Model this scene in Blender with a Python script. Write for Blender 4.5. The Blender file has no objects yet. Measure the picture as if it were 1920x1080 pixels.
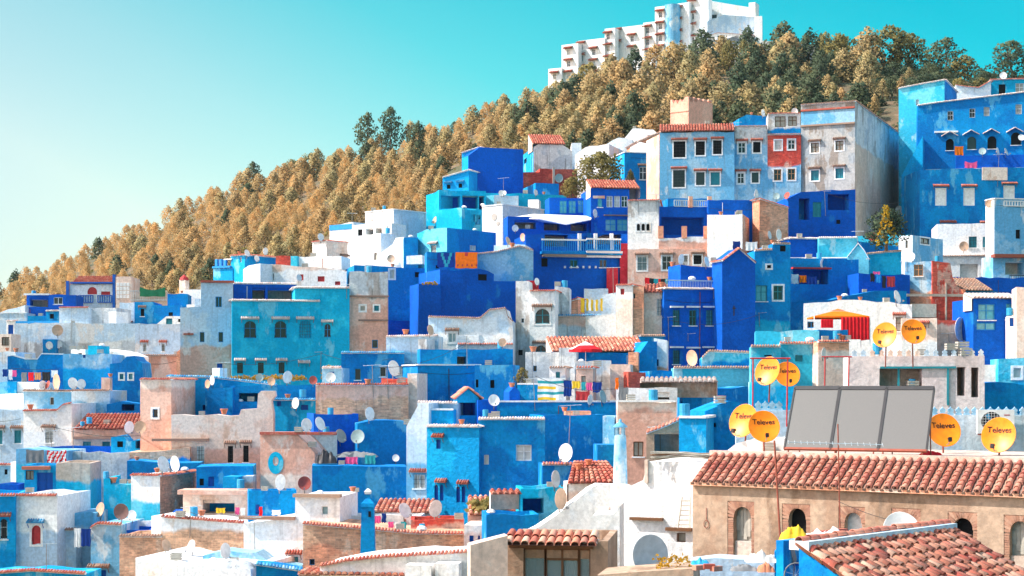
import bpy, bmesh, math, random
import numpy as np
from mathutils import Vector, Matrix, noise as mnoise
from mathutils.geometry import tessellate_polygon
R = math.radians
rnd = random.Random(7)
sc = bpy.context.scene
col = sc.collection

# ------------------------------------------------------------------ camera
F = 3045.0           # focal length in photograph pixels (1920 wide)
CX, HY = 960.0, 720.0
cd = bpy.data.cameras.new('camera')
cam = bpy.data.objects.new('camera', cd); col.objects.link(cam)
cam.location = (0, 0, 0); cam.rotation_euler = (R(90), 0, 0)
cd.sensor_width = 36.0; cd.lens = 36.0 * F / 1920.0
cd.shift_y = (HY - 540.0) / 1920.0
cd.clip_start = 0.5; cd.clip_end = 20000
sc.camera = cam

# ------------------------------------------------------------------ sky and sun
SUN = Vector((-0.68, -0.09, 0.73)).normalized()
w = bpy.data.worlds.new('World'); sc.world = w; w.use_nodes = True
nt = w.node_tree; nt.nodes.clear()
out = nt.nodes.new('ShaderNodeOutputWorld'); bg = nt.nodes.new('ShaderNodeBackground')
sky = nt.nodes.new('ShaderNodeTexSky'); sky.sky_type = 'NISHITA'; sky.sun_disc = False
sky.sun_elevation = math.asin(SUN.z); sky.sun_rotation = math.atan2(SUN.x, SUN.y)
sky.altitude = 600; sky.air_density = 1.0; sky.dust_density = 1.0; sky.ozone_density = 1.0
# sky tint: paler towards the sun's side and the horizon, cyan away from it
tc = nt.nodes.new('ShaderNodeTexCoord')
dt = nt.nodes.new('ShaderNodeVectorMath'); dt.operation = 'DOT_PRODUCT'
dt.inputs[1].default_value = (1.0, 0.0, 1.8)
nt.links.new(tc.outputs['Generated'], dt.inputs[0])
mr = nt.nodes.new('ShaderNodeMapRange'); mr.inputs[1].default_value = -0.3; mr.inputs[2].default_value = 1.7
sx = nt.nodes.new('ShaderNodeSeparateXYZ'); nt.links.new(tc.outputs['Generated'], sx.inputs[0])
def wmath(op, a, b):
    n = nt.nodes.new('ShaderNodeMath'); n.operation = op
    for i, v in enumerate((a, b)):
        if isinstance(v, float): n.inputs[i].default_value = v
        else: nt.links.new(v, n.inputs[i])
    return n.outputs[0]
# the white glow round the sun, left of view, raised for the shade light
glow = wmath('MULTIPLY', wmath('MAXIMUM', wmath('SUBTRACT', -0.33, sx.outputs[0]), 0.0), 2.3)
nt.links.new(wmath('SUBTRACT', dt.outputs['Value'], glow), mr.inputs[0])
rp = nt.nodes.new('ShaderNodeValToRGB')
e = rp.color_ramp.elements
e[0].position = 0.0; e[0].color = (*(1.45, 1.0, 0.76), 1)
e[1].position = 1.0; e[1].color = (*(1.35, 0.95, 0.70), 1)  # both ends lie out of view, warmed to brighten and redden the shade light
for p_, c_ in ((0.035, (0.329, 0.321, 0.285)), (0.067, (0.343, 0.329, 0.285)), (0.132, (0.416, 0.391, 0.296)), (0.217, (0.303, 0.405, 0.305)), (0.31, (0.099, 0.405, 0.31)), (0.385, (0.029, 0.387, 0.307)), (0.47, (0.001, 0.343, 0.292)), (0.56, (0.009, 0.339, 0.292)), (0.75, (0.45, 0.56, 0.46))):
    q = e.new(p_); q.color = (*c_, 1)
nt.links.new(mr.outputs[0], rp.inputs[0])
mx = nt.nodes.new('ShaderNodeMix'); mx.data_type = 'RGBA'; mx.blend_type = 'MULTIPLY'
mx.inputs[0].default_value = 1.0
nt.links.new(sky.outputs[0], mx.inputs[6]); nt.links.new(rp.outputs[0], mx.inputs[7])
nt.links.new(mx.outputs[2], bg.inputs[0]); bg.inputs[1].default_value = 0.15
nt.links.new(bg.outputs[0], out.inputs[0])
sd = bpy.data.lights.new('sun', 'SUN'); sd.energy = 2.15; sd.angle = R(0.5); sd.color = (1.0, 0.92, 0.83)
so = bpy.data.objects.new('sun', sd); col.objects.link(so)
so.rotation_euler = SUN.to_track_quat('Z', 'Y').to_euler()
vs = sc.view_settings
vs.view_transform = 'Standard'; vs.look = 'None'; vs.exposure = 1.85; vs.gamma = 1.0; vs.use_curve_mapping = False
sc.render.engine = 'CYCLES'
sc.cycles.max_bounces = 5; sc.cycles.diffuse_bounces = 3; sc.cycles.glossy_bounces = 2
sc.cycles.transparent_max_bounces = 4; sc.cycles.caustics_reflective = False; sc.cycles.caustics_refractive = False
sc.cycles.use_denoising = True

# ------------------------------------------------------------------ helpers
def P(px, py, Y): return Vector(((px - CX) * Y / F, Y, (HY - py) * Y / F))
def lin(c):
    return tuple(((x / 255) / 12.92 if x <= 10 else ((x / 255 + .055) / 1.055) ** 2.4) for x in c)

def tag(o, label=None, cat=None, group=None, kind=None):
    if label: o['label'] = label
    if cat: o['category'] = cat
    if group: o['group'] = group
    if kind: o['kind'] = kind
    return o
def empty(name, loc=(0, 0, 0)):
    o = bpy.data.objects.new(name, None); col.objects.link(o); o.location = loc; o.empty_display_size = .3
    return o
def root_loc(o):
    while o.parent: o = o.parent
    return o.location.copy()
class MB:
    """collects faces in world coordinates; build() links them as one mesh object"""
    def __init__(s): s.v = []; s.f = []; s.m = []
    def poly(s, pts, m=0):
        n = len(s.v); s.v += [tuple(p) for p in pts]; s.f.append(tuple(range(n, n + len(pts)))); s.m.append(m)
    def tris(s, pts, tri, m=0):
        n = len(s.v); s.v += [tuple(p) for p in pts]
        for t in tri: s.f.append(tuple(n + i for i in t)); s.m.append(m)
    def obox(s, c, ax, ay, az, m=0):
        """box from centre and three half-axis vectors"""
        c = Vector(c); n = len(s.v)
        for k in (-1, 1):
            for j in (-1, 1):
                for i in (-1, 1): s.v.append(tuple(c + ax * i + ay * j + az * k))
        for q in ((0, 2, 3, 1), (4, 5, 7, 6), (0, 1, 5, 4), (2, 6, 7, 3), (0, 4, 6, 2), (1, 3, 7, 5)):
            s.f.append(tuple(n + i for i in q)); s.m.append(m)
    def box(s, lo, hi, m=0):
        lo, hi = Vector(lo), Vector(hi); h = (hi - lo) / 2
        s.obox((lo + hi) / 2, Vector((h.x, 0, 0)), Vector((0, h.y, 0)), Vector((0, 0, h.z)), m)
    def tube(s, pts, r, n=6, m=0, r2=None):
        pts = [Vector(p) for p in pts]; k = len(pts); base = len(s.v)
        for i, p in enumerate(pts):
            d = (pts[min(i + 1, k - 1)] - pts[max(i - 1, 0)]).normalized()
            a = d.cross(Vector((0.13, 0.21, 1)) if abs(d.z) < .95 else Vector((1, 0.1, 0))).normalized(); b = d.cross(a)
            rr = r if r2 is None else r + (r2 - r) * i / max(1, k - 1)
            for j in range(n):
                t = 2 * math.pi * j / n; s.v.append(tuple(p + (a * math.cos(t) + b * math.sin(t)) * rr))
        for i in range(k - 1):
            for j in range(n):
                j2 = (j + 1) % n
                s.f.append((base + i * n + j, base + i * n + j2, base + (i + 1) * n + j2, base + (i + 1) * n + j)); s.m.append(m)
        s.f.append(tuple(base + j for j in range(n))); s.m.append(m)
        s.f.append(tuple(base + (k - 1) * n + j for j in range(n))); s.m.append(m)
    def lathe(s, c, prof, n=14, m=0):
        c = Vector(c); base = len(s.v)
        for (r, z) in prof:
            for j in range(n):
                t = 2 * math.pi * j / n; s.v.append((c.x + r * math.cos(t), c.y + r * math.sin(t), c.z + z))
        for i in range(len(prof) - 1):
            for j in range(n):
                j2 = (j + 1) % n
                s.f.append((base + i * n + j, base + i * n + j2, base + (i + 1) * n + j2, base + (i + 1) * n + j)); s.m.append(m)
    def build(s, name, mats, parent=None, smooth=False):
        o0 = root_loc(parent) if parent else Vector((0, 0, 0))
        me = bpy.data.meshes.new(name)
        me.from_pydata([(x - o0.x, y - o0.y, z - o0.z) for x, y, z in s.v], [], s.f)
        if not isinstance(mats, (list, tuple)): mats = [mats]
        for mt in mats: me.materials.append(mt)
        if len(mats) > 1: me.polygons.foreach_set('material_index', s.m)
        if smooth: me.polygons.foreach_set('use_smooth', [True] * len(me.polygons))
        me.update()
        o = bpy.data.objects.new(name, me); col.objects.link(o)
        if parent: o.parent = parent
        return o

# ------------------------------------------------------------------ materials
MATS = {}
def newmat(name):
    m = bpy.data.materials.new(name); m.use_nodes = True
    return m, m.node_tree, m.node_tree.nodes['Principled BSDF']
def plain(name, c, rough=.7, metal=0.0, var=.12, scale=3.0, spec=.3, bump=0.0):
    if name in MATS: return MATS[name]
    m, t, b = newmat(name)
    b.inputs['Roughness'].default_value = rough; b.inputs['Metallic'].default_value = metal
    b.inputs['Specular IOR Level'].default_value = spec
    if var:
        g = t.nodes.new('ShaderNodeNewGeometry'); n = t.nodes.new('ShaderNodeTexNoise')
        n.inputs['Scale'].default_value = scale; n.inputs['Detail'].default_value = 5
        t.links.new(g.outputs['Position'], n.inputs['Vector'])
        r = t.nodes.new('ShaderNodeMapRange'); r.inputs[1].default_value = .3; r.inputs[2].default_value = .7
        r.inputs[3].default_value = 1 - var; r.inputs[4].default_value = 1 + var
        t.links.new(n.outputs[0], r.inputs[0])
        x = t.nodes.new('ShaderNodeVectorMath'); x.operation = 'SCALE'; x.inputs[0].default_value = c[:3]
        t.links.new(r.outputs[0], x.inputs['Scale']); t.links.new(x.outputs[0], b.inputs['Base Color'])
        if bump:
            bp = t.nodes.new('ShaderNodeBump'); bp.inputs['Strength'].default_value = bump; bp.inputs['Distance'].default_value = .03
            t.links.new(n.outputs[0], bp.inputs['Height']); t.links.new(bp.outputs[0], b.inputs['Normal'])
    else: b.inputs['Base Color'].default_value = (*c[:3], 1)
    MATS[name] = m
    return m

# paint keys: main colour, second coat showing in blotches, undercoat where it peels, peel amount, grime amount
PAL = {
 'D': ((0, .092, .48), (0, .11, .56), (.01, .19, .56), .16, .16),
 'B': ((0, .19, .53), (.0, .26, .61), (.10, .42, .66), .40, .24),
 'A': ((0, .30, .66), (.004, .38, .73), (.20, .55, .76), .40, .18),
 'T': ((0, .40, .66), (.015, .49, .72), (.16, .54, .70), .30, .22),
 'C': ((.03, .43, .62), (.14, .55, .70), (.42, .66, .74), .30, .15),
 'S': ((.13, .40, .64), (.30, .53, .70), (.60, .68, .72), .42, .35),
 'P': ((.45, .60, .74), (.60, .69, .76), (.66, .63, .60), .40, .40),
 'Q': ((.70, .60, .60), (.76, .67, .66), (.60, .50, .48), .36, .30),
 'H': ((.45, .45, .44), (.34, .38, .41), (.28, .23, .19), .60, .90),
 'J': ((.68, .50, .40), (.74, .58, .48), (.76, .68, .62), .35, .50),
 'Z': ((.84, .42, .31), (.88, .48, .36), (.74, .38, .28), .25, .20),
 'W': ((.86, .85, .83), (.78, .82, .86), (.74, .66, .58), .22, .25),
 'G': ((.68, .69, .69), (.48, .53, .58), (.38, .34, .31), .50, .80),
 'K': ((.68, .38, .29), (.74, .49, .40), (.76, .66, .60), .36, .26),
 'M': ((.80, .61, .51), (.83, .71, .63), (.64, .43, .32), .34, .24),
 'O': ((.40, .265, .185), (.48, .345, .25), (.30, .195, .13), .42, .36),
 'N': ((.66, .38, .25), (.72, .46, .31), (.78, .58, .44), .42, .36),
 'X': ((.56, .44, .36), (.62, .51, .44), (.66, .60, .55), .35, .45),
 'R': ((.62, .08, .06), (.70, .13, .09), (.68, .44, .36), .24, .15),
 'Y': ((.76, .34, .21), (.82, .44, .29), (.80, .60, .48), .34, .20),
 'V': ((.40, .02, .035), (.45, .03, .05), (.5, .1, .1), .06, .08),
}
def noise_n(t, vec, scale, detail=3, rough=.55):
    n = t.nodes.new('ShaderNodeTexNoise'); n.inputs['Scale'].default_value = scale
    n.inputs['Detail'].default_value = detail; n.inputs['Roughness'].default_value = rough
    t.links.new(vec, n.inputs['Vector']); return n.outputs[0]
def rng(t, val, a, b, c=0., d=1.):
    r = t.nodes.new('ShaderNodeMapRange'); r.interpolation_type = 'SMOOTHSTEP'
    for i, x in enumerate((a, b, c, d)): r.inputs[i + 1].default_value = x
    t.links.new(val, r.inputs[0]); return r.outputs[0]
def mixc(t, f, a, b, mode='MIX'):
    x = t.nodes.new('ShaderNodeMix'); x.data_type = 'RGBA'; x.blend_type = mode
    for i, s in ((0, f), (6, a), (7, b)):
        if isinstance(s, (int, float)): x.inputs[i].default_value = s
        elif isinstance(s, tuple): x.inputs[i].default_value = (*s[:3], 1)
        else: t.links.new(s, x.inputs[i])
    return x.outputs[2]
def math_n(t, op, a, b):
    x = t.nodes.new('ShaderNodeMath'); x.operation = op
    for i, s in enumerate((a, b)):
        if isinstance(s, (int, float)): x.inputs[i].default_value = s
        else: t.links.new(s, x.inputs[i])
    return x.outputs[0]
def wall(key, low=None, zl=0.0, u=None, seed=0, rough_wall=.35):
    """weathered limewash; `low` is a second paint below height zl; keys R, Y, N carry brick or rubble coursing along u"""
    ck = ('wall', key, low, round(zl, 1), None if u is None else (round(u[0], 1), round(u[1], 1)), seed, rough_wall)
    if ck in MATS: return MATS[ck]
    m, t, b = newmat('paint_' + key)
    g = t.nodes.new('ShaderNodeNewGeometry'); pos = g.outputs['Position']
    off = t.nodes.new('ShaderNodeVectorMath'); off.operation = 'ADD'; off.inputs[1].default_value = (seed * 13.7, seed * 5.1, seed * 7.3)
    t.links.new(pos, off.inputs[0]); v = off.outputs[0]
    st = t.nodes.new('ShaderNodeVectorMath'); st.operation = 'MULTIPLY'; st.inputs[1].default_value = (4.2, 4.2, .22)
    t.links.new(v, st.inputs[0])
    big = noise_n(t, v, .28, 5, .65); mott = noise_n(t, v, 1.7, 8, .7); streak = noise_n(t, st.outputs[0], .9, 5, .6); st2 = t.nodes.new('ShaderNodeVectorMath'); st2.operation = 'MULTIPLY'; st2.inputs[1].default_value = (1, 1, .45); t.links.new(v, st2.inputs[0]); pee = noise_n(t, st2.outputs[0], .5, 7, .62); fine = noise_n(t, v, 5., 7, .65)
    sp = t.nodes.new('ShaderNodeSeparateXYZ'); t.links.new(pos, sp.inputs[0])
    def tone(k):
        c1, c2, c3, pa, gr = PAL[k]
        c = mixc(t, rng(t, big, .475, .545), c1, c2)
        c = mixc(t, rng(t, pee, .635 - pa * .16, .69 - pa * .16, 0, .85), c, c3)
        if k in 'RYN' and u is not None:
            dx = math_n(t, 'ADD', math_n(t, 'MULTIPLY', sp.outputs[0], u[0]), math_n(t, 'MULTIPLY', sp.outputs[1], u[1]))
            cb = t.nodes.new('ShaderNodeCombineXYZ'); t.links.new(dx, cb.inputs[0]); t.links.new(sp.outputs[2], cb.inputs[1])
            br = t.nodes.new('ShaderNodeTexBrick'); t.links.new(cb.outputs[0], br.inputs['Vector'])
            br.inputs['Scale'].default_value = 1.0; br.inputs['Brick Width'].default_value = .34; br.inputs['Row Height'].default_value = .13
            br.inputs['Mortar Size'].default_value = .022; br.inputs['Mortar Smooth'].default_value = .4; br.inputs['Bias'].default_value = 0
            br.inputs['Color1'].default_value = (1.2, 1.12, 1.06, 1); br.inputs['Color2'].default_value = (.62, .58, .58, 1)
            br.inputs['Mortar'].default_value = (.82, .84, .86, 1) if k == 'R' else (.9, .93, .95, 1)
            c = mixc(t, .85, c, br.outputs['Color'], 'MULTIPLY')
        c = mixc(t, math_n(t, 'MULTIPLY', rng(t, streak, .54, .72), min(.85, gr * .95)), c, (.16, .155, .15) if k not in 'DBATC' else tuple(x * .45 for x in c1))
        return c
    c = tone(key)
    if low:
        zz = math_n(t, 'ADD', sp.outputs[2], math_n(t, 'MULTIPLY', math_n(t, 'SUBTRACT', pee, .5), 1.6))
        c = mixc(t, rng(t, zz, zl - .15, zl + .15), tone(low), c)
    wr = .25 if key in 'DV' else (.4 if key in 'BATCWMKPS' else .8)
    c = mixc(t, wr, c, mixc(t, rng(t, mott, .34, .66), (.84, .855, .87), (1.10, 1.09, 1.08)), 'MULTIPLY')
    c = mixc(t, 1.0, c, mixc(t, rng(t, fine, .32, .68), (.84, .84, .84), (1.10, 1.10, 1.10)), 'MULTIPLY')
    t.links.new(c, b.inputs['Base Color']); b.inputs['Roughness'].default_value = .85; b.inputs['Specular IOR Level'].default_value = .15
    bp = t.nodes.new('ShaderNodeBump'); bp.inputs['Strength'].default_value = rough_wall; bp.inputs['Distance'].default_value = .09
    t.links.new(math_n(t, 'ADD', fine, math_n(t, 'MULTIPLY', pee, .7)), bp.inputs['Height']); t.links.new(bp.outputs[0], b.inputs['Normal'])
    MATS[ck] = m
    return m
def tilemat(name, cs, scale=3.4):
    """terracotta: each piece its own tone, lichen and dust in spots"""
    if name in MATS: return MATS[name]
    m, t, b = newmat(name)
    g = t.nodes.new('ShaderNodeNewGeometry'); oi = t.nodes.new('ShaderNodeObjectInfo')
    add = math_n(t, 'ADD', g.outputs['Random Per Island'], oi.outputs['Random']); fr = math_n(t, 'FRACT', add, 0)
    rp = t.nodes.new('ShaderNodeValToRGB'); e = rp.color_ramp.elements
    e[0].position = 0; e[0].color = (*cs[0], 1); e[1].position = 1; e[1].color = (*cs[-1], 1)
    for i in range(1, len(cs) - 1): q = e.new(i / (len(cs) - 1)); q.color = (*cs[i], 1)
    t.links.new(fr, rp.inputs[0])
    n = noise_n(t, g.outputs['Position'], scale, 6, .65)
    c = mixc(t, rng(t, n, .52, .70, 0, .5), rp.outputs[0], (.44, .31, .24))
    n2 = noise_n(t, g.outputs['Position'], scale * 4, 4, .6)
    c = mixc(t, 1.0, c, mixc(t, n2, (.75, .75, .75), (1.2, 1.2, 1.2)), 'MULTIPLY')
    t.links.new(c, b.inputs['Base Color']); b.inputs['Roughness'].default_value = .8; b.inputs['Specular IOR Level'].default_value = .2
    bp = t.nodes.new('ShaderNodeBump'); bp.inputs['Strength'].default_value = .3; bp.inputs['Distance'].default_value = .02
    t.links.new(n2, bp.inputs['Height']); t.links.new(bp.outputs[0], b.inputs['Normal'])
    MATS[name] = m
    return m
def M(k):
    if k == 'tile': return tilemat('terracotta', [(.44, .10, .07), (.33, .08, .06), (.50, .16, .10), (.38, .11, .08), (.56, .26, .18)])
    if k == 'oldtile': return tilemat('old_tile', [(.26, .17, .13), (.36, .20, .14), (.22, .15, .13), (.42, .28, .20)])
    if k == 'whitetile': return tilemat('whitewashed_tile', [(.66, .56, .52), (.72, .68, .66), (.55, .36, .30), (.74, .70, .68)])
    if k == 'bluetile': return tilemat('blue_tile', [(.02, .24, .50), (.10, .40, .62), (.01, .18, .42), (.30, .52, .66)])
    if k == 'fgtile': return tilemat('roof_tile', [(.44, .14, .10), (.50, .20, .14), (.35, .10, .08), (.58, .28, .20), (.40, .14, .11)], 6)
    if k == 'palet': return tilemat('dusty_tile', [(.74, .37, .25), (.50, .13, .09), (.78, .48, .35), (.36, .09, .07), (.70, .30, .19), (.46, .09, .07)], 5)
    d = {'glass': ((.020, .028, .034), .12, 0, .5), 'dark': ((.012, .012, .014), .9, 0, .1), 'white': ((.78, .78, .77), .6, 0, .3),
         'blue': ((0, .09, .42), .6, 0, .3), 'azure': ((.01, .26, .60), .6, 0, .3), 'teal': ((.02, .24, .30), .5, 0, .3), 'cyanglass': ((.10, .42, .50), .15, 0, .5),
         'wood': ((.16, .075, .035), .7, 0, .3), 'orangewood': ((.55, .24, .10), .6, 0, .3), 'iron': ((.03, .03, .035), .5, .3, .4), 'paleiron': ((.5, .58, .62), .5, .2, .4),
         'red': ((.45, .03, .035), .6, 0, .3), 'stone': ((.42, .39, .36), .85, 0, .2), 'pole': ((.30, .27, .25), .5, .4, .4), 'rust': ((.30, .08, .05), .7, .1, .3),
         'dish_white': ((.74, .74, .73), .4, 0, .4), 'dish_pale': ((.44, .49, .54), .45, 0, .4), 'dish_tan': ((.62, .40, .27), .5, 0, .4), 'dish_red': ((.42, .08, .06), .6, 0, .3), 'dish_brown': ((.20, .11, .10), .6, 0, .3),  # dish_pale: a white dish with its shade put into the grey
         'dish_grey': ((.30, .40, .40), .5, 0, .4), 'orange': ((.95, .25, .002), .42, 0, .4), 'black': ((.012, .010, .012), .6, 0, .3), 'curtain': ((.62, .60, .56), .9, 0, .1),
         'yellow': ((.80, .50, .03), .7, 0, .2), 'redcloth': ((.72, .02, .03), .9, 0, .1), 'pinkcloth': ((.75, .10, .28), .9, 0, .1), 'whitecloth': ((.78, .78, .78), .9, 0, .1),
         'navy': ((.01, .04, .22), .9, 0, .1), 'orangecloth': ((.88, .17, .012), .9, 0, .1), 'greencloth': ((.02, .16, .08), .9, 0, .1), 'greycloth': ((.2, .21, .22), .9, 0, .1),
         'doorglass': ((.25, .38, .42), .08, 0, .5), 'tealcloth': ((.03, .33, .38), .9, 0, .1), 'pot': ((.55, .20, .11), .8, 0, .2), 'plastic': ((.02, .30, .55), .4, 0, .4), 'shutterwood': ((.42, .40, .35), .8, 0, .2)}
    c, r_, mt, s_ = d[k]
    return plain(k, c, r_, mt, .15 if k not in ('glass', 'dark', 'black') else 0, 4.0, s_)

# ------------------------------------------------------------------ terrain: rows of (depth, height given as picture height) by column
COLS = [-900, -300, 0, 200, 400, 560, 700, 800, 900, 1000, 1100, 1250, 1450, 1600, 1750, 1850, 1930, 2300, 3000]
def crow(Yv, xs, ys):
    py = np.interp(COLS, xs, ys); Yv = np.interp(COLS, xs, Yv) if isinstance(Yv, (list, tuple)) else np.full(len(COLS), float(Yv))
    return Yv, (HY - py) * Yv / F
X5 = [0, 480, 960, 1440, 1920]
ROWS = [(np.full(len(COLS), 25.), np.full(len(COLS), -14.)),
        crow(48, X5, [1800, 1800, 1750, 1560, 1500]),
        crow(75, X5, [1400, 1380, 1320, 1200, 1150]),
        crow(100, X5, [1200, 1180, 1140, 1060, 980]),
        crow(122, X5, [1030, 1010, 980, 930, 860]),
        crow(150, X5, [830, 790, 780, 720, 700]),
        crow(180, X5, [720, 640, 600, 540, 540]),
        crow(205, X5, [660, 580, 480, 440, 430]),
        crow(222, X5, [620, 560, 420, 380, 370]),
        crow(258, [-300, 0, 400, 560, 700, 800, 900, 1000, 1200, 1450, 1700, 1800, 1920, 2300], [690, 618, 562, 500, 440, 395, 345, 300, 270, 245, 220, 190, 175, 150]),
        crow([500, 500, 480, 470, 455, 440, 430, 425, 405, 398, 390, 380, 360, 350, 345, 340, 340],
             [-900, -300, 0, 200, 400, 600, 700, 800, 900, 1000, 1100, 1300, 1450, 1600, 1750, 1850, 1930],
             [800, 690, 560, 475, 382, 318, 296, 272, 238, 205, 168, 120, 118, 122, 135, 160, 150])]
yr, zr = ROWS[-1]
ROWS += [(yr + 25, zr - 3.5), (yr + 80, zr - 30), (yr + 260, zr - 110)]
RY = np.array([r[0] for r in ROWS]); RZ = np.array([r[1] for r in ROWS])
def terrain_pxY(px, Y):
    c = min(max(px, COLS[0]), COLS[-1]); i = min(max(int(np.searchsorted(COLS, c)) - 1, 0), len(COLS) - 2)
    f = (c - COLS[i]) / (COLS[i + 1] - COLS[i])
    ys = RY[:, i] * (1 - f) + RY[:, i + 1] * f; zs = RZ[:, i] * (1 - f) + RZ[:, i + 1] * f
    return float(np.interp(Y, ys, zs))
def terrain(x, y): return terrain_pxY(CX + x / max(y, 1) * F, y)
def tcol():
    m, t, b = newmat('hillside_earth')
    g = t.nodes.new('ShaderNodeNewGeometry'); v = g.outputs['Position']
    a = noise_n(t, v, .12, 6, .65); d = noise_n(t, v, .9, 6, .7)
    c = mixc(t, rng(t, a, .40, .62), (.16, .105, .055), (.075, .085, .045))
    c = mixc(t, rng(t, d, .56, .70, 0, .8), c, (.30, .22, .15))
    t.links.new(c, b.inputs['Base Color']); b.inputs['Roughness'].default_value = .95
    bp = t.nodes.new('ShaderNodeBump'); bp.inputs['Strength'].default_value = .8; bp.inputs['Distance'].default_value = .6
    t.links.new(d, bp.inputs['Height']); t.links.new(bp.outputs[0], b.inputs['Normal'])
    return m
EARTH = tcol()
mb = MB(); xs = list(range(-900, 3001, 50)); ts = np.concatenate([np.linspace(25, 260, 60), np.linspace(266, 800, 60)])
for Y in ts:
    for px in xs:
        z = terrain_pxY(px, Y)
        if Y > 225: z += 1.6 * mnoise.noise(Vector((px * Y / F * .05, Y * .05, 3)))
        mb.v.append(((px - CX) * Y / F, Y, z))
nx = len(xs)
for j in range(len(ts) - 1):
    for i in range(nx - 1):
        a = j * nx + i; mb.f.append((a, a + 1, a + nx + 1, a + nx)); mb.m.append(0)
o = mb.build('hillside_terrain', EARTH, smooth=True); tag(o, kind='structure')
mb = MB(); mb.poly([(-4000, -4000, -30), (4000, -4000, -30), (4000, 4000, -30), (-4000, 4000, -30)])
o = mb.build('ground', EARTH); tag(o, kind='structure')

# ------------------------------------------------------------------ houses
class Face:
    def __init__(s, ax, ay, yaw):
        s.A = Vector((ax, ay)); s.yaw = yaw; s.u = Vector((math.cos(yaw), math.sin(yaw))); s.n = Vector((math.sin(yaw), -math.cos(yaw)))
    def at(s, px):
        r = Vector(((px - CX) / F, 1.0)); t = s.A.dot(s.n) / r.dot(s.n); p = r * t
        return (p - s.A).dot(s.u), t
    def sz(s, px, py):
        a, Y = s.at(px); return a, (HY - py) * Y / F
    def W(s, a, z, o=0.0):
        return Vector((s.A.x + s.u.x * a + s.n.x * o, s.A.y + s.u.y * a + s.n.y * o, z))
    def rot90(s, a):   # the right-hand side face that starts at a
        p = s.W(a, 0); return Face(p.x, p.y, s.yaw + math.pi / 2)
    def rotm90(s, a):
        p = s.W(a, 0); return Face(p.x, p.y, s.yaw - math.pi / 2)
    def u3(s): return Vector((s.u.x, s.u.y, 0))
    def n3(s): return Vector((s.n.x, s.n.y, 0))
Z3 = Vector((0, 0, 1))
def facemesh(mb, fc, outline, holes, m=0, depth=.16):
    loops = [[Vector((a, z, 0)) for a, z in outline]] + [[Vector((a, z, 0)) for a, z in h[0]] for h in holes]
    flat = [p for l in loops for p in l]
    mb.tris([fc.W(p.x, p.y) for p in flat], tessellate_polygon(loops), m)
    for h, dp in holes:
        k = len(h)
        for i in range(k):
            a, b = h[i], h[(i + 1) % k]
            mb.poly([fc.W(*a), fc.W(*b), fc.W(*b, -dp), fc.W(*a, -dp)], m)
def arch(a0, a1, z0, z1, n=8, pointed=False, horse=0.0):
    r = (a1 - a0) / 2; c = (a0 + a1) / 2; zs = z1 - r * (1.25 if pointed else 1.0)
    pts = [(a0, z0), (a1, z0)]
    for i in range(n + 1):
        t = math.pi * i / n; k = 1.25 if pointed else 1.0
        x = math.cos(t) * r; z = math.sin(t) * r
        if pointed: z = r * k * (math.sin(t) ** .8)
        pts.append((c + x, zs + z))
    return pts
def tile_run(mb, p, q, n3, r=.08, ln=.40, drop=.10, pitch=.18, segs=4):
    """half-round tiles side by side from p to q, their axis along n3, sloping down outwards"""
    p, q = Vector(p), Vector(q); L = (q - p).length
    if L < .1: return
    k = max(1, int(L / pitch)); e = (q - p) / k; eu = e.normalized()
    for i in range(k):
        c = p + e * (i + .5); jz = rnd.uniform(-.012, .012)
        ring0 = []; ring1 = []
        for j in range(segs + 1):
            t = math.pi * j / segs; off = eu * (math.cos(t) * r) + Z3 * (math.sin(t) * r + jz)
            ring0.append(c - n3 * (ln * .45) + off + Z3 * drop * .5); ring1.append(c + n3 * (ln * .55) + off - Z3 * drop * .5)
        n = len(mb.v); mb.v += [tuple(x) for x in ring0 + ring1]; s1 = segs + 1
        for j in range(segs): mb.f.append((n + j, n + j + 1, n + s1 + j + 1, n + s1 + j)); mb.m.append(0)
        mb.f.append(tuple(n + s1 + j for j in range(s1))); mb.m.append(0)
def troof(mb, a, b, c, d, pitch=.30, row=.42, r=.12, segs=4):
    """barrel tiles over the quad ridge a-b, eave d-c"""
    a, b, c, d = map(Vector, (a, b, c, d)); k = max(2, int((c - d).length / pitch))
    nrm = (b - a).cross(d - a).normalized()
    if nrm.z < 0: nrm = -nrm
    mb.poly([a - nrm * .03, b - nrm * .03, c - nrm * .03, d - nrm * .03])
    for i in range(k):
        f = (i + .5) / k; top = a.lerp(b, f); bot = d.lerp(c, f); L = (bot - top).length; nr = max(1, int(L / row))
        dr = (bot - top) / nr; ax = dr.normalized(); sd = ax.cross(nrm)
        for j in range(nr):
            p0 = top + dr * (j - .08); p1 = top + dr * (j + 1); w_ = sd * rnd.uniform(-.015, .015); n = len(mb.v)
            for q, rr, lift in ((p0, r * .86, -.015), (p1, r, .025)):
                for s_ in range(segs + 1):
                    t = math.pi * s_ / segs
                    mb.v.append(tuple(q + w_ + sd * math.cos(t) * rr + nrm * (math.sin(t) * rr + lift)))
            s1 = segs + 1
            for s_ in range(segs): mb.f.append((n + s_, n + s_ + 1, n + s1 + s_ + 1, n + s1 + s_)); mb.m.append(0)
            mb.f.append(tuple(n + s1 + s_ for s_ in range(s1))); mb.m.append(0)
COPM = {'t': 'tile', 'o': 'oldtile', 'b': 'bluetile', 'h': 'whitetile'}
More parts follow.
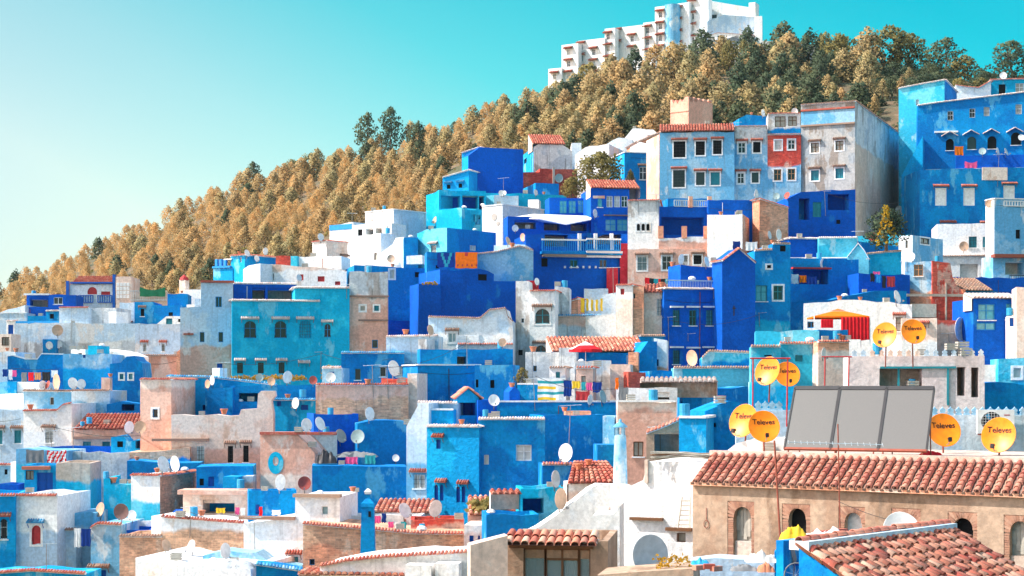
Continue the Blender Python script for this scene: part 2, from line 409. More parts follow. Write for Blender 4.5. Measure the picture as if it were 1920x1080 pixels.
class House:
    all = []
    def __init__(s, label, short, cat='house', name='house', group=None):
        s.label, s.short, s.cat, s.name, s.group = label, short, cat, name, group; s.root = None; s.blocks = []; s.hood = 1.0; House.all.append(s)
    def part(s, name, mb, mats, smooth=False):
        return mb.build(name, mats, s.root, smooth)
    def blk(s, x0, x1, top, bot, Y, yaw=0, key='W', L=None, R=None, d=6.0, low=None, skey=None, cop=None, wins=(), anchor=None,
            rough=.08, par=True, seed=None, name='wall', ext=True, rw=.35, slow=None):
        yaw = math.radians(yaw)
        if anchor is None: anchor = x1 if yaw < 0 else x0
        p = P(anchor, 0, Y); fc = Face(p.x, p.y, yaw)
        a0, Y0 = fc.at(x0); a1, Y1 = fc.at(x1)
        flat = not isinstance(top, (list, tuple))
        if flat:
            zt = (HY - top) * Y / F; tops = [(a0, zt), (a1, zt)]
        else:
            tops = [fc.sz(*q) for q in top]; tops[0] = (a0, tops[0][1]); tops[-1] = (a1, tops[-1][1])
        wv = Vector((-fc.u.y, fc.u.x))
        if R is not None or L is not None:
            a, px = (a1, R) if R is not None else (a0, L)
            C = fc.W(a, 0); k = (px - CX) / F; d = (k * C.y - C.x) / (wv.x - k * wv.y)
            if d < .3 or d > 60: print('BAD SIDE', s.label, x0, x1, px, round(d, 2)); d = 5.0
        cbk = [fc.W(a, 0, -dd) for a in (a0, a1) for dd in (0, d)]
        zv = min((HY - bot) * Y0 / F, (HY - bot) * Y1 / F)
        zb = min([terrain(c.x, c.y) for c in cbk] + ([zv - .5] if ext else [zv])) - .4
        if not ext: zb = zv
        if s.root is None:
            s.root = empty(s.name, fc.W((a0 + a1) / 2, zb, -d / 2)); tag(s.root, s.label, s.cat, s.group)
        if seed is None: seed = (len(House.all) * 3 + len(s.blocks)) % 7
        s.blocks.append(fc)
        s.zt = max(z for _, z in tops); s.fc = fc; s.a0, s.a1, s.d, s.zb = a0, a1, d, zb
        # rough hand-made top edge
        rt = [tops[0]]
        for (qa, qz), (ra, rz) in zip(tops[:-1], tops[1:]):
            L_ = abs(ra - qa); k = int(L_ / .8) if rough else 0
            for i in range(1, k): f = i / k; rt.append((qa + (ra - qa) * f, qz + (rz - qz) * f + rnd.uniform(-rough, rough)))
            rt.append((ra, rz))
        fL, fR = fc.rotm90(a0), fc.rot90(a1)
        hol = {'F': [], 'L': [], 'R': []}; faces = {'F': fc, 'L': fL, 'R': fR}; todo = []
        for wn in wins:
            fk, cx, cy, w_, h_, st = wn[:6]; can = wn[6] if len(wn) > 6 else None
            f = faces[fk]; q0, Yq = f.at(cx - w_ / 2); q1, Yp = f.at(cx + w_ / 2); Ym = (Yq + Yp) / 2
            z1, z0 = (HY - cy + h_ / 2) * Ym / F, (HY - cy - h_ / 2) * Ym / F
            lo, hi = {'F': (a0, a1), 'L': (-d, 0), 'R': (0, d)}[fk]
            q0 = max(q0, lo + .08); q1 = min(q1, hi - .08)
            if q1 - q0 < .1 or z0 < zb + .1: print('BAD WIN', s.label, wn); continue
            ar = 'a' in st
            poly = arch(q0, q1, z0, z1) if ar else [(q0, z0), (q1, z0), (q1, z1), (q0, z1)]
            dp = 1.8 if st[0] == 'R' else (.10 if 'w' in st or 'r' in st else .18)
            hol[fk].append((poly, dp)); todo.append((f, q0, q1, z0, z1, st, can, poly, dp))
        mats = [wall(key, low[0] if low else None, (HY - low[1]) * Y / F if low else 0, (fc.u.x, fc.u.y), seed, rw)]
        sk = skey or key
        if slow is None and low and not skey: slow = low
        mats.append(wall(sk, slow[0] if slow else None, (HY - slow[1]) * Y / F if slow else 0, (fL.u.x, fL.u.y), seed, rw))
        mb = MB()
        facemesh(mb, fc, [(a0, zb), (a1, zb)] + rt[::-1], hol['F'])
        zl, zr_ = tops[0][1], tops[-1][1]
        facemesh(mb, fL, [(-d, zb), (0, zb), (0, zl), (-d, zl)], hol['L'], 1)
        facemesh(mb, fR, [(0, zb), (d, zb), (d, zr_), (0, zr_)], hol['R'], 1)
        parap = flat and par and d > 1.5 and (a1 - a0) > 1.5
        bt = [(a, z, -d) for a, z in rt]
        mb.poly([fc.W(a0, zb, -d), fc.W(a1, zb, -d)] + [fc.W(*q) for q in bt[::-1]])
        t_ = .22
        for (qa, qz), (ra, rz) in zip(rt[:-1], rt[1:]):
            if parap:
                mb.poly([fc.W(qa, qz), fc.W(ra, rz), fc.W(ra, rz, -t_), fc.W(qa, qz, -t_)])
                mb.poly([fc.W(qa, qz, -t_), fc.W(ra, rz, -t_), fc.W(ra, zl - .6, -t_), fc.W(qa, zl - .6, -t_)])
                mb.poly([fc.W(qa, qz, -d), fc.W(ra, rz, -d), fc.W(ra, rz, -d + t_), fc.W(qa, qz, -d + t_)])
                mb.poly([fc.W(qa, qz, -d + t_), fc.W(ra, rz, -d + t_), fc.W(ra, zl - .6, -d + t_), fc.W(qa, zl - .6, -d + t_)])
            else:
                mb.poly([fc.W(qa, qz), fc.W(ra, rz), fc.W(ra, rz, -d), fc.W(qa, qz, -d)])
        if parap:
            for aa, sg in ((a0, 1), (a1, -1)):
                mb.poly([fc.W(aa, zl, -t_), fc.W(aa + sg * t_, zl, -t_), fc.W(aa + sg * t_, zl, -d + t_), fc.W(aa, zl, -d + t_)])
                mb.poly([fc.W(aa + sg * t_, zl, -t_), fc.W(aa + sg * t_, zl - .6, -t_), fc.W(aa + sg * t_, zl - .6, -d + t_), fc.W(aa + sg * t_, zl, -d + t_)])
            mb.poly([fc.W(a0, zl - .6, -t_), fc.W(a1, zl - .6, -t_), fc.W(a1, zl - .6, -d + t_), fc.W(a0, zl - .6, -d + t_)], 2)
            mats.append(wall('W' if seed % 3 else 'M', seed=seed))
        s.part(name, mb, mats)
        for td in todo: s.window(*td)
        if zv > zb and (a1 - a0) > 4 and flat and rnd.random() < .55 and Y > 80 and Y < 230:
            aa = rnd.uniform(a0 + .4, a1 - .4); zz = min(z for _, z in tops)
            if all(not (fk is fc and q0 - .3 < aa < q1 + .3) for fk, q0, q1, *_ in todo):
                pm = MB(); pm.tube([fc.W(aa, zz - .25, .05), fc.W(aa + rnd.uniform(-.05, .05), zz - (zz - zv) * rnd.uniform(.5, .95), .05)], rnd.choice((.022, .03, .045)), 5); s.part('drainpipe', pm, M(rnd.choice(('pole', 'white', 'rust', 'iron'))))
            pm = MB(); b0, b1 = a0 + .2, a1 - .2; zc = zz - rnd.uniform(.5, 1.2); sg = rnd.uniform(.1, .4)
            if all(not (fk is fc and z0 < zc < z1 + .3) for fk, q0, q1, z0, z1, *_ in todo):
                pm.tube([fc.W(b0 + (b1 - b0) * i / 8, zc - sg * math.sin(math.pi * i / 8), .04) for i in range(9)], .014, 4); s.part('cable', pm, M('iron'))
        if cop: s.coping(fc, tops, cop, [(fL, -d, zl)] if (yaw > .12 or L is not None) else ([(fR, d, zr_)] if (yaw < -.12 or R is not None) else []))
        return fc
    def coping(s, fc, tops, cop, sides=()):
        segs = [(fc, fc.W(*p), fc.W(*q)) for p, q in zip(tops[:-1], tops[1:]) if abs(q[0] - p[0]) > .15]
        for f, ss, z in sides:
            segs.append((f, f.W(min(0, ss), z), f.W(max(0, ss), z)))
        mb = MB(); slab = MB()
        for f, p, q in segs:
            if cop in COPM: tile_run(mb, p + f.n3() * .05 + Z3 * .05, q + f.n3() * .05 + Z3 * .05, f.n3())
            c = (p + q) / 2; e_ = q - p
            slab.obox(c - f.n3() * .08 + Z3 * (.0 if cop in COPM else .05), e_ / 2, f.n3() * (.17 if cop in COPM else .19), Z3 * .055)
        if cop in COPM: s.part('tile_coping', mb, M(COPM[cop]))['kind'] = 'stuff'
        s.part('parapet_slab', slab, wall('W' if cop != 'g' else 'G', seed=2))
    def window(s, f, q0, q1, z0, z1, st, can, poly, dp):
        n = f.n3(); u = f.u3(); w_ = q1 - q0; h_ = z1 - z0
        c = lambda a, z, o: f.W(a, z, o)
        if st[0] == 'R':
            mb = MB(); mb.poly([c(a, z, -dp) for a, z in poly]); s.part('terrace_recess', mb, wall(st[1], u=(f.u.x, f.u.y)))
            if can: s.canopy(f, q0, q1, z1 + .1, can)
            return
        pm = {'d': 'glass', 'b': 'glass', 'k': 'dark', 'w': 'white', 'r': 'red', 't': 'cyanglass', 'o': 'glass', 'e': 'teal', 'u': 'curtain', 'z': 'blue', 's': 'shutterwood'}[st[0]]
        if st[0] == 'd': pm = rnd.choice(('glass', 'glass', 'glass', 'curtain', 'shutterwood', 'doorglass'))
        if st[0] == 'e': pm = rnd.choice(('teal', 'teal', 'glass', 'cyanglass'))
        if st[0] == 'k' and w_ > .5: pm = rnd.choice(('dark', 'dark', 'glass'))
        fm = {'d': 'white', 'b': 'azure', 'k': None, 'w': 'white', 'r': 'red', 't': 'azure', 'o': 'orangewood', 'e': 'teal', 'u': 'white', 'z': 'blue', 's': 'wood'}[st[0]]
        mb = MB(); mb.poly([c(a, z, -dp + .004) for a, z in poly]); pane = mb.build('window', M(pm), s.root)
        if fm:
            mb = MB(); t_ = min(.07, w_ * .10); dep = .05; o_ = -dp + .05
            for a in (q0 + t_ / 2, q1 - t_ / 2): mb.obox(c(a, (z0 + z1) / 2, o_), u * t_ / 2, n * dep / 2, Z3 * (h_ / 2 if 'a' not in st else h_ * .34) - (Z3 * 0))
            mb.obox(c((q0 + q1) / 2, z0 + t_ / 2, o_), u * (w_ / 2 - t_), n * dep / 2, Z3 * t_ / 2)
            if 'a' not in st: mb.obox(c((q0 + q1) / 2, z1 - t_ / 2, o_), u * (w_ / 2 - t_), n * dep / 2, Z3 * t_ / 2)
            if w_ > .55 and st[0] not in 'wr': mb.obox(c((q0 + q1) / 2, (z0 + z1) / 2, o_), u * t_ / 2, n * dep / 2.2, Z3 * (h_ / 2 - t_))
            if h_ > 1.0: mb.obox(c((q0 + q1) / 2, z0 + h_ * .58, o_), u * (w_ / 2 - t_), n * dep / 2.4, Z3 * t_ / 2.4)
            mb.build('frame', M(fm), pane)
        if 'g' in st:
            mb = MB(); k = max(3, int(w_ / .16))
            for i in range(1, k): mb.obox(c(q0 + w_ * i / k, (z0 + z1) / 2, .03), u * .012, n * .012, Z3 * h_ / 2)
            for i in range(1, max(3, int(h_ / .3))): mb.obox(c((q0 + q1) / 2, z0 + h_ * i / max(3, int(h_ / .3)), .03), u * w_ / 2, n * .011, Z3 * .011)
            mb.build('grille', M('paleiron' if 'p' in st else 'iron'), pane)
        if '+' in st:
            mb = MB(); t_ = .14
            for a in (q0 - t_ / 2, q1 + t_ / 2): mb.obox(c(a, (z0 + z1) / 2, .015), u * t_ / 2, n * .02, Z3 * (h_ / 2 + t_))
            for z in (z0 - t_ / 2, z1 + t_ / 2): mb.obox(c((q0 + q1) / 2, z, .015), u * w_ / 2, n * .02, Z3 * t_ / 2)
            mb.build('surround', wall('W', seed=4), pane)
        elif h_ > .7 and 'x' not in st:
            mb = MB(); mb.obox(c((q0 + q1) / 2, z0 - .04, .04), u * (w_ / 2 + .08), n * .08, Z3 * .04); mb.build('sill', wall('W', seed=1), pane)
        if can: s.canopy(f, q0, q1, z1 + .22, can)
    def canopy(s, f, q0, q1, z, can):
        n = f.n3(); a0, a1 = q0 - .28 * s.hood, q1 + .28 * s.hood; proj = .36 * s.hood
        mb = MB()
        if can in 'wW':
            mb.obox(f.W((a0 + a1) / 2, z + .06, proj * .4), f.u3() * (a1 - a0) / 2, n * proj * .42, Z3 * .07); s.part('window_canopy', mb, M('white')); return
        mt = {'r': 'tile', 'o': 'oldtile', 'h': 'whitetile', 'b': 'bluetile'}[can]
        A, B = f.W(a0, z + .20 * s.hood, .0), f.W(a1, z + .20 * s.hood, .0); C_, D_ = f.W(a1, z, proj), f.W(a0, z, proj)
        troof(mb, A, B, C_, D_, pitch=.15, row=.6, r=.058)
        mb.obox(f.W((a0 + a1) / 2, z - .03, proj * .5), f.u3() * ((a1 - a0) / 2 - .03), n * proj * .44, Z3 * .03)
        cn = s.part('window_canopy', mb, M(mt))
        for a in (a0 + .08, a1 - .08): mb = MB(); mb.tube([f.W(a, z - .06, proj * .85), f.W(a, z - .38, .02)], .025, 4); mb.build('bracket', M('blue' if can == 'b' else 'wood'), cn)
    def shed(s, xl, xr, ye, yr_, dep, mat='tile', over=.3, fc=None, pitch=.30, inset=0.0):
        """tiled roof sloping down to the front face: eave at ye, ridge at yr_ seen dep metres further back"""
        fc = fc or s.fc; a0, Y0 = fc.at(xl); a1, Y1 = fc.at(xr)
        z = (HY - ye) * (Y0 + Y1) / 2 / F
        r0, r1 = fc.W(a0 + inset, 0, -dep), fc.W(a1 - inset, 0, -dep)
        zr_ = (HY - yr_) * ((r0.y + r1.y) / 2) / F
        r0.z = r1.z = zr_
        mb = MB(); troof(mb, r0, r1, fc.W(a1, z, over), fc.W(a0, z, over), pitch=pitch)
        o = s.part('tiled_roof', mb, M(mat)); o['kind'] = 'stuff'
        mb = MB(); zb = z - .06   # masonry under the tiles
        mb.poly([fc.W(a0, zb), fc.W(a1, zb), r1 - Z3 * .06, r0 - Z3 * .06])
        for (e_, r_) in ((fc.W(a0, zb), r0), (fc.W(a1, zb), r1)): mb.poly([e_, r_ - Z3 * .06, Vector((r_.x, r_.y, z - 1)), Vector((e_.x, e_.y, z - 1))])
        mb.poly([r0 - Z3 * .06, r1 - Z3 * .06, Vector((r1.x, r1.y, z - 1)), Vector((r0.x, r0.y, z - 1))])
        s.part('gable_wall', mb, wall('M', seed=3))
        return o
    def pbox(s, x0, x1, y0, y1, o0, o1, name, mat, fc=None):
        """box on a face: picture rectangle, from o0 to o1 metres out of the wall"""
        fc = fc or s.fc; a0, Ya = fc.at(x0); a1, Yb = fc.at(x1); z1, z0 = (HY - y0) * (Ya + Yb) / 2 / F, (HY - y1) * (Ya + Yb) / 2 / F
        mb = MB(); mb.obox(fc.W((a0 + a1) / 2, (z0 + z1) / 2, (o0 + o1) / 2), fc.u3() * abs(a1 - a0) / 2, fc.n3() * abs(o1 - o0) / 2, Z3 * abs(z1 - z0) / 2)
        return s.part(name, mb, mat)
    def balustrade(s, x0, x1, y0, y1, o, mat='white', fc=None, step=.22, name='balustrade', r=.05):
        fc = fc or s.fc; a0, Ya = fc.at(x0); a1, Yb = fc.at(x1); z1, z0 = (HY - y0) * (Ya + Yb) / 2 / F, (HY - y1) * (Ya + Yb) / 2 / F
        if a1 < a0: a0, a1 = a1, a0
        mb = MB(); k = max(3, int((a1 - a0) / step))
        for z in (z1, z0): mb.obox(fc.W((a0 + a1) / 2, z, o), fc.u3() * (a1 - a0) / 2, fc.n3() * .06, Z3 * .045)
        for i in range(k + 1):
            a = a0 + (a1 - a0) * i / k; mb.obox(fc.W(a, (z0 + z1) / 2, o), fc.u3() * r, fc.n3() * r, Z3 * (z1 - z0) / 2)
        return s.part(name, mb, M(mat))

# ------------------------------------------------------------------ the town, from the far left rows to the upper right
def H(label, short, **k): return House(label, short, **k)
h = H('white villa with red tiled roof and blue ornament panels, before the far left woods', 'the red-roofed white villa')
h.blk(131, 214, 533, 585, 215, 0, 'W', d=7, wins=[('F', 173, 545, 18, 14, 'ra'), ('F', 198, 551, 17, 9, 'r')])
h.shed(134, 212, 532, 518, 3.5, 'tile')
h.pbox(125, 130, 527, 585, -.2, .35, 'pilaster', M('blue')); h.pbox(212, 217, 515, 585, -.2, .35, 'pilaster', M('blue'))
h.pbox(133, 212, 529, 532, 0, .45, 'eaves_band', M('blue'))
for q in ((147, 176), (183, 211)):
    h.pbox(q[0], q[1], 553, 568, 0, .12, 'balcony_panel', M('white'))
    h.balustrade(q[0] + 1, q[1] - 1, 554, 567, .2, 'blue', step=.3)
h = H('pinkish unfinished wall with white breeze blocks beside the red-roofed villa', 'the breeze-block wall')
h.blk(217, 246, 519, 590, 214.5, 0, 'M', d=5)
for j in range(4):
    for i in range(4): h.pbox(218.5 + i * 6.3, 223.8 + i * 6.3, 530 + j * 7.6, 536.4 + j * 7.6, 0, .07, 'breeze_block', M('white'))
h = H('deep blue roof pavilion with open dark front, left of the red-roofed villa', 'the dark blue pavilion')
h.blk(48, 142, 576, 640, 206, 4, 'D', d=6)
h.blk(92, 142, 553, 600, 207, 4, 'D', d=5, wins=[('F', 109, 564, 17, 13, 'd')])
h.blk(50, 92, 553, 600, 207.5, 4, 'D', d=5, wins=[('F', 73, 568, 34, 20, 'RX')])
h.pbox(46, 93, 550.5, 553.5, -.2, .5, 'roof_slab', M('white'))
h = H('small pale house with white sloping roof at the far left edge', 'the pale house at the left edge')
h.blk(-60, 47, [(-60, 588), (0, 586), (15, 580), (47, 572)], 660, 205, -8, 'P', d=8)
h.blk(-60, 50, 587, 680, 203, -4, 'P', d=3, cop='s')
h.blk(12, 34, 602, 640, 190, -5, 'W', d=3, wins=[('F', 20, 619, 10, 20, 'z')], cop='h')
h = H('small blue block with tiled top below the dark pavilion', 'the small blue tile-topped block')
h.blk(86, 112, 583, 640, 199, -6, 'B', d=3, cop='h', wins=[('F', 97, 593, 8, 9, 'k')])
h.blk(52, 90, 592, 640, 200, 5, 'A', d=3)
h = H('long pale blue weathered wall house with red coping and low terrace', 'the long pale blue house')
h.blk(27, 262, 606, 720, 186, -1, 'P', d=7, low=('G', 640), seed=1)
h.blk(111, 166, 577, 640, 187.5, -3, 'P', d=6, cop='t', seed=2)
h.blk(166, 218, 577, 640, 188.5, -3, 'G', d=6, seed=2)
h.pbox(30, 126, 602, 606, -.15, .12, 'painted_coping', M('azure'))
h.blk(204, 218, 584, 640, 187, -14, 'W', d=3)
h.blk(80, 104, 636, 700, 184, 6, 'B', d=2)
h = H('pale house with two red window hoods above a pink brick wall', 'the pale house with two red hoods')
h.blk(253, 366, 608, 690, 168, 2, 'P', d=9, wins=[('F', 271, 652, 6, 14, 'dg', 'r'), ('F', 306, 652, 6, 14, 'dg', 'r')], seed=4)
h.blk(255, 334, 667, 760, 164, 3, 'K', d=4, cop='o', low=('K', 690))
h.blk(331, 363, [(331, 660), (338, 655), (350, 655), (363, 668)], 760, 162.5, -4, 'Y', d=4)
h = H('blue house with low flat roof and small windows behind the long pale wall', 'the low blue house in the far row')
h.blk(252, 338, [(252, 566), (288, 566), (289, 572), (338, 572)], 640, 196, 4, 'B', d=7, wins=[('F', 267, 586, 7, 14, 'k', 'o'), ('F', 320, 589, 8, 7, 'k')])
h.blk(224, 252, 567, 640, 196.5, -6, 'P', d=6, wins=[('F', 230, 588, 5, 12, 'kx'), ('F', 237, 586, 5, 12, 'kx')])
h.shed(216, 250, 604, 595, 2.0, 'tile')
h.blk(314, 352, 551, 640, 200, 6, 'B', d=5)
h.blk(290, 345, [(290, 611), (312, 593), (345, 593)], 660, 192, -12, 'W', d=4, wins=[('F', 317, 603, 12, 12, 'e'), ('F', 336, 601, 5, 6, 'k')])
h = H('grey concrete rooftop behind railings next to the green netting', 'the grey railed rooftop')
h.blk(246, 315, 548, 620, 212, 0, 'X', d=5); h.balustrade(246, 315, 546, 563, .6, 'paleiron', r=.02, name='railing')
h = H('pink rooftop tower with red pointed cap in the far row', 'the pink tower', cat='tower', name='roof_tower')
h.blk(336, 347, 525, 640, 210, -20, 'M', d=1.0, par=False)
mb = MB(); c_ = h.fc.W((h.a0 + h.a1) / 2, h.zt, -.5); mb.lathe(c_, [(.62, 0), (.5, .35), (.03, .75)], 8); h.part('cap', mb, M('red'))
h = H('white low rooftop room beside the pink tower', 'the low white rooftop')
h.blk(345, 377, 543, 640, 206, -12, 'W', d=5); h.blk(350, 378, 571, 640, 196, -6, 'W', d=4)
h = H('tall grey-blue plastered house with four blue window reveals left of the turquoise house', 'the tall grey-blue house')
h.blk(338, 437, [(338, 577), (376, 575), (377, 530), (437, 531)], 720, 150.5, 11, 'P', d=8, low=('K', 648), anchor=437, seed=5, rough=.03,
      wins=[('F', 410, 566, 12, 20, 'bx'), ('F', 379, 632, 9, 19, 'bx'), ('F', 414, 632, 9, 19, 'bx'), ('F', 412, 691, 10, 19, 'zx'), ('F', 337 + 17, 626, 4, 5, 'k')])
h.pbox(376, 439, 526, 530, -.3, .3, 'tile_coping', M('tile')); h.pbox(344, 363, 625, 628, 0, .4, 'stone_ledge', M('tile'))
h = H('large turquoise house with four arched grille windows and small lower windows', 'the large turquoise house')
h.blk(435, 600, 565, 725, 150, 11, 'T', d=3, anchor=600, cop='h', seed=3,
      wins=[('F', 469, 618, 23, 32, 'bagx', 'h'), ('F', 526, 618, 23, 32, 'bagx', 'h'), ('F', 572, 618, 23, 32, 'dagx', 'h'),
            ('F', 450, 690, 11, 20, 'kgx', 'h'), ('F', 489, 690, 11, 20, 'kgx', 'h'), ('F', 528, 690, 11, 20, 'kgx', 'h'), ('F', 570, 694, 12, 20, 'kx', 'h')])
h.blk(600, 655, 540, 725, 150, 2, 'T', anchor=600, d=6, cop='h', seed=3, wins=[('F', 614, 620, 12, 25, 'bagx', 'h'), ('F', 628, 697, 11, 18, 'kx')])
h.blk(553, 600, 540, 600, 150.1, 11, 'T', anchor=600, d=6, seed=3, cop='h')
h.blk(438, 556, 533, 640, 154.5, 12, 'D', d=4, cop='h', anchor=556, wins=[('F', 485, 551, 24, 24, 'RX'), ('F', 525, 552, 46, 24, 'RX')])
h = H('tall pink brick house with grey-white top joined to the turquoise house', 'the pink brick house with grey top')
h.blk(655, 727, 509, 720, 150.6, 4, 'G', anchor=655, d=6, low=('K', 556), wins=[('F', 680, 578, 10, 10, 'dx+'), ('F', 706, 578, 9, 10, 'ex+'), ('F', 703, 645, 11, 16, 'bx')])
h.pbox(655, 729, 554, 557, 0, .2, 'ledge', M('oldtile')); h.pbox(672, 728, 599, 602, 0, .15, 'ledge', M('oldtile'))
h = H('cream long house with red shutters above the turquoise house', 'the cream house with red shutters')
h.blk(487, 650, [(487, 496), (526, 496), (640, 505), (650, 508)], 570, 166, -5, 'M', d=6, low=('W', 505), seed=2,
      wins=[('F', 510, 519, 7, 13, 'kx'), ('F', 563, 520, 12, 11, 'rx'), ('F', 602, 523, 13, 10, 'rx'), ('F', 633, 531, 10, 7, 'rx')])
h.blk(556, 640, 480, 540, 169, -8, 'W', d=4); h.blk(545, 557, 480, 540, 168.8, -6, 'C', d=3); h.blk(517, 546, 480, 540, 169.5, 6, 'R', d=3)
h.blk(456, 488, [(456, 505), (466, 498), (488, 494)], 560, 165, -30, 'W', d=5)
h = H('bright blue house with open pillared roof corner at the forest edge', 'the blue house with pillared roof')
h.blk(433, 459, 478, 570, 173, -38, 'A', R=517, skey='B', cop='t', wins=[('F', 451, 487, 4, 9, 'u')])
h.blk(400, 436, 502, 570, 174, -30, 'A', d=4)
for q in (403, 411, 419): h.pbox(q, q + 4, 486, 503, -.3, 0, 'pillar', M('azure'))
h.pbox(400, 433, 499, 502.5, -.1, .2, 'ledge', M('azure')); h.pbox(419, 434, 485, 487, -.2, 0, 'rail', M('white'))
h = H('white cube house with beige shaded side at the forest edge', 'the white cube house at the forest edge')
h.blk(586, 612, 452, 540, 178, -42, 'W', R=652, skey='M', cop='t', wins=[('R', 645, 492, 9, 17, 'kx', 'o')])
h = H('white flat-roofed house with sky blue parapet band below the pines', 'the white house with blue band')
h.blk(618, 662, [(618, 424), (662, 416)], 480, 193, -35, 'W', d=6, low=('W', 430), skey='P'); h.pbox(618, 660, 421, 431, 0, .06, 'painted_band', M('azure'))
h = H('big white house with sunlit left wall and grey shaded side on the slope', 'the big white house with grey side')
h.blk(685, 738, 393, 470, 188, -42, 'W', R=799, skey='P', cop='s', seed=6)  # white wall's shaded side painted pale blue, shade in the colour
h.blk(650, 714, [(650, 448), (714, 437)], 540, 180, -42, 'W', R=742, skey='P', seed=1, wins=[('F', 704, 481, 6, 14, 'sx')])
h.blk(660, 734, 418, 470, 186, -30, 'W', d=3, wins=[('F', 675, 436, 9, 12, 'kx'), ('F', 693, 434, 14, 12, 'RB'), ('F', 710, 433, 12, 11, 'RX')])
h.blk(712, 758, [(712, 476), (736, 458), (742, 446), (758, 444)], 540, 176, -30, 'W', d=3)
h.blk(650, 765, [(650, 500), (735, 480), (765, 482)], 540, 175, -24, 'W', d=2.5)
h = H('azure blue house with whitewashed window patch behind the pink brick house', 'the azure house behind the pink brick house')
h.blk(664, 800, [(664, 497), (790, 503), (800, 503)], 640, 164, 13, 'B', d=7, seed=1, wins=[('F', 735, 514, 9, 17, 'u+x'), ('F', 782, 515, 8, 10, 'kx'), ('F', 684, 566, 11, 15, 'dx', 'h'), ('F', 781, 571, 5, 9, 'kx'), ('F', 757, 610, 9, 12, 'kx')])
h.pbox(684, 697, 497, 510, -.5, .1, 'roof_box', M('white')); h.blk(727, 784, 600, 680, 161, 12, 'D', d=3)
h = H('pale cyan sunlit house with azure shaded side and flat roof in the middle', 'the pale cyan house')
h.blk(782, 838, [(782, 438), (800, 430), (838, 427)], 520, 172, -42, 'C', R=930, skey='B', wins=[('F', 813, 473, 10, 26, 'ug', 'h'), ('R', 887, 465, 12, 10, 'u')])  # sunlit face painted paler, shaded side darker: light in the two paints
h.blk(757, 784, 445, 540, 173.5, 5, 'B', d=4); h.blk(762, 792, [(762, 480), (790, 478), (792, 480)], 495, 169, -10, 'W', d=1.5, ext=False)
h = H('faded blue terrace house with streaked wall under the orange rug', 'the faded blue house under the orange rug')
h.blk(893, 1000, [(893, 477), (930, 473), (975, 462), (1000, 470)], 560, 163, 3, 'S', d=5, seed=2, cop='o'); h.blk(926, 985, 459, 560, 166, -10, 'P', d=4)
h.blk(800, 895, 472, 560, 162, 6, 'B', d=4, wins=[('F', 783 + 37, 500, 6, 6, 'k')])
h = H('huge plain deep blue wall house below the orange rug', 'the huge deep blue wall house')
h.blk(825, 968, [(825, 505), (852, 508), (900, 504), (915, 508), (926, 514), (926, 527), (968, 527)], 650, 158, 20, 'D', d=6, L=785, rough=.02, wins=[('F', 905, 520, 17, 12, 'kx')])
h.blk(785, 827, 532, 650, 157, 16, 'D', d=4)
h = H('teal house with deep shaded terraces below the tall deep blue house', 'the teal terrace house')
h.blk(799, 824, [(799, 366), (824, 358)], 440, 192, -40, 'T', d=5)
h.blk(823, 911, 356, 440, 191.6, 12, 'T', d=6, wins=[('F', 845, 379, 36, 24, 'RD'), ('F', 882, 378, 30, 26, 'RD'), ('F', 903, 380, 10, 26, 'RD')])
h.blk(818, 866, [(818, 404), (822, 394), (862, 389), (866, 392)], 450, 189, -38, 'T', d=3); h.blk(860, 903, 393, 450, 190, 14, 'T', d=4, wins=[('F', 880, 409, 26, 14, 'RB'), ('F', 896, 412, 10, 18, 'RD')])
h = H('tall plain deep blue house with sunlit sky blue edge, highest at the woods', 'the tall deep blue house')
h.blk(878, 981, [(878, 292), (893, 281), (899, 276), (981, 280)], 380, 200, 22, 'D', L=867, skey='A', rough=.0)  # left edge painted lighter for the sun on it
h.blk(830, 879, [(830, 333), (879, 319)], 380, 198, -22, 'A', d=4, cop='h', wins=[('F', 841, 350, 7, 8, 'k', 'b'), ('F', 863, 348, 7, 8, 'k', 'b')])
h.blk(866, 900, [(866, 287), (900, 276)], 340, 201.5, -25, 'A', d=3, cop='h')
h = H('whitewashed gable house with red tile roof right of the tall deep blue house', 'the whitewashed house with red roof')
h.blk(1000, 1073, [(1000, 276), (1010, 270), (1055, 271), (1073, 284)], 350, 216, 10, 'G', d=6, L=981, skey='A', wins=[('L', 985, 302, 5, 9, 'k')])
h.shed(998, 1060, 270, 253, 3.0, 'tile'); h.blk(996, 1060, 268, 300, 217, 5, 'A', d=4)
h = H('red brick roof wall below the whitewashed gable house', 'the red brick roof wall')
h.blk(980, 1082, [(980, 323), (1012, 323), (1012, 316), (1082, 318)], 390, 208, 8, 'R', d=4); h.pbox(1036, 1040, 313, 350, 0, .15, 'concrete_post', wall('X'))
h = H('small dark teal block with blue roof under the red brick wall', 'the small dark teal block')
h.blk(1004, 1048, 343, 400, 201, 14, 'B', L=980, skey='A', d=4)
h = H('teal parapet house with vent boxes behind the white house with fan discs', 'the teal parapet house')
h.blk(908, 1062, [(908, 362), (1000, 364), (1062, 366)], 420, 196, 8, 'T', d=5)
h.blk(926, 972, 366, 420, 194, 12, 'P', d=2); h.blk(912, 927, 366, 420, 194, -30, 'C', d=2); h.blk(990, 1010, 374, 420, 193, -8, 'W', d=2)
h = H('white house with round fan discs on its lit wall, left of the awning terrace', 'the white house with fan discs')
h.blk(904, 942, 384, 450, 187, -40, 'W', R=1020, skey='P', seed=2, cop='s')
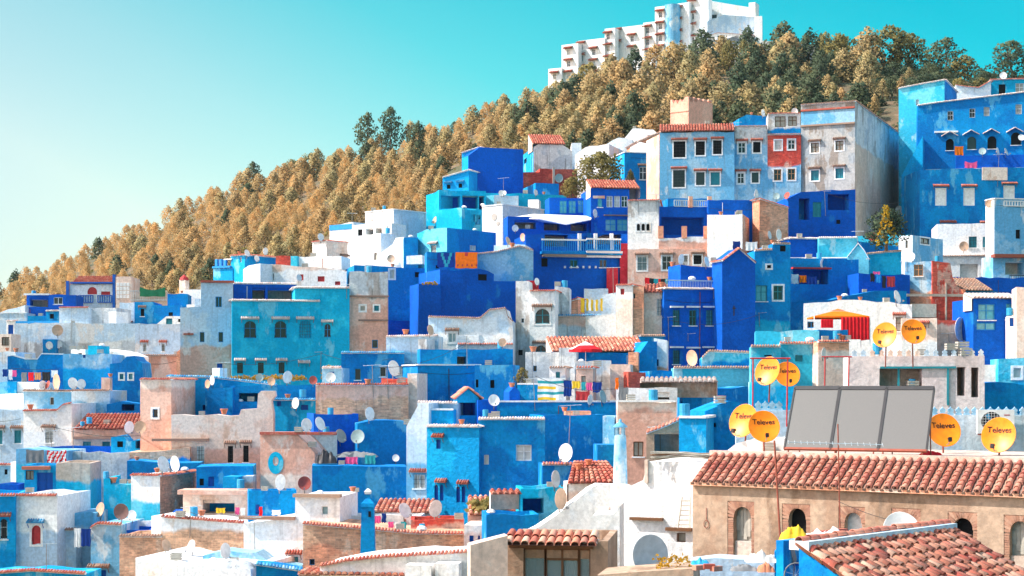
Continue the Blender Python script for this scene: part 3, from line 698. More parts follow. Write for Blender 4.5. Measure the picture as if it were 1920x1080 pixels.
for q, rr in (((927, 407), .42), ((934, 419), .26)):
    a, z = h.fc.sz(*q); mb = MB(); c_ = h.fc.W(a, z, .06)
    ring = [c_ + h.fc.u3() * math.cos(t * .3927) * rr + Z3 * math.sin(t * .3927) * rr for t in range(16)]
    mb.poly(ring); [mb.poly([ring[i], ring[(i + 1) % 16], ring[(i + 1) % 16] - h.fc.n3() * .06, ring[i] - h.fc.n3() * .06]) for i in range(16)]; h.part('fan_disc', mb, M('stone'))
h = H('pale blue-white house group with curved gable below the pines at top centre', 'the pale houses below the pines')
h.blk(1078, 1142, [(1078, 290), (1098, 276), (1142, 270)], 340, 214, -20, 'W', R=1180, skey='P'); h.blk(1072, 1090, 268, 330, 222, 0, 'W', d=4)
h.blk(1125, 1186, [(1125, 276), (1160, 258), (1186, 262)], 330, 220, -10, 'P', d=5); h.blk(1172, 1234, [(1172, 258), (1186, 241), (1225, 243), (1234, 252)], 330, 226, -14, 'W', d=6)
h = H('brown gabled house end beside the pale blue facade row at top centre', 'the brown gable end')
h.blk(1196, 1240, [(1196, 266), (1240, 247)], 330, 212, 10, 'Y', d=6, cop='o'); h.blk(1182, 1236, [(1182, 276), (1200, 266), (1236, 276)], 330, 206, -16, 'W', d=3)
h = H('azure house with white coping behind the golden roof garden tree', 'the azure house behind the garden tree')
h.blk(1171, 1240, 286, 380, 202, 13, 'B', L=1143, skey='A', cop='s', wins=[('F', 1206, 325, 14, 24, 'd', 'o')])
# ---- upper row
h = H('four-storey pale blue facade with tiled roof edge and six hooded windows', 'the pale blue six-window facade')
h.blk(1237, 1377, 247, 400, 182, -5, 'S', d=7, seed=3, wins=[('F', x, y, w_, hh, st, 'r') for x, y, w_, hh, st in
      ((1274, 280, 22, 30, 'kg+'), (1313, 278, 17, 26, 'kg+'), (1345, 276, 16, 26, 'kg+'), (1273, 335, 22, 32, 'kg+'), (1313, 335, 16, 24, 'k+'), (1341, 335, 17, 24, 'e+'))])
h.shed(1237, 1378, 246, 233, 2.2, 'tile'); h.blk(1236, 1262, 252, 330, 183.5, 12, 'K', d=5)
h = H('narrow grey-blue house with two window pairs between tiled roof and red brick', 'the narrow grey-blue house')
h.blk(1377, 1439, 237, 400, 182.5, -4, 'G', d=7, low=('S', 270), cop='o', wins=[('F', 1391, 277, 14, 20, 'd+', 'r'), ('F', 1419, 276, 14, 20, 'k+', 'r'), ('F', 1389, 334, 13, 20, 'd+', 'r'), ('F', 1416, 333, 13, 19, 'k+', 'r')])
h.blk(1386, 1437, [(1386, 222), (1400, 215), (1437, 218)], 260, 186, 6, 'B', d=4)
h = H('red brick house with four windows in the upper row', 'the red brick house')
h.blk(1439, 1502, 252, 400, 182.2, -5, 'R', d=7, low=('S', 310), cop='o', wins=[('F', 1459, 272, 13, 18, 'd+'), ('F', 1484, 271, 13, 18, 'd+'), ('F', 1458, 328, 14, 21, 'o+'), ('F', 1484, 327, 14, 21, 'o+')])
h.blk(1440, 1501, 213, 270, 183, -5, 'G', d=6, low=('B', 241), cop='t', wins=[('F', 1463, 228, 20, 20, 'sx'), ('F', 1486, 227, 16, 18, 'sx')]); h.pbox(1440, 1502, 308, 313, 0, .25, 'ledge', M('oldtile'))
h = H('tall grey peeling corner house with broad brown shaded side wall', 'the tall grey corner house')
h.blk(1502, 1603, 190, 420, 180, -24, 'H', R=1720, skey='G', slow=('J', 268), seed=2, cop='o', low=None,
      wins=[('F', 1528, 277, 15, 18, 's+', 'o'), ('F', 1574, 273, 15, 18, 's+', 'o'), ('F', 1528, 329, 15, 19, 'e+', 'o'), ('F', 1574, 325, 15, 19, 'e+', 'o'), ('F', 1561, 221, 8, 14, 'k+x')])
h.pbox(1502, 1603, 232, 235, 0, .2, 'ledge', M('oldtile')); h.pbox(1502, 1603, 207, 232, 0, .04, 'painted_band', wall('S', seed=5)); h.pbox(1502, 1603, 203, 206, 0, .2, 'ledge', M('tile'))
h = H('deep blue terrace house with dark openings under the tall grey corner house', 'the deep blue terrace house')
h.blk(1478, 1604, [(1478, 372), (1502, 360), (1604, 355)], 480, 176, 9, 'D', d=4, anchor=1604, wins=[('F', 1508, 392, 20, 40, 'RB'), ('F', 1532, 393, 16, 28, 'ex'), ('F', 1572, 379, 40, 30, 'RD'), ('F', 1572, 416, 8, 8, 'k')])
h = H('pink castellated tower with sawtooth battlements in front of the pine trees', 'the pink castellated tower', cat='tower', name='battlement_tower')
h.blk(1257, 1291, [(1257, 187), (1260, 187), (1262, 195), (1267, 187), (1270, 195), (1275, 186), (1279, 191), (1285, 181), (1291, 181)], 300, 235, -36, 'Z', R=1336, rough=0, seed=3)
h.pbox(1257, 1291, 208, 210, 0, .1, 'ledge', wall('Z', seed=3))
fr = h.fc.rot90(h.a1)
for i in range(5): h.pbox(1293 + i * 9, 1299 + i * 9, 182 + i * 1.4, 191, -.4, 0, 'merlon', wall('Z', seed=3), fr)
# ---- far upper right
h = H('turquoise rooftop house with white-tiled parapet at the right edge of the ridge', 'the turquoise rooftop house')
h.blk(1856, 1990, [(1856, 150), (1990, 146)], 240, 205, -6, 'T', d=6, cop='t', wins=[('F', 1879, 168, 13, 20, 'k'), ('F', 1912, 165, 16, 18, 'd')])
h.blk(1792, 1858, [(1792, 160), (1810, 163), (1835, 165), (1858, 152)], 240, 204, -8, 'W', d=4, cop='t')
h = H('large blue house with four gabled arched windows and round sunlit corner tower', 'the large blue house with gabled windows')
h.blk(1720, 1990, [(1720, 198), (1762, 192), (1920, 173), (1990, 166)], 380, 192, -9, 'B', d=8, cop='h', anchor=1920, seed=4, rw=.5,
      wins=[('F', 1782, 217, 11, 17, 'dgx'), ('F', 1823, 212, 11, 17, 'dgx'), ('F', 1850, 209, 11, 17, 'dgx'), ('F', 1910, 205, 12, 18, 'dgx'),
            ('F', 1781, 271, 15, 22, 'ka'), ('F', 1822, 268, 17, 24, 'ka'), ('F', 1860, 267, 17, 24, 'ka'), ('F', 1905, 260, 19, 24, 'ka')])
fcm = h.fc
for q in (1780, 1820, 1858, 1902):
    (a, z) = fcm.sz(q, 256 - (q - 1780) * .06); mb = MB()
    for sg in (-1, 1): tile_run(mb, fcm.W(a, z + .55, .3), fcm.W(a + sg * .95, z, .3), fcm.n3(), r=.1, ln=.7)
    h.part('window_gable', mb, M('whitetile'))
h.blk(1685, 1771, [(1685, 166), (1720, 159), (1771, 150)], 330, 194, -24, 'C', R=1794, skey='B', cop='h', wins=[('F', 1720, 192, 6, 11, 'dx')], seed=1)
h.blk(1690, 1730, [(1690, 330), (1730, 255)], 400, 191, -18, 'A', d=3)
h.pbox(1792, 1990, 291, 318, 0, .35, 'dark_band', wall('D', seed=2), fcm); h.pbox(1752, 1796, 246, 249, 0, .3, 'white_ledge', M('white'), fcm); h.pbox(1735, 1990, 316, 319, .3, .6, 'white_ledge', wall('P', seed=2), fcm)
h = H('azure house with three white shuttered windows under red hoods', 'the azure house with white shutters')
h.blk(1725, 1990, [(1725, 318), (1990, 312)], 470, 182, 3, 'B', d=6, anchor=1725, seed=6, wins=[('F', 1764, 369, 21, 33, 'wx', 'r'), ('F', 1817, 369, 21, 33, 'wx', 'r'), ('F', 1892, 361, 21, 26, 'wx', 'r'), ('F', 1777, 424, 22, 8, 'zx', 'r'), ('F', 1848, 424, 14, 6, 'zx', 'r')])
h.pbox(1841, 1888, 314, 338, .05, .15, 'faded_hoarding', wall('M', seed=1))
h = H('white house with teal shutters and arched porch, right side', 'the white house with teal shutters')
h.blk(1757, 1850, 419, 540, 173, -9, 'W', d=6, wins=[('F', 1824, 454, 15, 21, 'eg'), ('F', 1845, 454, 5, 20, 'e')])
h.blk(1757, 1848, 480, 560, 172, -9, 'W', d=1.2, cop='o', wins=[('F', 1817, 508, 34, 26, 'RM')]); h.pbox(1808, 1828, 505, 522, -1.2, -1.1, 'door', M('wood'))
h = H('tall pale blue tower house with bright white edge at the right border', 'the pale blue tower house')
h.blk(1864, 1990, 373, 540, 166, 10, 'S', L=1848, skey='W', seed=2, cop='s', wins=[('F', 1909, 439, 9, 17, 'kx')]); h.balustrade(1882, 1990, 378, 387, .05, 'white', step=.3)
h = H('small block with white left wall and pale blue right wall, one low window', 'the small white and pale blue block')
h.blk(1685, 1711, 441, 545, 163, -42, 'W', R=1768, skey='S', wins=[('F', 1700, 458, 5, 14, 'sx'), ('R', 1734, 452, 17, 11, 'sx+')])
h = H('half painted brick house with red brick gable and concrete posts', 'the half painted brick house')
h.blk(1697, 1748, 490, 640, 151, -18, 'S', d=5, seed=3, low=('Y', 545), wins=[('F', 1722, 507, 17, 22, 'o')])
h.blk(1748, 1808, [(1748, 489), (1782, 493), (1786, 520), (1793, 535), (1808, 546)], 660, 150.8, 4, 'R', d=5, rough=.02)
h.pbox(1772, 1775, 530, 640, 0, .08, 'concrete_post', wall('X')); h.pbox(1700, 1808, 551, 556, 0, .06, 'concrete_beam', wall('X')); h.pbox(1708, 1754, 570, 595, 0, .25, 'plaster_panel', wall('M'))
h = H('blue terrace house with brown tile lean-to roof below the white arched porch', 'the blue lean-to house')
h.blk(1782, 1870, 545, 650, 153, 10, 'B', d=4); h.shed(1797, 1860, 545, 522, 3.5, 'oldtile')
h.blk(1780, 1990, 520, 650, 158, 6, 'D', d=4)
h = H('pale blue wooden balcony house with straw awning at the right border', 'the straw awning balcony house')
h.blk(1862, 1990, 480, 580, 160, 5, 'S', d=3, wins=[('F', 1903, 502, 36, 26, 'RM')]); h.pbox(1858, 1990, 478, 484, 0, 1.0, 'awning', M('rust'))
h.balustrade(1886, 1990, 518, 535, .9, 'iron', r=.015, name='railing')
h = H('deep blue glazed house with large window panes beside the white right border', 'the deep blue glazed house')
h.blk(1825, 1906, 560, 690, 131, 4, 'D', d=5, wins=[('F', 1850, 585, 32, 30, 't'), ('F', 1895, 584, 18, 30, 't'), ('F', 1849, 612, 36, 14, 't'), ('F', 1895, 612, 16, 13, 't')])
h.shed(1822, 1908, 559, 551, 2.0, 'whitetile'); h.blk(1887, 1990, 592, 690, 128, -15, 'W', d=2, wins=[('F', 1899, 604, 12, 16, 'zx')]); h.blk(1906, 1990, 537, 690, 126, -12, 'M', d=4)
# ---- middle right
h = H('deep blue restaurant house with white balustrades and red curtain panels', 'the deep blue balustrade house')
h.blk(985, 1178, [(985, 440), (1015, 438), (1178, 438)], 600, 172, 11, 'D', d=6, anchor=1178, wins=[('F', 1043, 451, 44, 22, 'RX'), ('F', 1130, 448, 70, 20, 'RX'), ('F', 1021, 492, 12, 16, 'kx'), ('F', 1076, 494, 15, 14, 'b'), ('F', 1131, 494, 14, 15, 'b')])
h.balustrade(1015, 1096, 451, 472, .5, 'azure', r=.04); h.balustrade(1098, 1160, 450, 470, .7, 'azure', r=.04); h.pbox(1014, 1097, 449, 452, .42, .62, 'hand_rail', M('white')); h.pbox(1097, 1161, 448, 451, .62, .82, 'hand_rail', M('white'))
for x in (1083, 1113, 1143): h.pbox(x, x + 6, 438, 470, .0, .3, 'column', M('white'))
h.pbox(1012, 1163, 473, 478, 0, .9, 'balcony_slab', wall('B')); h.pbox(1015, 1096, 478, 482, .3, .9, 'tile_ledge', M('oldtile')); h.pbox(1096, 1163, 472, 476, .4, 1.0, 'tile_ledge', M('whitetile'))
h.pbox(1020, 1162, 479, 483, .2, .5, 'white_band', M('white'))
for i in range(6): h.pbox(1057 + i * 11.5, 1060 + i * 11.5, 499, 503, 0, .3, 'wall_lamp', M('dish_white'))
h.pbox(1161, 1177, 457, 540, .2, .4, 'red_panel', wall('V')); h.pbox(1135, 1156, 502, 552, .5, .6, 'red_curtain', wall('V'))
h.blk(1095, 1140, 541, 600, 168, -4, 'P', d=2); h.blk(985, 1100, 520, 620, 170, 12, 'D', d=2)
h = H('deep blue glazed cafe house with brick arch panel, tiled roof and cyan panes', 'the deep blue glazed cafe')
h.blk(1108, 1180, 354, 460, 178, 8, 'D', d=6, anchor=1180, wins=[('F', 1125, 380, 9, 17, 'ta'), ('F', 1143, 378, 12, 21, 'dx'), ('F', 1157, 378, 12, 21, 'dx'), ('F', 1171, 378, 12, 21, 'dx'), ('F', 1145, 422, 20, 22, 'tx'), ('F', 1167, 422, 20, 22, 'tx')])
h.pbox(1112, 1134, 367, 372, 0, .03, 'brick_panel', wall('Y')); h.shed(1107, 1200, 353, 338, 2.6, 'tile'); h.pbox(1132, 1180, 403, 405, 0, .3, 'ledge', M('oldtile'))
h.blk(1030, 1110, 372, 460, 182, 8, 'D', d=3, anchor=1110, wins=[('F', 1056, 388, 14, 24, 'tx'), ('F', 1073, 388, 14, 24, 'tx'), ('F', 1090, 387, 14, 24, 'tx'), ('F', 1103, 387, 8, 24, 'tx')])
h.blk(952, 1110, 408, 470, 178, 9, 'D', d=3, anchor=1110, wins=[('F', 985, 421, 40, 16, 'RX'), ('F', 1035, 425, 30, 14, 'RX'), ('F', 1085, 426, 30, 14, 'RX')])
h = H('tall white and pink stucco tower house with triple arched window', 'the white and pink stucco tower house')
h.blk(1177, 1235, 376, 560, 166, -7, 'G', d=6, low=('W', 405), cop='t', seed=1, wins=[('F', 1197, 426, 6, 13, 'ka+'), ('F', 1206, 426, 6, 13, 'ka+'), ('F', 1215, 426, 6, 13, 'ka+')])
h.blk(1177, 1372, 466, 570, 165, -5, 'K', d=4, seed=2, wins=[('F', 1204, 494, 18, 26, 'dg+', 'o'), ('F', 1250, 493, 17, 26, 'dg+', 'o'), ('F', 1285, 487, 9, 16, 'dg+'), ('F', 1308, 487, 15, 17, 'kg+', 'o'), ('F', 1350, 475, 8, 8, 'kx')])
h.blk(1235, 1328, [(1235, 446), (1328, 444)], 480, 165.4, -5, 'W', d=4, low=('K', 452), seed=4)
for x in (1234, 1278, 1319): h.pbox(x, x + 10, 424, 447, -.3, .1, 'brick_post', wall('Y'))
h.blk(1232, 1328, 388, 470, 168.5, 8, 'D', d=4, anchor=1328, wins=[('F', 1280, 424, 80, 34, 'RD'), ])
h.blk(1252, 1330, 373, 440, 171, 6, 'B', d=3, anchor=1330); h.balustrade(1255, 1327, 381, 392, 2.6, 'paleiron')
for x in (1281, 1316): h.pbox(x, x + 7, 374, 394, 2.5, 2.9, 'brick_post', wall('Y'))
h.blk(1328, 1424, 377, 440, 169, 11, 'D', d=3, anchor=1424)
h = H('white block house with orange brick right wall and broken window', 'the white block with orange brick side')
h.blk(1326, 1392, 401, 500, 164, -16, 'W', d=5, seed=5, R=1480, skey='Y', wins=[('R', 1447, 427, 12, 23, 'u'), ('R', 1410, 424, 4, 10, 'kx')])
h.blk(1424, 1478, [(1424, 373), (1478, 390)], 480, 167, 14, 'Y', d=4, cop='t')
h = H('deep blue house with gable tower, railed terrace and rows of grille windows', 'the deep blue gable house')
h.blk(1245, 1356, 541, 720, 141, 15, 'D', d=5, cop='h', seed=2, wins=[('F', x, 596, 13, 29, 'eg', 'w') for x in (1268, 1299, 1330)] + [('F', 1268, 670, 13, 26, 'eg', 'w'), ('F', 1299, 669, 13, 22, 'eg', 'w'), ('F', 1329, 664, 13, 14, 'eg', 'w')])
h.balustrade(1250, 1353, 526, 540, -.1, 'paleiron', r=.012, step=.15, name='railing')
h.blk(1276, 1342, [(1276, 496), (1310, 500), (1342, 501)], 560, 145, 16, 'D', d=3)
h.blk(1354, 1416, [(1354, 489), (1385, 466), (1416, 493)], 720, 140.4, 17, 'D', d=6, L=1335, cop='t', seed=3, rough=0)
h.pbox(1375, 1377, 573, 592, 0, .03, 'iron_cross', M('iron')); h.pbox(1373, 1380, 577, 579, 0, .03, 'iron_cross', M('iron'))
h = H('azure tower house with broken window and teal frames beside the deep blue gable', 'the azure tower house')
h.blk(1415, 1482, [(1415, 470), (1448, 468), (1449, 457), (1482, 457)], 690, 143, 5, 'B', d=6, seed=4, cop='o', low=('T', 600), wins=[('F', 1428, 550, 21, 30, 'e'), ('F', 1459, 549, 18, 27, 'e+'), ('F', 1468, 466, 11, 11, 'k'), ('F', 1442, 500, 8, 6, 'k+x')])
h = H('blue laundry terrace house with red hooded opening behind the azure tower', 'the laundry opening house')
h.blk(1480, 1610, 484, 640, 152, 11, 'B', d=4, seed=5, wins=[('F', 1520, 519, 66, 28, 'RD')]); h.pbox(1483, 1555, 502, 505, 0, .6, 'red_hood', M('red'))
h.blk(1478, 1700, [(1478, 566), (1560, 562), (1640, 545), (1700, 546)], 640, 146, 8, 'B', d=4, seed=1)
h = H('turquoise house with white-edged gable and pale walled roof terrace', 'the white-edged turquoise gable house')
h.blk(1535, 1607, 446, 500, 160, -4, 'C', d=3, cop='h'); h.blk(1480, 1536, 447, 500, 161, 10, 'D', d=3, cop='h')
h.blk(1589, 1629, [(1589, 482), (1609, 457), (1620, 470), (1629, 486)], 560, 156, -10, 'C', d=4, cop='s', rough=0); h.blk(1480, 1592, 484, 520, 157, -6, 'A', d=2, cop='s', low=('C', 486))
h.blk(1607, 1690, [(1607, 452), (1650, 456), (1690, 462)], 540, 164, 8, 'B', d=3); h.blk(1622, 1690, [(1622, 477), (1660, 473), (1690, 471)], 560, 157.5, 4, 'T', d=3, cop='o')
h.blk(1610, 1706, [(1610, 512), (1706, 516)], 620, 150, 8, 'D', d=3); h.blk(1602, 1706, 440, 500, 172, -20, 'T', d=3, low=('C', 440))
h = H('white terrace house behind the orange and red gazebo', 'the white gazebo terrace house')
h.blk(1507, 1710, [(1507, 569), (1600, 562), (1710, 571)], 680, 132, -10, 'W', d=4, seed=3, wins=[('F', 1521, 609, 14, 12, 'b'), ('F', 1686, 608, 13, 26, 's', 'r'), ('F', 1735 - 30, 615, 8, 14, 's')])
h.blk(1690, 1757, 596, 700, 130, -12, 'M', d=4, low=('W', 640), wins=[('F', 1733, 618, 7, 14, 's', 'r')])
h.blk(1757, 1826, 600, 700, 134, 6, 'R', d=3, low=('X', 612))
h = H('turquoise parapet house with tiled ledges in front of the gazebo', 'the turquoise parapet house with tiled ledges')
h.blk(1416, 1536, 620, 720, 117, -8, 'C', d=6, seed=2); h.blk(1534, 1590, 618, 700, 118, 5, 'B', d=4)
h.blk(1408, 1464, 650, 760, 113.5, -6, 'C', d=3, cop='o', seed=5, wins=[('F', 1440, 667, 14, 3, 'k')]); h.blk(1462, 1536, 644, 760, 114.5, -4, 'C', d=3, cop='t', seed=6, wins=[('F', 1498, 672, 14, 12, 'e')])
h.blk(1534, 1592, 641, 760, 113, 4, 'Y', d=3, cop='t', low=('M', 660))
h = H('pale turquoise low house with stone coping in front of the deep blue gable house', 'the pale turquoise low house')
h.blk(1263, 1412, 690, 790, 118, -3, 'C', d=4, cop='o', seed=3); h.blk(1316, 1412, [(1316, 672), (1330, 659), (1412, 662)], 700, 123, -4, 'C', d=4, cop='o', low=('B', 676))
h.blk(1252, 1345, 716, 800, 114, 8, 'B', d=3, cop='t'); h.blk(1280, 1420, [(1280, 735), (1350, 728), (1420, 726)], 800, 104, 5, 'B', d=5, seed=4)
h.blk(1410, 1492, 716, 790, 100, -4, 'C', d=3, low=('A', 720))
# ---- centre
h = H('grey-white corner house with teal arched balcony window and tiled hood', 'the grey-white house with teal arch')
h.blk(967, 1006, [(967, 527), (992, 527), (993, 546), (1006, 546)], 700, 141, -6, 'G', d=5, seed=4, wins=[('F', 980, 601, 5, 8, 'bx'), ('F', 976, 661, 8, 10, 'k')])
h.blk(993, 1041, 546, 700, 140.2, -8, 'W', d=5, seed=2, cop='t', wins=[('F', 1017, 593, 27, 28, 'ea+', 'o'), ('F', 1014, 654, 20, 13, 'ea', 'o')])
h.blk(1040, 1068, [(1040, 536), (1068, 540)], 620, 143, -5, 'G', d=3); h.blk(990, 1010, 526, 560, 144, 12, 'V', d=2)
h = H('peeling pink and white wall house with teal tiled coping', 'the peeling wall house with teal coping')
h.blk(1040, 1132, 592, 700, 142.5, -3, 'K', d=5, cop='b', seed=3, low=('G', 610)); h.blk(1066, 1084, [(1066, 566), (1084, 560)], 620, 146, -14, 'Y', d=3, cop='t')
h = H('whitewashed stepped house with crumbling brick pier and tiny red shutter', 'the stepped house with brick pier')
h.blk(1098, 1158, [(1098, 592), (1128, 590), (1128, 553), (1158, 548)], 700, 142, -8, 'P', d=5, low=('W', 590), seed=1); h.blk(1155, 1186, 535, 700, 140.5, -20, 'W', d=5, low=('M', 560), cop='t', wins=[('F', 1167, 547, 7, 11, 'rx')])
h.blk(1184, 1207, 537, 700, 140.6, -6, 'Y', d=4, low=('N', 580), wins=[('F', 1189, 555, 4, 9, 'k')]); h.blk(1205, 1246, 546, 700, 141.5, -6, 'M', d=4, seed=2, wins=[('F', 1237, 576, 10, 32, 'ugx')]); h.shed(1208, 1250, 548, 533, 2.5, 'tile')
h.blk(1200, 1247, 630, 720, 137, 8, 'B', d=2, cop='o')
h = H('long red tile roofed house behind the red and white parasol', 'the tile-roofed house behind the parasol')
h.blk(1034, 1208, 660, 740, 129, 5, 'B', d=5); h.shed(1034, 1212, 658, 632, 4.0, 'palet')
h.blk(1196, 1232, [(1196, 668), (1215, 640), (1232, 640)], 740, 127, 10, 'B', d=4); h.blk(1178, 1197, 660, 730, 126, -8, 'Y', d=2)
h.blk(1226, 1250, [(1226, 634), (1250, 638)], 740, 128, -8, 'W', low=('Y', 690), d=3, wins=[('F', 1214 + 18, 680, 6, 13, 'b')])
h.blk(1178, 1232, 697, 760, 121, 6, 'R', d=2); h.blk(1218, 1262, 696, 770, 120, 10, 'B', d=3)
h = H('grey-white plastered terrace house below the parasol', 'the grey-white terrace house below the parasol')
h.blk(985, 1052, 660, 780, 127, -4, 'G', d=6, seed=2, wins=[('F', 1003, 691, 7, 11, 'b')]); h.blk(1048, 1080, 652, 760, 126, -6, 'G', d=4, seed=5)
h.blk(1078, 1146, 676, 780, 124, -3, 'P', d=4, seed=3, low=('G', 700)); h.blk(1144, 1182, 683, 780, 123, -8, 'M', d=4, seed=4)
h = H('white roof terrace with striped cover and hedge of laundry above pink brick', 'the white laundry terrace')
h.blk(1158, 1268, 754, 900, 96, -3, 'M', d=5, cop='s', seed=2, low=('K', 770), wins=[('F', 1197, 842, 19, 28, 's'), ]); h.blk(1155, 1270, 727, 800, 102, -5, 'W', d=3, wins=[('F', 1238, 742, 34, 14, 'RX')]); h.shed(1200, 1345, 716, 708, 2.0, 'whitetile')
h = H('pale blue curved-parapet house with one grey window in the centre', 'the pale curved-parapet house')
h.blk(803, 962, [(803, 595), (840, 596), (900, 598), (918, 582), (948, 579), (952, 595), (962, 604)], 720, 138, -4, 'P', d=5, seed=4, low=('W', 625), cop='o', wins=[('F', 848, 633, 15, 18, 'd+', 'o')])
h.blk(858, 962, 646, 700, 134, 4, 'P', d=3, cop='t')
h = H('azure flat house with dark terrace slot, centre', 'the azure house with terrace slot')
h.blk(783, 902, 685, 790, 126, 14, 'B', d=7, seed=3, cop='s', wins=[]); h.blk(890, 962, 684, 790, 125, -6, 'B', d=5, anchor=962, seed=2, wins=[('F', 893, 719, 8, 15, 'k'), ('F', 923, 720, 8, 15, 'k')])
h.blk(788, 962, 655, 710, 131, 10, 'B', d=2, anchor=962, seed=3, wins=[('F', 866, 672, 18, 22, 'RX'), ])
h = H('whitewashed and blue corner house with tiled coping left of centre', 'the whitewashed corner house left of centre')
h.blk(724, 822, [(724, 632), (822, 630)], 760, 134, -3, 'P', d=4, cop='h', seed=5, low=('S', 660)); h.blk(784, 800, 636, 800, 131, -10, 'G', d=3, low=('K', 700))
h = H('azure house with blue tiled coping and grey double window below the pink brick house', 'the azure house with blue coping')
h.blk(640, 758, 662, 780, 132, 4, 'B', d=5, cop='b', low=('B', 680), seed=2, wins=[('F', 671, 702, 11, 21, 'e'), ('F', 718, 697, 12, 19, 'd'), ('F', 750, 697, 13, 19, 'd')])
h = H('pink peeling brick wall house with red top edge left of centre', 'the pink peeling brick wall house')
h.blk(592, 766, 722, 830, 120, 4, 'K', d=5, cop='t', seed=2, low=('N', 748)); h.blk(715, 766, 709, 740, 123, 3, 'R', d=2); h.blk(764, 782, 700, 830, 121, -8, 'M', d=4)
h = H('tan house with blue painted courtyard and dark grille windows, left', 'the tan courtyard house')
h.blk(263, 321, 712, 900, 124, -10, 'M', d=5, cop='t', low=('K', 730), seed=1, wins=[('F', 291, 775, 10, 16, 'b+')])
h.blk(321, 512, [(321, 778), (448, 779), (452, 768), (482, 766), (484, 738), (490, 733), (514, 733), (516, 742), (508, 752), (512, 775)], 900, 123, 3, 'M', d=1.6, seed=2, low=('K', 840),
      wins=[('F', 376, 853, 14, 33, 'ug'), ('F', 432, 852, 10, 31, 'kg', 'o'), ('F', 461, 851, 10, 31, 'kg', 'o')]); h.pbox(286, 392, 822, 827, 0, .4, 'tile_ledge', M('oldtile'))
h.blk(318, 520, [(318, 706), (400, 708), (520, 722)], 800, 130, 9, 'A', d=3, anchor=400, cop='b', seed=1, wins=[('F', 415, 764, 70, 10, 'RD')])
h.blk(385, 436, 727, 790, 128, -4, 'B', d=2, anchor=436); h.blk(430, 596, 722, 800, 128.5, 6, 'B', d=3, seed=5, wins=[('F', 468, 745, 40, 16, 'RB')])
h.blk(508, 596, 750, 810, 125, -5, 'A', d=3, cop='b', wins=[('F', 523, 757, 8, 9, 'z'), ('F', 571, 764, 14, 10, 'z')])
h = H('pink and white brick house with blue ring painted round a small window', 'the brick house with painted blue ring')
h.blk(488, 590, [(488, 813), (555, 813), (575, 832), (590, 850)], 960, 113, -5, 'K', d=5, seed=4, low=('M', 892), rough=.02, wins=[('F', 517, 863, 6, 13, 'wx')])
a, z = h.fc.sz(517, 868); mb = MB(); ring = [(a + math.cos(t * .3142) * .55, z + math.sin(t * .3142) * .78) for t in range(20)]; inn = [(a + math.cos(t * .3142) * .2, z + .12 + math.sin(t * .3142) * .32) for t in range(20)]
for i in range(20): j = (i + 1) % 20; mb.poly([h.fc.W(*ring[i], .025), h.fc.W(*ring[j], .025), h.fc.W(*inn[j], .025), h.fc.W(*inn[i], .025)]); mb.poly([h.fc.W(*ring[i], .025), h.fc.W(*ring[j], .025), h.fc.W(*ring[j], -.02), h.fc.W(*ring[i], -.02)])
h.part('painted_ring', mb, wall('T')); h.pbox(488, 628, 810, 815, -.3, .2, 'tile_coping', M('tile'))
h = H('deep azure courtyard house with rags and tin sheets on its terrace', 'the azure courtyard house with tin sheets')
h.blk(585, 762, [(585, 873), (762, 875)], 990, 110, 6, 'B', d=3, seed=3, rough=.03); h.blk(588, 672, 776, 900, 118, 14, 'D', d=4, seed=1); h.blk(670, 762, [(670, 794), (700, 788), (762, 790)], 900, 117, 10, 'B', d=4, anchor=762, seed=6)
h.blk(560, 632, [(560, 815), (632, 815)], 830, 117, 6, 'W', d=3, cop='t')
h = H('narrow whitewashed blue wall house with grille window and red hood', 'the narrow whitewashed house')
h.blk(762, 804, [(762, 800), (786, 756), (804, 756)], 980, 108.5, -12, 'P', d=5, seed=3, low=('S', 870), wins=[('F', 786, 903, 21, 26, 'ug', 'r')])
h = H('rough azure house with sunlit left wall, cream sliding window and hooded twin arches', 'the rough azure house')
h.blk(800, 898, 800, 975, 105, -16, 'A', d=6, seed=2, rw=1.0, cop='h', wins=[('F', 822, 833, 8, 17, 'zx', 'r'), ('F', 818, 924, 7, 30, 'zax'), ('F', 828, 924, 7, 30, 'zax', 'r'), ('F', 859, 927, 7, 30, 'zax'), ('F', 869, 927, 7, 30, 'zax', 'r')])
h.blk(897, 1022, 786, 960, 105.2, -1, 'B', d=6, seed=4, rw=.8, cop='h', wins=[('F', 982, 849, 29, 30, 'ux'), ('F', 912, 862, 9, 18, 'u')])
h.blk(1019, 1152, 779, 920, 106.5, 10, 'B', d=5, seed=5); h.blk(1017, 1124, 871, 960, 101.5, 4, 'B', d=3, cop='t'); h.blk(1130, 1152, 780, 880, 104, -8, 'S', d=2)
h.blk(1120, 1156, 834, 900, 98, 4, 'B', d=2)
h = H('little turquoise gable hut with pale tile roof on the central terrace', 'the little turquoise gable hut')
h.blk(857, 898, [(857, 745), (878, 729), (898, 746)], 800, 112, 5, 'A', d=5, rough=0, wins=[('F', 876, 767, 32, 24, 'RD')]); 
mb = MB(); f0 = h.fc; a_, z_ = f0.sz(878, 727); b_, zb_ = f0.sz(905, 749)
troof(mb, f0.W(a_, z_, .3), f0.W(a_, z_, -4.6), f0.W(b_, zb_, -4.6), f0.W(b_, zb_, .3)); c2, zc2 = f0.sz(853, 748); troof(mb, f0.W(a_, z_, .3), f0.W(a_, z_, -4.6), f0.W(c2, zc2, -4.6), f0.W(c2, zc2, .3)); h.part('tiled_roof', mb, M('palet'))['kind'] = 'stuff'
h.blk(896, 932, 750, 800, 111.5, 12, 'D', d=4); h.blk(783, 858, [(783, 755), (858, 757)], 800, 111, -6, 'P', d=3, cop='h'); h.blk(806, 850, 769, 800, 109, -4, 'A', d=2, cop='s')
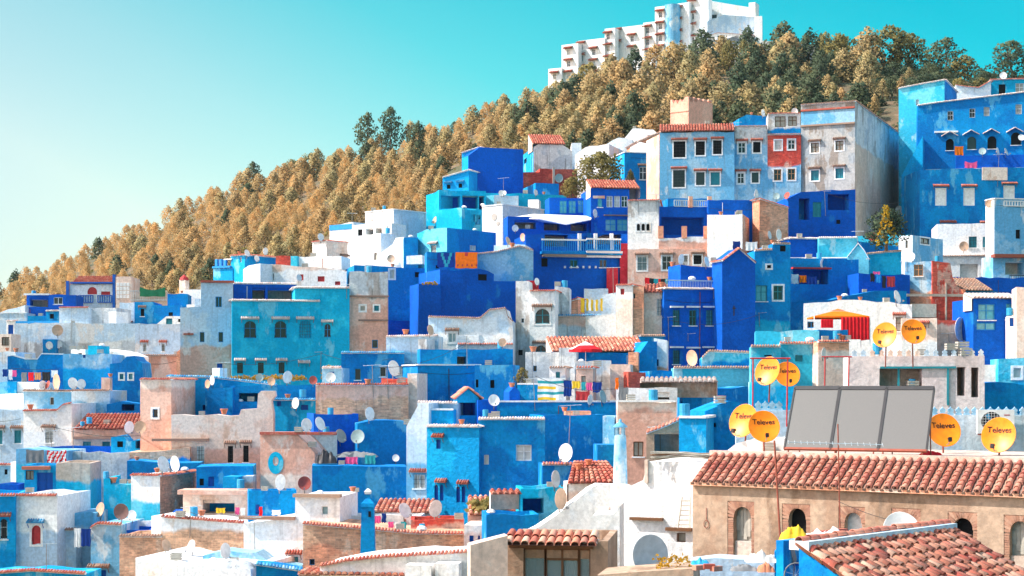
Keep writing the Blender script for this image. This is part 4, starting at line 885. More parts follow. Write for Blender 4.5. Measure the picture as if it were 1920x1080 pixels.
h.blk(930, 1158, 754, 800, 112, 5, 'B', d=4, cop='s', seed=2, low=('A', 765)); h.blk(970, 1025, 721, 780, 117, -4, 'A', d=3, cop='s'); h.blk(955, 975, [(955, 735), (965, 724), (975, 735)], 780, 116, 8, 'D', d=3)
h.blk(1060, 1108, 771, 800, 110, 2, 'Y', d=1.5)
# ---- lower left
h = H('azure rooftop house with wavy parapet at the left above the laundry line', 'the azure house with wavy parapet')
h.blk(14, 120, [(14, 668), (24, 667), (48, 674), (70, 674), (78, 664), (120, 665)], 780, 150, 8, 'B', d=5, cop='s', seed=2); h.blk(118, 210, 664, 780, 148, 2, 'S', d=5, low=('A', 690), seed=3, wins=[('F', 178 - 20, 668, 5, 6, 'z')])
h.blk(206, 268, [(206, 682), (226, 680), (238, 668), (252, 667), (258, 675), (266, 680), (268, 700)], 790, 146, 5, 'B', d=6, seed=5, wins=[('F', 228, 706, 7, 10, 'e+'), ('F', 245, 706, 7, 10, 'e+')]); h.blk(165, 182, 648, 720, 150, -8, 'T', d=3)
h.blk(180, 240, [(180, 654), (220, 660), (240, 668)], 700, 153, -16, 'W', d=4); h.blk(-40, 30, 660, 800, 152, -4, 'P', d=5)
h = H('pale blue low houses with brown coping and one small window at the left', 'the low pale blue house at the left')
h.blk(44, 134, [(44, 733), (134, 734)], 830, 139, -2, 'S', d=6, cop='o', seed=4, wins=[('F', 97, 752, 8, 15, 'dx')]); h.blk(134, 206, 733, 830, 138.5, -3, 'P', d=5, low=('S', 752), cop='o', seed=2)
h.blk(-40, 30, 716, 830, 143, 4, 'A', d=3); h.blk(28, 80, [(28, 716), (80, 718)], 780, 143.5, -5, 'W', d=3); h.blk(190, 206, 708, 760, 141, 4, 'K', d=1.2)
h.blk(-40, 44, [(-40, 742), (44, 738)], 830, 140, -16, 'W', d=3)
h = H('whitewashed house with hooded shuttered windows at the left border', 'the whitewashed hooded house at the left border')
h.blk(-60, 44, 768, 920, 134, -3, 'P', d=6, seed=3, wins=[('F', 33, 819, 13, 24, 'e', 'o'), ('F', 0, 820, 9, 26, 'e', 'o')]); h.blk(44, 134, [(44, 771), (108, 770), (118, 760), (134, 757)], 920, 133, -6, 'W', d=6, seed=4, cop='t', wins=[('F', 92, 818, 15, 25, 'dg', 'o')])
h.blk(132, 152, 757, 900, 135, 4, 'G', d=4); h.blk(200, 262, [(200, 758), (228, 752), (262, 757)], 850, 137, 6, 'B', d=3, wins=[('F', 240, 764, 24, 12, 'RD')])
h = H('red tile roofed tan house with low brown eaves at the left', 'the red tile-roofed tan house')
h.blk(139, 266, 805, 920, 131, 3, 'K', d=4, low=('M', 822), wins=[('F', 163, 834, 15, 12, 'e'), ('F', 199, 834, 15, 12, 'e')]); h.shed(139, 268, 804, 776, 3.6, 'tile', inset=.3); h.pbox(139, 214, 818, 823, 0, .5, 'tile_ledge', M('oldtile'))
h = H('blue and white terrace house with stucco wall and rubble edge, left', 'the stucco terrace house with rubble edge')
h.blk(126, 245, 848, 1000, 124, 2, 'G', d=5, seed=1, low=('G', 870)); h.blk(30, 128, [(30, 842), (128, 845)], 1000, 123, -4, 'S', d=4, seed=5, low=('C', 870)); h.blk(243, 356, [(243, 848), (300, 846), (330, 842), (356, 838)], 930, 122, 4, 'N', d=4, low=('B', 862), seed=3)
h.blk(70, 210, 838, 900, 128, 8, 'D', d=2); h.blk(208, 300, [(208, 820), (230, 816), (240, 828), (282, 824), (300, 832)], 880, 126, 5, 'A', d=3, wins=[('F', 225, 833, 11, 11, 'k'), ('F', 266, 833, 24, 16, 'RD')]); h.blk(278, 358, [(278, 829), (330, 832), (358, 836)], 880, 125.5, 6, 'A', d=2, cop='s')
h.blk(-60, 22, 872, 1000, 126, 4, 'S', d=4, cop='t', wins=[('F', 11, 885, 6, 10, 'k')]); h.blk(20, 34, 866, 1000, 125, -20, 'W', d=3)
h = H('teal walled rooftop house with grey concrete top and bright blue door', 'the teal house with bright blue door')
h.blk(105, 169, 869, 1000, 116, 3, 'X', d=4, low=('T', 901), seed=2); h.blk(46, 106, 872, 960, 116.5, 2, 'A', d=3, wins=[('F', 55, 891, 16, 17, 's'), ('F', 84, 907, 30, 42, 'zx')]); h.pbox(44, 95, 874, 880, 0, .5, 'tile_awning', M('tile')); h.blk(-60, 34, 909, 960, 119, 4, 'D', d=2)
h = H('azure flat-roofed block with turquoise box, beside the tan courtyard house', 'the azure flat block')
h.blk(238, 374, [(238, 864), (374, 868)], 960, 119, 5, 'B', d=3, seed=4); h.blk(368, 475, [(368, 876), (475, 874)], 950, 112.5, 6, 'B', d=4, seed=5, wins=[('F', 378, 904, 8, 13, 'k'), ('F', 396, 903, 11, 18, 'z')]); h.blk(418, 447, 894, 950, 110.5, -6, 'A', d=2); h.blk(444, 474, 893, 950, 111.5, 3, 'P', d=2, low=('K', 905))
h = H('turquoise and white house with orange brick right wall and tiled rim', 'the white and orange brick rooftop house')
h.blk(246, 300, 892, 1000, 111, -14, 'W', R=369, skey='Y', d=5, low=('C', 940), cop='t', seed=1); h.blk(194, 247, [(194, 898), (206, 897), (207, 908), (247, 910)], 1000, 112, 3, 'T', d=4, seed=3); h.pbox(276, 290, 957, 967, 0, .1, 'vent', M('tile'))
h = H('blue and white house with red arched window at the lower left corner', 'the house with red arched window')
h.blk(28, 107, 930, 1090, 106, -6, 'W', d=6, seed=2, cop='t', low=('P', 1000), wins=[('F', 68, 1003, 17, 36, 'ra+', 'b')]); h.blk(-60, 29, 929, 1090, 105.9, 9, 'A', anchor=29, d=6, seed=1, cop='t', wins=[('F', 7, 992, 13, 38, 'dag', 'r')])
h = H('pale blue house with three hooded windows at lower left', 'the pale blue house with three hooded windows')
h.blk(105, 178, [(105, 962), (170, 960), (178, 962)], 1090, 109, -2, 'S', d=4, seed=3, low=('P', 990), wins=[('F', 120, 1068, 9, 15, 'e', 'o')]); h.blk(170, 228, [(170, 990), (184, 982), (228, 984)], 1090, 106, -4, 'S', d=5, seed=4, cop='t', wins=[('F', 161 + 14, 1076, 10, 14, 'd', 'o'), ('F', 194, 1077, 10, 16, 'z', 'o')])
h.blk(105, 142, 994, 1090, 107.5, -3, 'P', d=1.2, cop='o'); h.blk(228, 286, 976, 1010, 110, -6, 'W', d=3); h.blk(226, 284, 995, 1050, 107, 6, 'D', d=3)
h = H('tan brick house with patched stone wall and flat roof at lower left', 'the patched tan brick house')
h.blk(224, 304, 1006, 1090, 103, -4, 'N', d=4, cop='o', seed=2); h.blk(302, 458, [(302, 967), (310, 970), (458, 981)], 1090, 102.5, -6, 'W', d=4, seed=3, low=('N', 995), cop='t'); h.blk(284, 306, 968, 1060, 104, -14, 'W', d=3)
h.blk(324, 346, 959, 985, 107, 6, 'D', d=2); h.blk(346, 378, 960, 985, 106.5, 4, 'M', d=2)
h = H('white house with teal door, tiled ledge and small window, lower centre left', 'the white house with teal door')
h.blk(457, 637, [(457, 982), (553, 970), (554, 932), (637, 932)], 1090, 98, -7, 'W', d=5, seed=5, rough=.02, wins=[('F', 609, 957, 12, 16, 'd'), ('F', 552, 1057, 14, 26, 'e', 'r')])
h.pbox(551, 640, 926, 932, -.2, .3, 'tile_coping', M('oldtile')); h.pbox(450, 554, 968, 974, -.2, .3, 'tile_coping', M('oldtile'))
h.blk(466, 556, 920, 990, 103, 11, 'B', d=2, wins=[('F', 483, 955, 8, 18, 'z')]); h.blk(343, 470, 927, 980, 106.5, -4, 'M', d=2.5, wins=[('F', 410, 950, 60, 26, 'RB')]); h.pbox(338, 468, 918, 926, -1.2, .7, 'awning_slab', wall('K', seed=2))
h = H('brown rubble stone house with tiled rim, lower centre', 'the brown rubble stone house')
h.blk(568, 880, [(568, 982), (690, 992), (780, 1000), (880, 1001)], 1100, 95, -4, 'N', d=5, cop='t', seed=3, low=('Y', 1030), wins=[('F', 585, 1054, 10, 12, 'b')])
h.blk(770, 870, 975, 1010, 98, 3, 'R', d=3, low=('K', 985)); h.blk(640, 790, 966, 1010, 101, -4, 'W', d=2, low=('P', 980)); h.blk(700, 808, 962, 1000, 103, -4, 'M', d=2); h.shed(700, 808, 960, 936, 2.5, 'palet')
h.blk(870, 915, 985, 1080, 93, -6, 'M', d=3, low=('K', 1000), wins=[('F', 884, 1010, 8, 12, 'z'), ('F', 898, 1008, 4, 8, 'z')])
h = H('brown straw-covered tile roof hut below the rough azure house', 'the straw-covered tile roof hut')
h.blk(878, 978, 966, 1020, 97, 2, 'K', d=3); h.shed(878, 978, 964, 930, 3.2, 'palet'); h.blk(912, 1010, 965, 1060, 90, 6, 'B', d=3, anchor=912); h.blk(976, 1068, 916, 1000, 93, 5, 'T', d=3, wins=[('F', 1000, 948, 40, 30, 'RD')]); h.shed(920, 978, 925, 918, 1, 'tile')
h = H('long white sloping parapet wall with tiled rim at the bottom centre', 'the long white parapet wall')
h.blk(600, 890, [(600, 1062), (650, 1052), (720, 1045), (890, 1035)], 1120, 78, -8, 'W', d=4, cop='t', seed=4); h.shed(560, 760, 1076, 1066, 1.5, 'palet')
h.blk(760, 808, 1060, 1120, 77, -8, 'W', d=1, par=False); h.blk(816, 860, 1057, 1120, 77, -8, 'W', d=1, par=False)
h = H('low whitewashed roof with rubble heap at the bottom left', 'the low whitewashed rubble roof')
h.blk(254, 470, [(254, 1046), (330, 1060), (470, 1064)], 1120, 92, -14, 'W', d=7, seed=1); h.blk(380, 560, [(380, 1042), (420, 1032), (480, 1036), (500, 1050), (560, 1064)], 1100, 96, -4, 'S', d=2); h.blk(480, 566, [(480, 1058), (566, 1070)], 1100, 90, 6, 'B', d=2, cop='b')
h.blk(-60, 160, [(-60, 1078), (60, 1070), (160, 1076)], 1120, 98, -4, 'A', d=3, cop='t')
h = H('small tan lattice cabin at the left border below the pale house', 'the tan lattice cabin', cat='cabin', name='rooftop_cabin')
h.blk(-30, 21, 626, 700, 180, -3, 'M', d=3, wins=[('F', 10, 640, 14, 16, 'sgx')])
h = H('white stair-head box with dark door on the azure wavy parapet house', 'the white stair-head', cat='stair head', name='stair_head')
h.blk(133, 160, 655, 700, 151.5, -12, 'W', d=2.5, wins=[('F', 150, 668, 7, 12, 'kx')])
h = H('narrow turquoise stair-head with tiled rim behind the low pale blue house', 'the turquoise stair-head', cat='stair head', name='stair_head')
h.blk(176, 204, 742, 800, 142, -8, 'C', d=3, cop='t', wins=[('F', 190, 756, 8, 10, 'kx')])
h = H('small white chimney block on the tan courtyard house', 'the white chimney block', cat='chimney', name='chimney')
h.blk(398, 412, 690, 730, 131.5, -20, 'W', d=1.2, par=False)
h = H('faded blue stair-head with dark door beside the pink peeling brick wall', 'the faded blue stair-head', cat='stair head', name='stair_head')
h.blk(604, 640, 690, 740, 124, -6, 'S', d=3, cop='h', wins=[('F', 622, 706, 9, 18, 'zx')])
h = H('small whitewashed shed roof among the laundry terraces', 'the whitewashed shed', cat='shed', name='shed')
h.blk(1030, 1060, 690, 740, 122, -10, 'W', d=2.5, low=('P', 705), cop='o', wins=[('F', 1046, 703, 8, 11, 'ex')])
h = H('little pink brick stair-head behind the rough azure house', 'the little pink stair-head', cat='stair head', name='stair_head')
h.blk(1080, 1112, 690, 760, 119, -8, 'K', d=2.5, cop='t', wins=[('F', 1094, 712, 8, 14, 'sx')])
# ---- gap fillers seen between houses
h = H('blue shaded house wall seen between the balustrade house and stucco tower', 'the shaded blue wall by the stucco tower'); h.blk(940, 1245, 470, 700, 185, 10, 'D', d=4)
h = H('pale house wall seen behind the turquoise house roofs', 'the pale wall behind the turquoise roofs'); h.blk(365, 500, 560, 720, 180, 0, 'P', d=4)

# ------------------------------------------------------------------ hotel on the crest
h = H('white stepped hotel with stacked red window hoods crowning the hilltop', 'the hilltop hotel', cat='hotel', name='hotel'); h.hood = 2.6
BAYS = [(1028, 1053, 127, [1040]), (1053, 1084, 81, [1066]), (1084, 1134, 71, [1090, 1113]), (1134, 1153, 52, [1140]), (1152, 1208, 46, [1158, 1185]),
        (1206, 1230, 40, [1214]), (1228, 1246, 11, [1238]), (1256, 1292, 4, [1272]), (1290, 1328, -8, [1298])]
for i, (x0, x1, tp, wc) in enumerate(BAYS):
    ws = []; yb = 160 if x1 < 1100 else (140 if x1 < 1200 else 100)
    for c in wc:
        y = tp + 13 + (10 if c in (1113, 1185) else 0)
        while y < yb: ws.append(('F', c, y + 4, 6, 11, 'dx', 'r')); y += 22
    h.blk(x0, x1, tp, 190, 396 - i * .7, -30 if i not in (0,) else -26, 'W', d=9, R=x1 + 7, seed=i % 3, wins=ws, rough=0, skey='W')
h.blk(1300, 1406, [(1300, -4), (1406, 14)], 190, 392, -12, 'W', d=10, rough=0, seed=2, wins=[('F', 1336, 31, 16, 7, 'kx')])
h.blk(1326, 1360, [(1326, 40), (1360, 27)], 190, 388, 16, 'P', d=5, rough=0, anchor=1360); h.blk(1358, 1426, 28, 190, 388.2, 14, 'P', d=5, rough=0, anchor=1358); h.blk(1404, 1416, 4, 100, 390, -26, 'W', d=3, rough=0, par=False); h.blk(1414, 1429, 30, 190, 386, -10, 'W', d=5, rough=0)  # the two pale blue blocks put the wing's shade into paint and angle
h.blk(1308, 1412, [(1308, 74), (1345, 62), (1412, 66)], 190, 384, -14, 'W', d=5, rough=0, cop='t', wins=[('F', 1330, 72, 20, 7, 'dx'), ('F', 1352, 70, 14, 8, 'dx'), ('F', 1395, 68, 20, 6, 'kx')])
h.blk(1305, 1402, 84, 190, 379, -14, 'W', d=4, rough=0, wins=[('F', 1360, 86 + 2, 14, 6, 'ex', 'r')]); h.blk(1340, 1400, [(1340, 94), (1390, 90), (1400, 100)], 190, 372, -16, 'G', d=4, rough=.1)
mb = MB(); cc = h.blocks[6].W(h.blocks[6].at(1256)[0], 0, -1.5)
zz = (HY - 10) * cc.y / F; mb.lathe((cc.x, cc.y, zz - 14), [(1.9, 0), (1.9, 14.0), (1.7, 14.0), (1.7, 13.5), (0.01, 13.5)], 20); h.part('round_stair_tower', mb, wall('S', seed=1))  # tower painted sky blue for the shade on its right side
h = H('grey-white retaining wall between pines right of the hotel', 'the wall right of the hotel', cat='wall', name='retaining_wall')
h.blk(1430, 1560, [(1430, 76), (1500, 80), (1560, 88)], 170, 352, -6, 'G', d=2, rough=.1)
h = H('white low terrace wall among pines below the hotel', 'the white terrace wall', cat='wall', name='terrace_wall')
h.blk(1420, 1492, [(1420, 122), (1446, 112), (1470, 116), (1492, 124)], 180, 336, -10, 'M', d=2, rough=.2)

# ------------------------------------------------------------------ trees
def leafmat(name, c1, c2, c3):
    m, t, b = newmat(name)
    g = t.nodes.new('ShaderNodeNewGeometry'); oi = t.nodes.new('ShaderNodeObjectInfo')
    c = mixc(t, oi.outputs['Random'], c1, c2)
    c = mixc(t, math_n(t, 'MULTIPLY', g.outputs['Random Per Island'], .38), c, c3)
    n = noise_n(t, g.outputs['Position'], .35, 3)
    c = mixc(t, 1.0, c, mixc(t, rng(t, n, .3, .7), (.8, .85, .9), (1.15, 1.1, 1.0)), 'MULTIPLY')
    t.links.new(c, b.inputs['Base Color']); b.inputs['Roughness'].default_value = .8; b.inputs['Specular IOR Level'].default_value = .1
    tr = t.nodes.new('ShaderNodeBsdfTranslucent'); t.links.new(c, tr.inputs[0]); ms = t.nodes.new('ShaderNodeMixShader'); ms.inputs[0].default_value = .48
    o_ = t.nodes['Material Output']; t.links.new(b.outputs[0], ms.inputs[1]); t.links.new(tr.outputs[0], ms.inputs[2]); t.links.new(ms.outputs[0], o_.inputs[0])
    return m
LEAF_GOLD = leafmat('golden_foliage', (.70, .47, .23), (.52, .45, .23), (.46, .38, .20))
LEAF_GREEN = leafmat('green_foliage', (.11, .16, .10), (.17, .20, .11), (.08, .12, .085))
LEAF_OLIVE = leafmat('olive_foliage', (.42, .33, .12), (.33, .28, .11), (.17, .20, .09))
LEAF_YELLOW = leafmat('yellow_foliage', (.60, .38, .02), (.55, .30, .03), (.22, .22, .06))
BARK = plain('bark', (.13, .085, .06), .9, 0, .3, 2.0)
def crown_mesh(name, seed, n_lobes, n_leaf, leaf, shape, mat):
    """crown of unit height: leaf-sized faces scattered over many upright tufts"""
    rs = np.random.RandomState(seed); V = []; Fc = []; N = []
    def env(t):   # envelope radius along the height
        if shape == 'pine': return .33 * (math.sin(math.pi * min(1, (t * .86 + .14))) ** .75) * (1.05 - .35 * t)
        if shape == 'round': return .46 * math.sin(math.pi * (t * .84 + .10)) ** .6
        if shape == 'umbrella': return .40 * (max(0, (t - .42) / .58) ** .35) * (1.02 - t) ** .42 * 1.5 if t > .42 else 0.0
        if shape == 'open': return .36 * math.sin(math.pi * (t * .8 + .14)) ** .8
    tall = .20 if shape == 'pine' else .15
    for k in range(n_lobes):
        lo = .12 if shape == 'pine' else (.45 if shape == 'umbrella' else .18)
        t = lo + (1 - lo) * ((k + rs.rand()) / n_lobes) ** .9; a = k * 2.4 + rs.rand() * .9; r = env(t) * (.45 + .55 * rs.rand())
        if t > .93: r *= .3
        c = np.array([r * math.cos(a), r * math.sin(a), t - .06]); sx = (.075 + .055 * rs.rand()) * (1.25 if shape != 'pine' else 1.0); szv = sx * (1.0 + rs.rand() * .9 if shape == 'pine' else .6 + .3 * rs.rand())
        if shape == 'open' and rs.rand() < .25: continue
        for _ in range(n_leaf):
            d = rs.normal(size=3); d /= np.linalg.norm(d); rr = rs.rand() ** .22; taper = 1 - .55 * max(0, d[2])
            p = c + d * np.array([sx * taper, sx * taper, szv]) * rr
            ax = d * .6 + np.array([0, 0, .7]) + rs.normal(size=3) * .45; ax /= np.linalg.norm(ax)
            sd = np.cross(ax, rs.normal(size=3)); sd /= np.linalg.norm(sd) + 1e-6; L = leaf * (.7 + .7 * rs.rand()); w_ = L * .42
            n = len(V); V += [p - ax * L * .5, p + sd * w_, p + ax * L * .6, p - sd * w_]; Fc.append((n, n + 1, n + 2, n + 3))
            o_ = np.array([p[0], p[1], (p[2] - .5) * .5]); o_ /= np.linalg.norm(o_) + 1e-6; nn_ = d * .55 + o_ * .65 + rs.normal(size=3) * .10; nn_ /= np.linalg.norm(nn_); N += [nn_] * 4
    V = np.array(V); V[:, 2] /= max(.9, V[:, 2].max())
    me = bpy.data.meshes.new(name); me.from_pydata(V.tolist(), [], Fc); me.materials.append(mat); me.polygons.foreach_set('use_smooth', [True] * len(Fc)); me.update(); me.normals_split_custom_set_from_vertices([tuple(q) for q in N])
    return me
def trunk_mesh(name, seed, ht, r=.022, limbs=4, z0=.25):
    rs = random.Random(seed); mb = MB()
    pts = [Vector((rs.uniform(-.015, .015) * i, rs.uniform(-.015, .015) * i, ht * i / 5 - .04)) for i in range(6)]
    mb.tube(pts, r, 6, r2=r * .3)
    for i in range(limbs):
        t = z0 + (ht - z0) * (i + .5) / limbs; a = rs.uniform(0, 6.28); p = Vector((0, 0, t)); q = p + Vector((math.cos(a) * .18, math.sin(a) * .18, .12)); mb.tube([p, (p + q) / 2 + Z3 * .01, q], r * .45, 4, r2=r * .15)
    me = bpy.data.meshes.new(name); me.from_pydata(mb.v, [], mb.f); me.materials.append(BARK); me.update(); return me
PINES = [(crown_mesh('pine_crown', 10 + i, 38, 34, .044, 'pine', LEAF_GOLD), trunk_mesh('pine_trunk', i, .8)) for i in range(8)]
GREENP = [(crown_mesh('dark_pine_crown', 40 + i, 40, 26, .050, 'pine', LEAF_GREEN), trunk_mesh('pine_trunk', 20 + i, .85)) for i in range(3)]
ROUND = [(crown_mesh('round_crown', 60 + i, 44, 30, .055, 'round', LEAF_OLIVE), trunk_mesh('round_trunk', 30 + i, .6, .035)) for i in range(3)]
UMB = [(crown_mesh('umbrella_crown', 80 + i, 30, 26, .05, 'umbrella', LEAF_OLIVE), trunk_mesh('umbrella_trunk', 50 + i, .85, .018, 5, .5)) for i in range(2)]
OPEN = [(crown_mesh('open_crown', 90 + i, 52, 34, .042, 'open', LEAF_GREEN), trunk_mesh('open_trunk', 70 + i, .85, .022, 7, .25)) for i in range(2)]
def tree(kind, loc, ht, label, group=None, wid=1.0, name='pine_tree', cat='tree', rz=None):
    cm, tm = kind; r = empty(name, loc); tag(r, label, cat, group)
    rz = rnd.uniform(0, 6.28) if rz is None else rz
    for nm, me in (('crown', cm), ('trunk', tm)):
        o = bpy.data.objects.new(nm, me); col.objects.link(o); o.parent = r; o.scale = (ht * wid, ht * wid, ht); o.rotation_euler = (0, 0, rz)
    return r
def hit_hill(px, py):
    """first point of the wooded slope behind a picture point"""
    ys = np.arange(232., 500., 2.); k = (HY - py) / F
    for Y in ys:
        if terrain_pxY(px, Y) >= k * Y: return Y
    return None
GOLD_L = 'golden-tipped young pine among the dense wood covering the hillside'
BUSH_L = 'dark green shrub on the rocky slope right of the hotel'
forest = []
for py in np.arange(110, 640, 12.5):
    for i in range(58):
        px = -20 + i * 29 + rnd.uniform(-11, 11) + (14 if int(py / 12.5) % 2 else 0); qy = py + rnd.uniform(-6, 6)
        if px > 1640: continue
        Y = hit_hill(px, qy)
        if Y is None: continue
        if px > 1180 and rnd.random() < .45: continue
        if 1020 < px < 1440 and Y > 368: continue
        hp = float(np.interp(px, [0, 500, 800, 1000, 1200, 1400], [41, 45, 48, 60, 70, 60])) * rnd.uniform(.72, 1.25) * (1.22 if px > 1180 else 1.0)
        forest.append((px, qy, Y, hp))
for px in np.arange(-10, 1030, 19.0):          # the crest
    q = px + rnd.uniform(-6, 6)
    if 655 < q < 772: continue
    Y = float(np.interp(q, COLS, ROWS[10][0])) - rnd.uniform(0, 6); forest.append((q, None, Y, rnd.uniform(22, 42)))
def on_hill(px, Y):
    x = (px - CX) * Y / F; return Vector((x, Y, terrain_pxY(px, Y) - .3 + 1.0 * mnoise.noise(Vector((x * .05, Y * .05, 3)))))
# what stands in front of a tree hides it: keep only trees whose crown rises above the roofs
SKYL = [(0, 590), (40, 575), (120, 545), (215, 515), (330, 560), (377, 528), (400, 485), (520, 478), (586, 455), (618, 420), (690, 393), (795, 390), (830, 330), (868, 282), (980, 276), (1000, 255), (1060, 255), (1140, 268), (1180, 242), (1240, 235), (1500, 205), (1600, 190), (1690, 165), (1990, 140)]
sx_, sy_ = zip(*SKYL)
forest = [f for f in forest if (f[1] if f[1] else HY - terrain_pxY(f[0], f[2]) * F / f[2]) - f[3] * .75 < np.interp(f[0], sx_, sy_)]
forest.sort(key=lambda f: -f[3])
print('forest', len(forest))
for i, (px, py, Y, hp) in enumerate(forest[:300]):
    k = rnd.random(); gp = .12 if px < 1300 else .62; kind = PINES[i % 8] if k > gp else GREENP[i % 3]
    tree(kind, on_hill(px, Y), hp * Y / F, GOLD_L if k > gp else 'dark green pine among the golden wood covering the hillside', 'pines of the hillside wood', rnd.uniform(1.0, 1.4))
if len(forest) > 300:
    vs_, fs_, n = [], [], 0
    for i, (px, py, Y, hp) in enumerate(forest[300:]):
        me = PINES[i % 8][0]; co = np.empty(len(me.vertices) * 3); me.vertices.foreach_get('co', co); co = co.reshape(-1, 3)
        s_ = hp * Y / F; a = rnd.uniform(0, 6.28); rot = np.array([[math.cos(a), -math.sin(a), 0], [math.sin(a), math.cos(a), 0], [0, 0, 1]])
        co = (co @ rot.T) * [s_ * 1.15, s_ * 1.15, s_] + np.array(on_hill(px, Y)); nf = len(me.polygons)
        vs_.append(co); fs_.append(np.arange(nf * 4).reshape(-1, 4) + n); n += len(co)
    me = bpy.data.meshes.new('far_wood'); me.from_pydata(np.concatenate(vs_).tolist(), [], np.concatenate(fs_).tolist()); me.materials.append(LEAF_GOLD); me.update()
    o = bpy.data.objects.new('far_wood', me); col.objects.link(o); tag(o, 'distant golden pine wood filling the slope up to the crest', 'wood', kind='stuff')
# dark undergrowth between the trunks
def clump_stuff(name, pts, mat, leaf, label, cat, seed):
    rs = np.random.RandomState(seed); V = []; Fc = []
    for (p, r, hh, k) in pts:
        d = rs.normal(size=(k, 3)); d /= np.linalg.norm(d, axis=1)[:, None]; d[:, 2] = np.abs(d[:, 2]); c = np.array(p) + d * np.array([r, r, hh]) * (rs.rand(k, 1) ** .35)
        ax = rs.normal(size=(k, 3)) * .6 + d; ax /= np.linalg.norm(ax, axis=1)[:, None]; sd = np.cross(ax, rs.normal(size=(k, 3))); sd /= np.linalg.norm(sd, axis=1)[:, None]
        L = leaf * (.6 + .8 * rs.rand(k, 1)); q = np.stack([c - ax * L * .5, c + sd * L * .4, c + ax * L * .6, c - sd * L * .4], 1).reshape(-1, 3); n = len(V) and sum(map(len, V)); V.append(q); Fc.append(np.arange(k * 4).reshape(-1, 4) + n)
    me = bpy.data.meshes.new(name); me.from_pydata(np.concatenate(V).tolist(), [], np.concatenate(Fc).tolist()); me.materials.append(mat); me.update()
    o = bpy.data.objects.new(name, me); col.objects.link(o); tag(o, label, cat, kind='stuff'); return o
pts = []
for i in range(900):
    px = rnd.uniform(-20, 1950); Y = rnd.uniform(245, float(np.interp(px, COLS, ROWS[10][0])) + 4)
    if px > 1180: continue
    pts.append((on_hill(px, Y), rnd.uniform(.8, 2.0), rnd.uniform(.5, 1.5), 42))
clump_stuff('undergrowth', pts, LEAF_OLIVE, .55, 'dark green undergrowth between the pine trunks on the slope', 'undergrowth', 5)
pts = [(on_hill(q, Yq), rnd.uniform(.8, 2.2), rnd.uniform(.6, 1.6), 44) for q, Yq in ((rnd.uniform(1180, 1960), rnd.uniform(245, 372)) for _ in range(520))]
clump_stuff('scrub', pts, LEAF_GREEN, .5, 'dark green scrub covering the slope right of and below the hotel', 'scrub', 15)
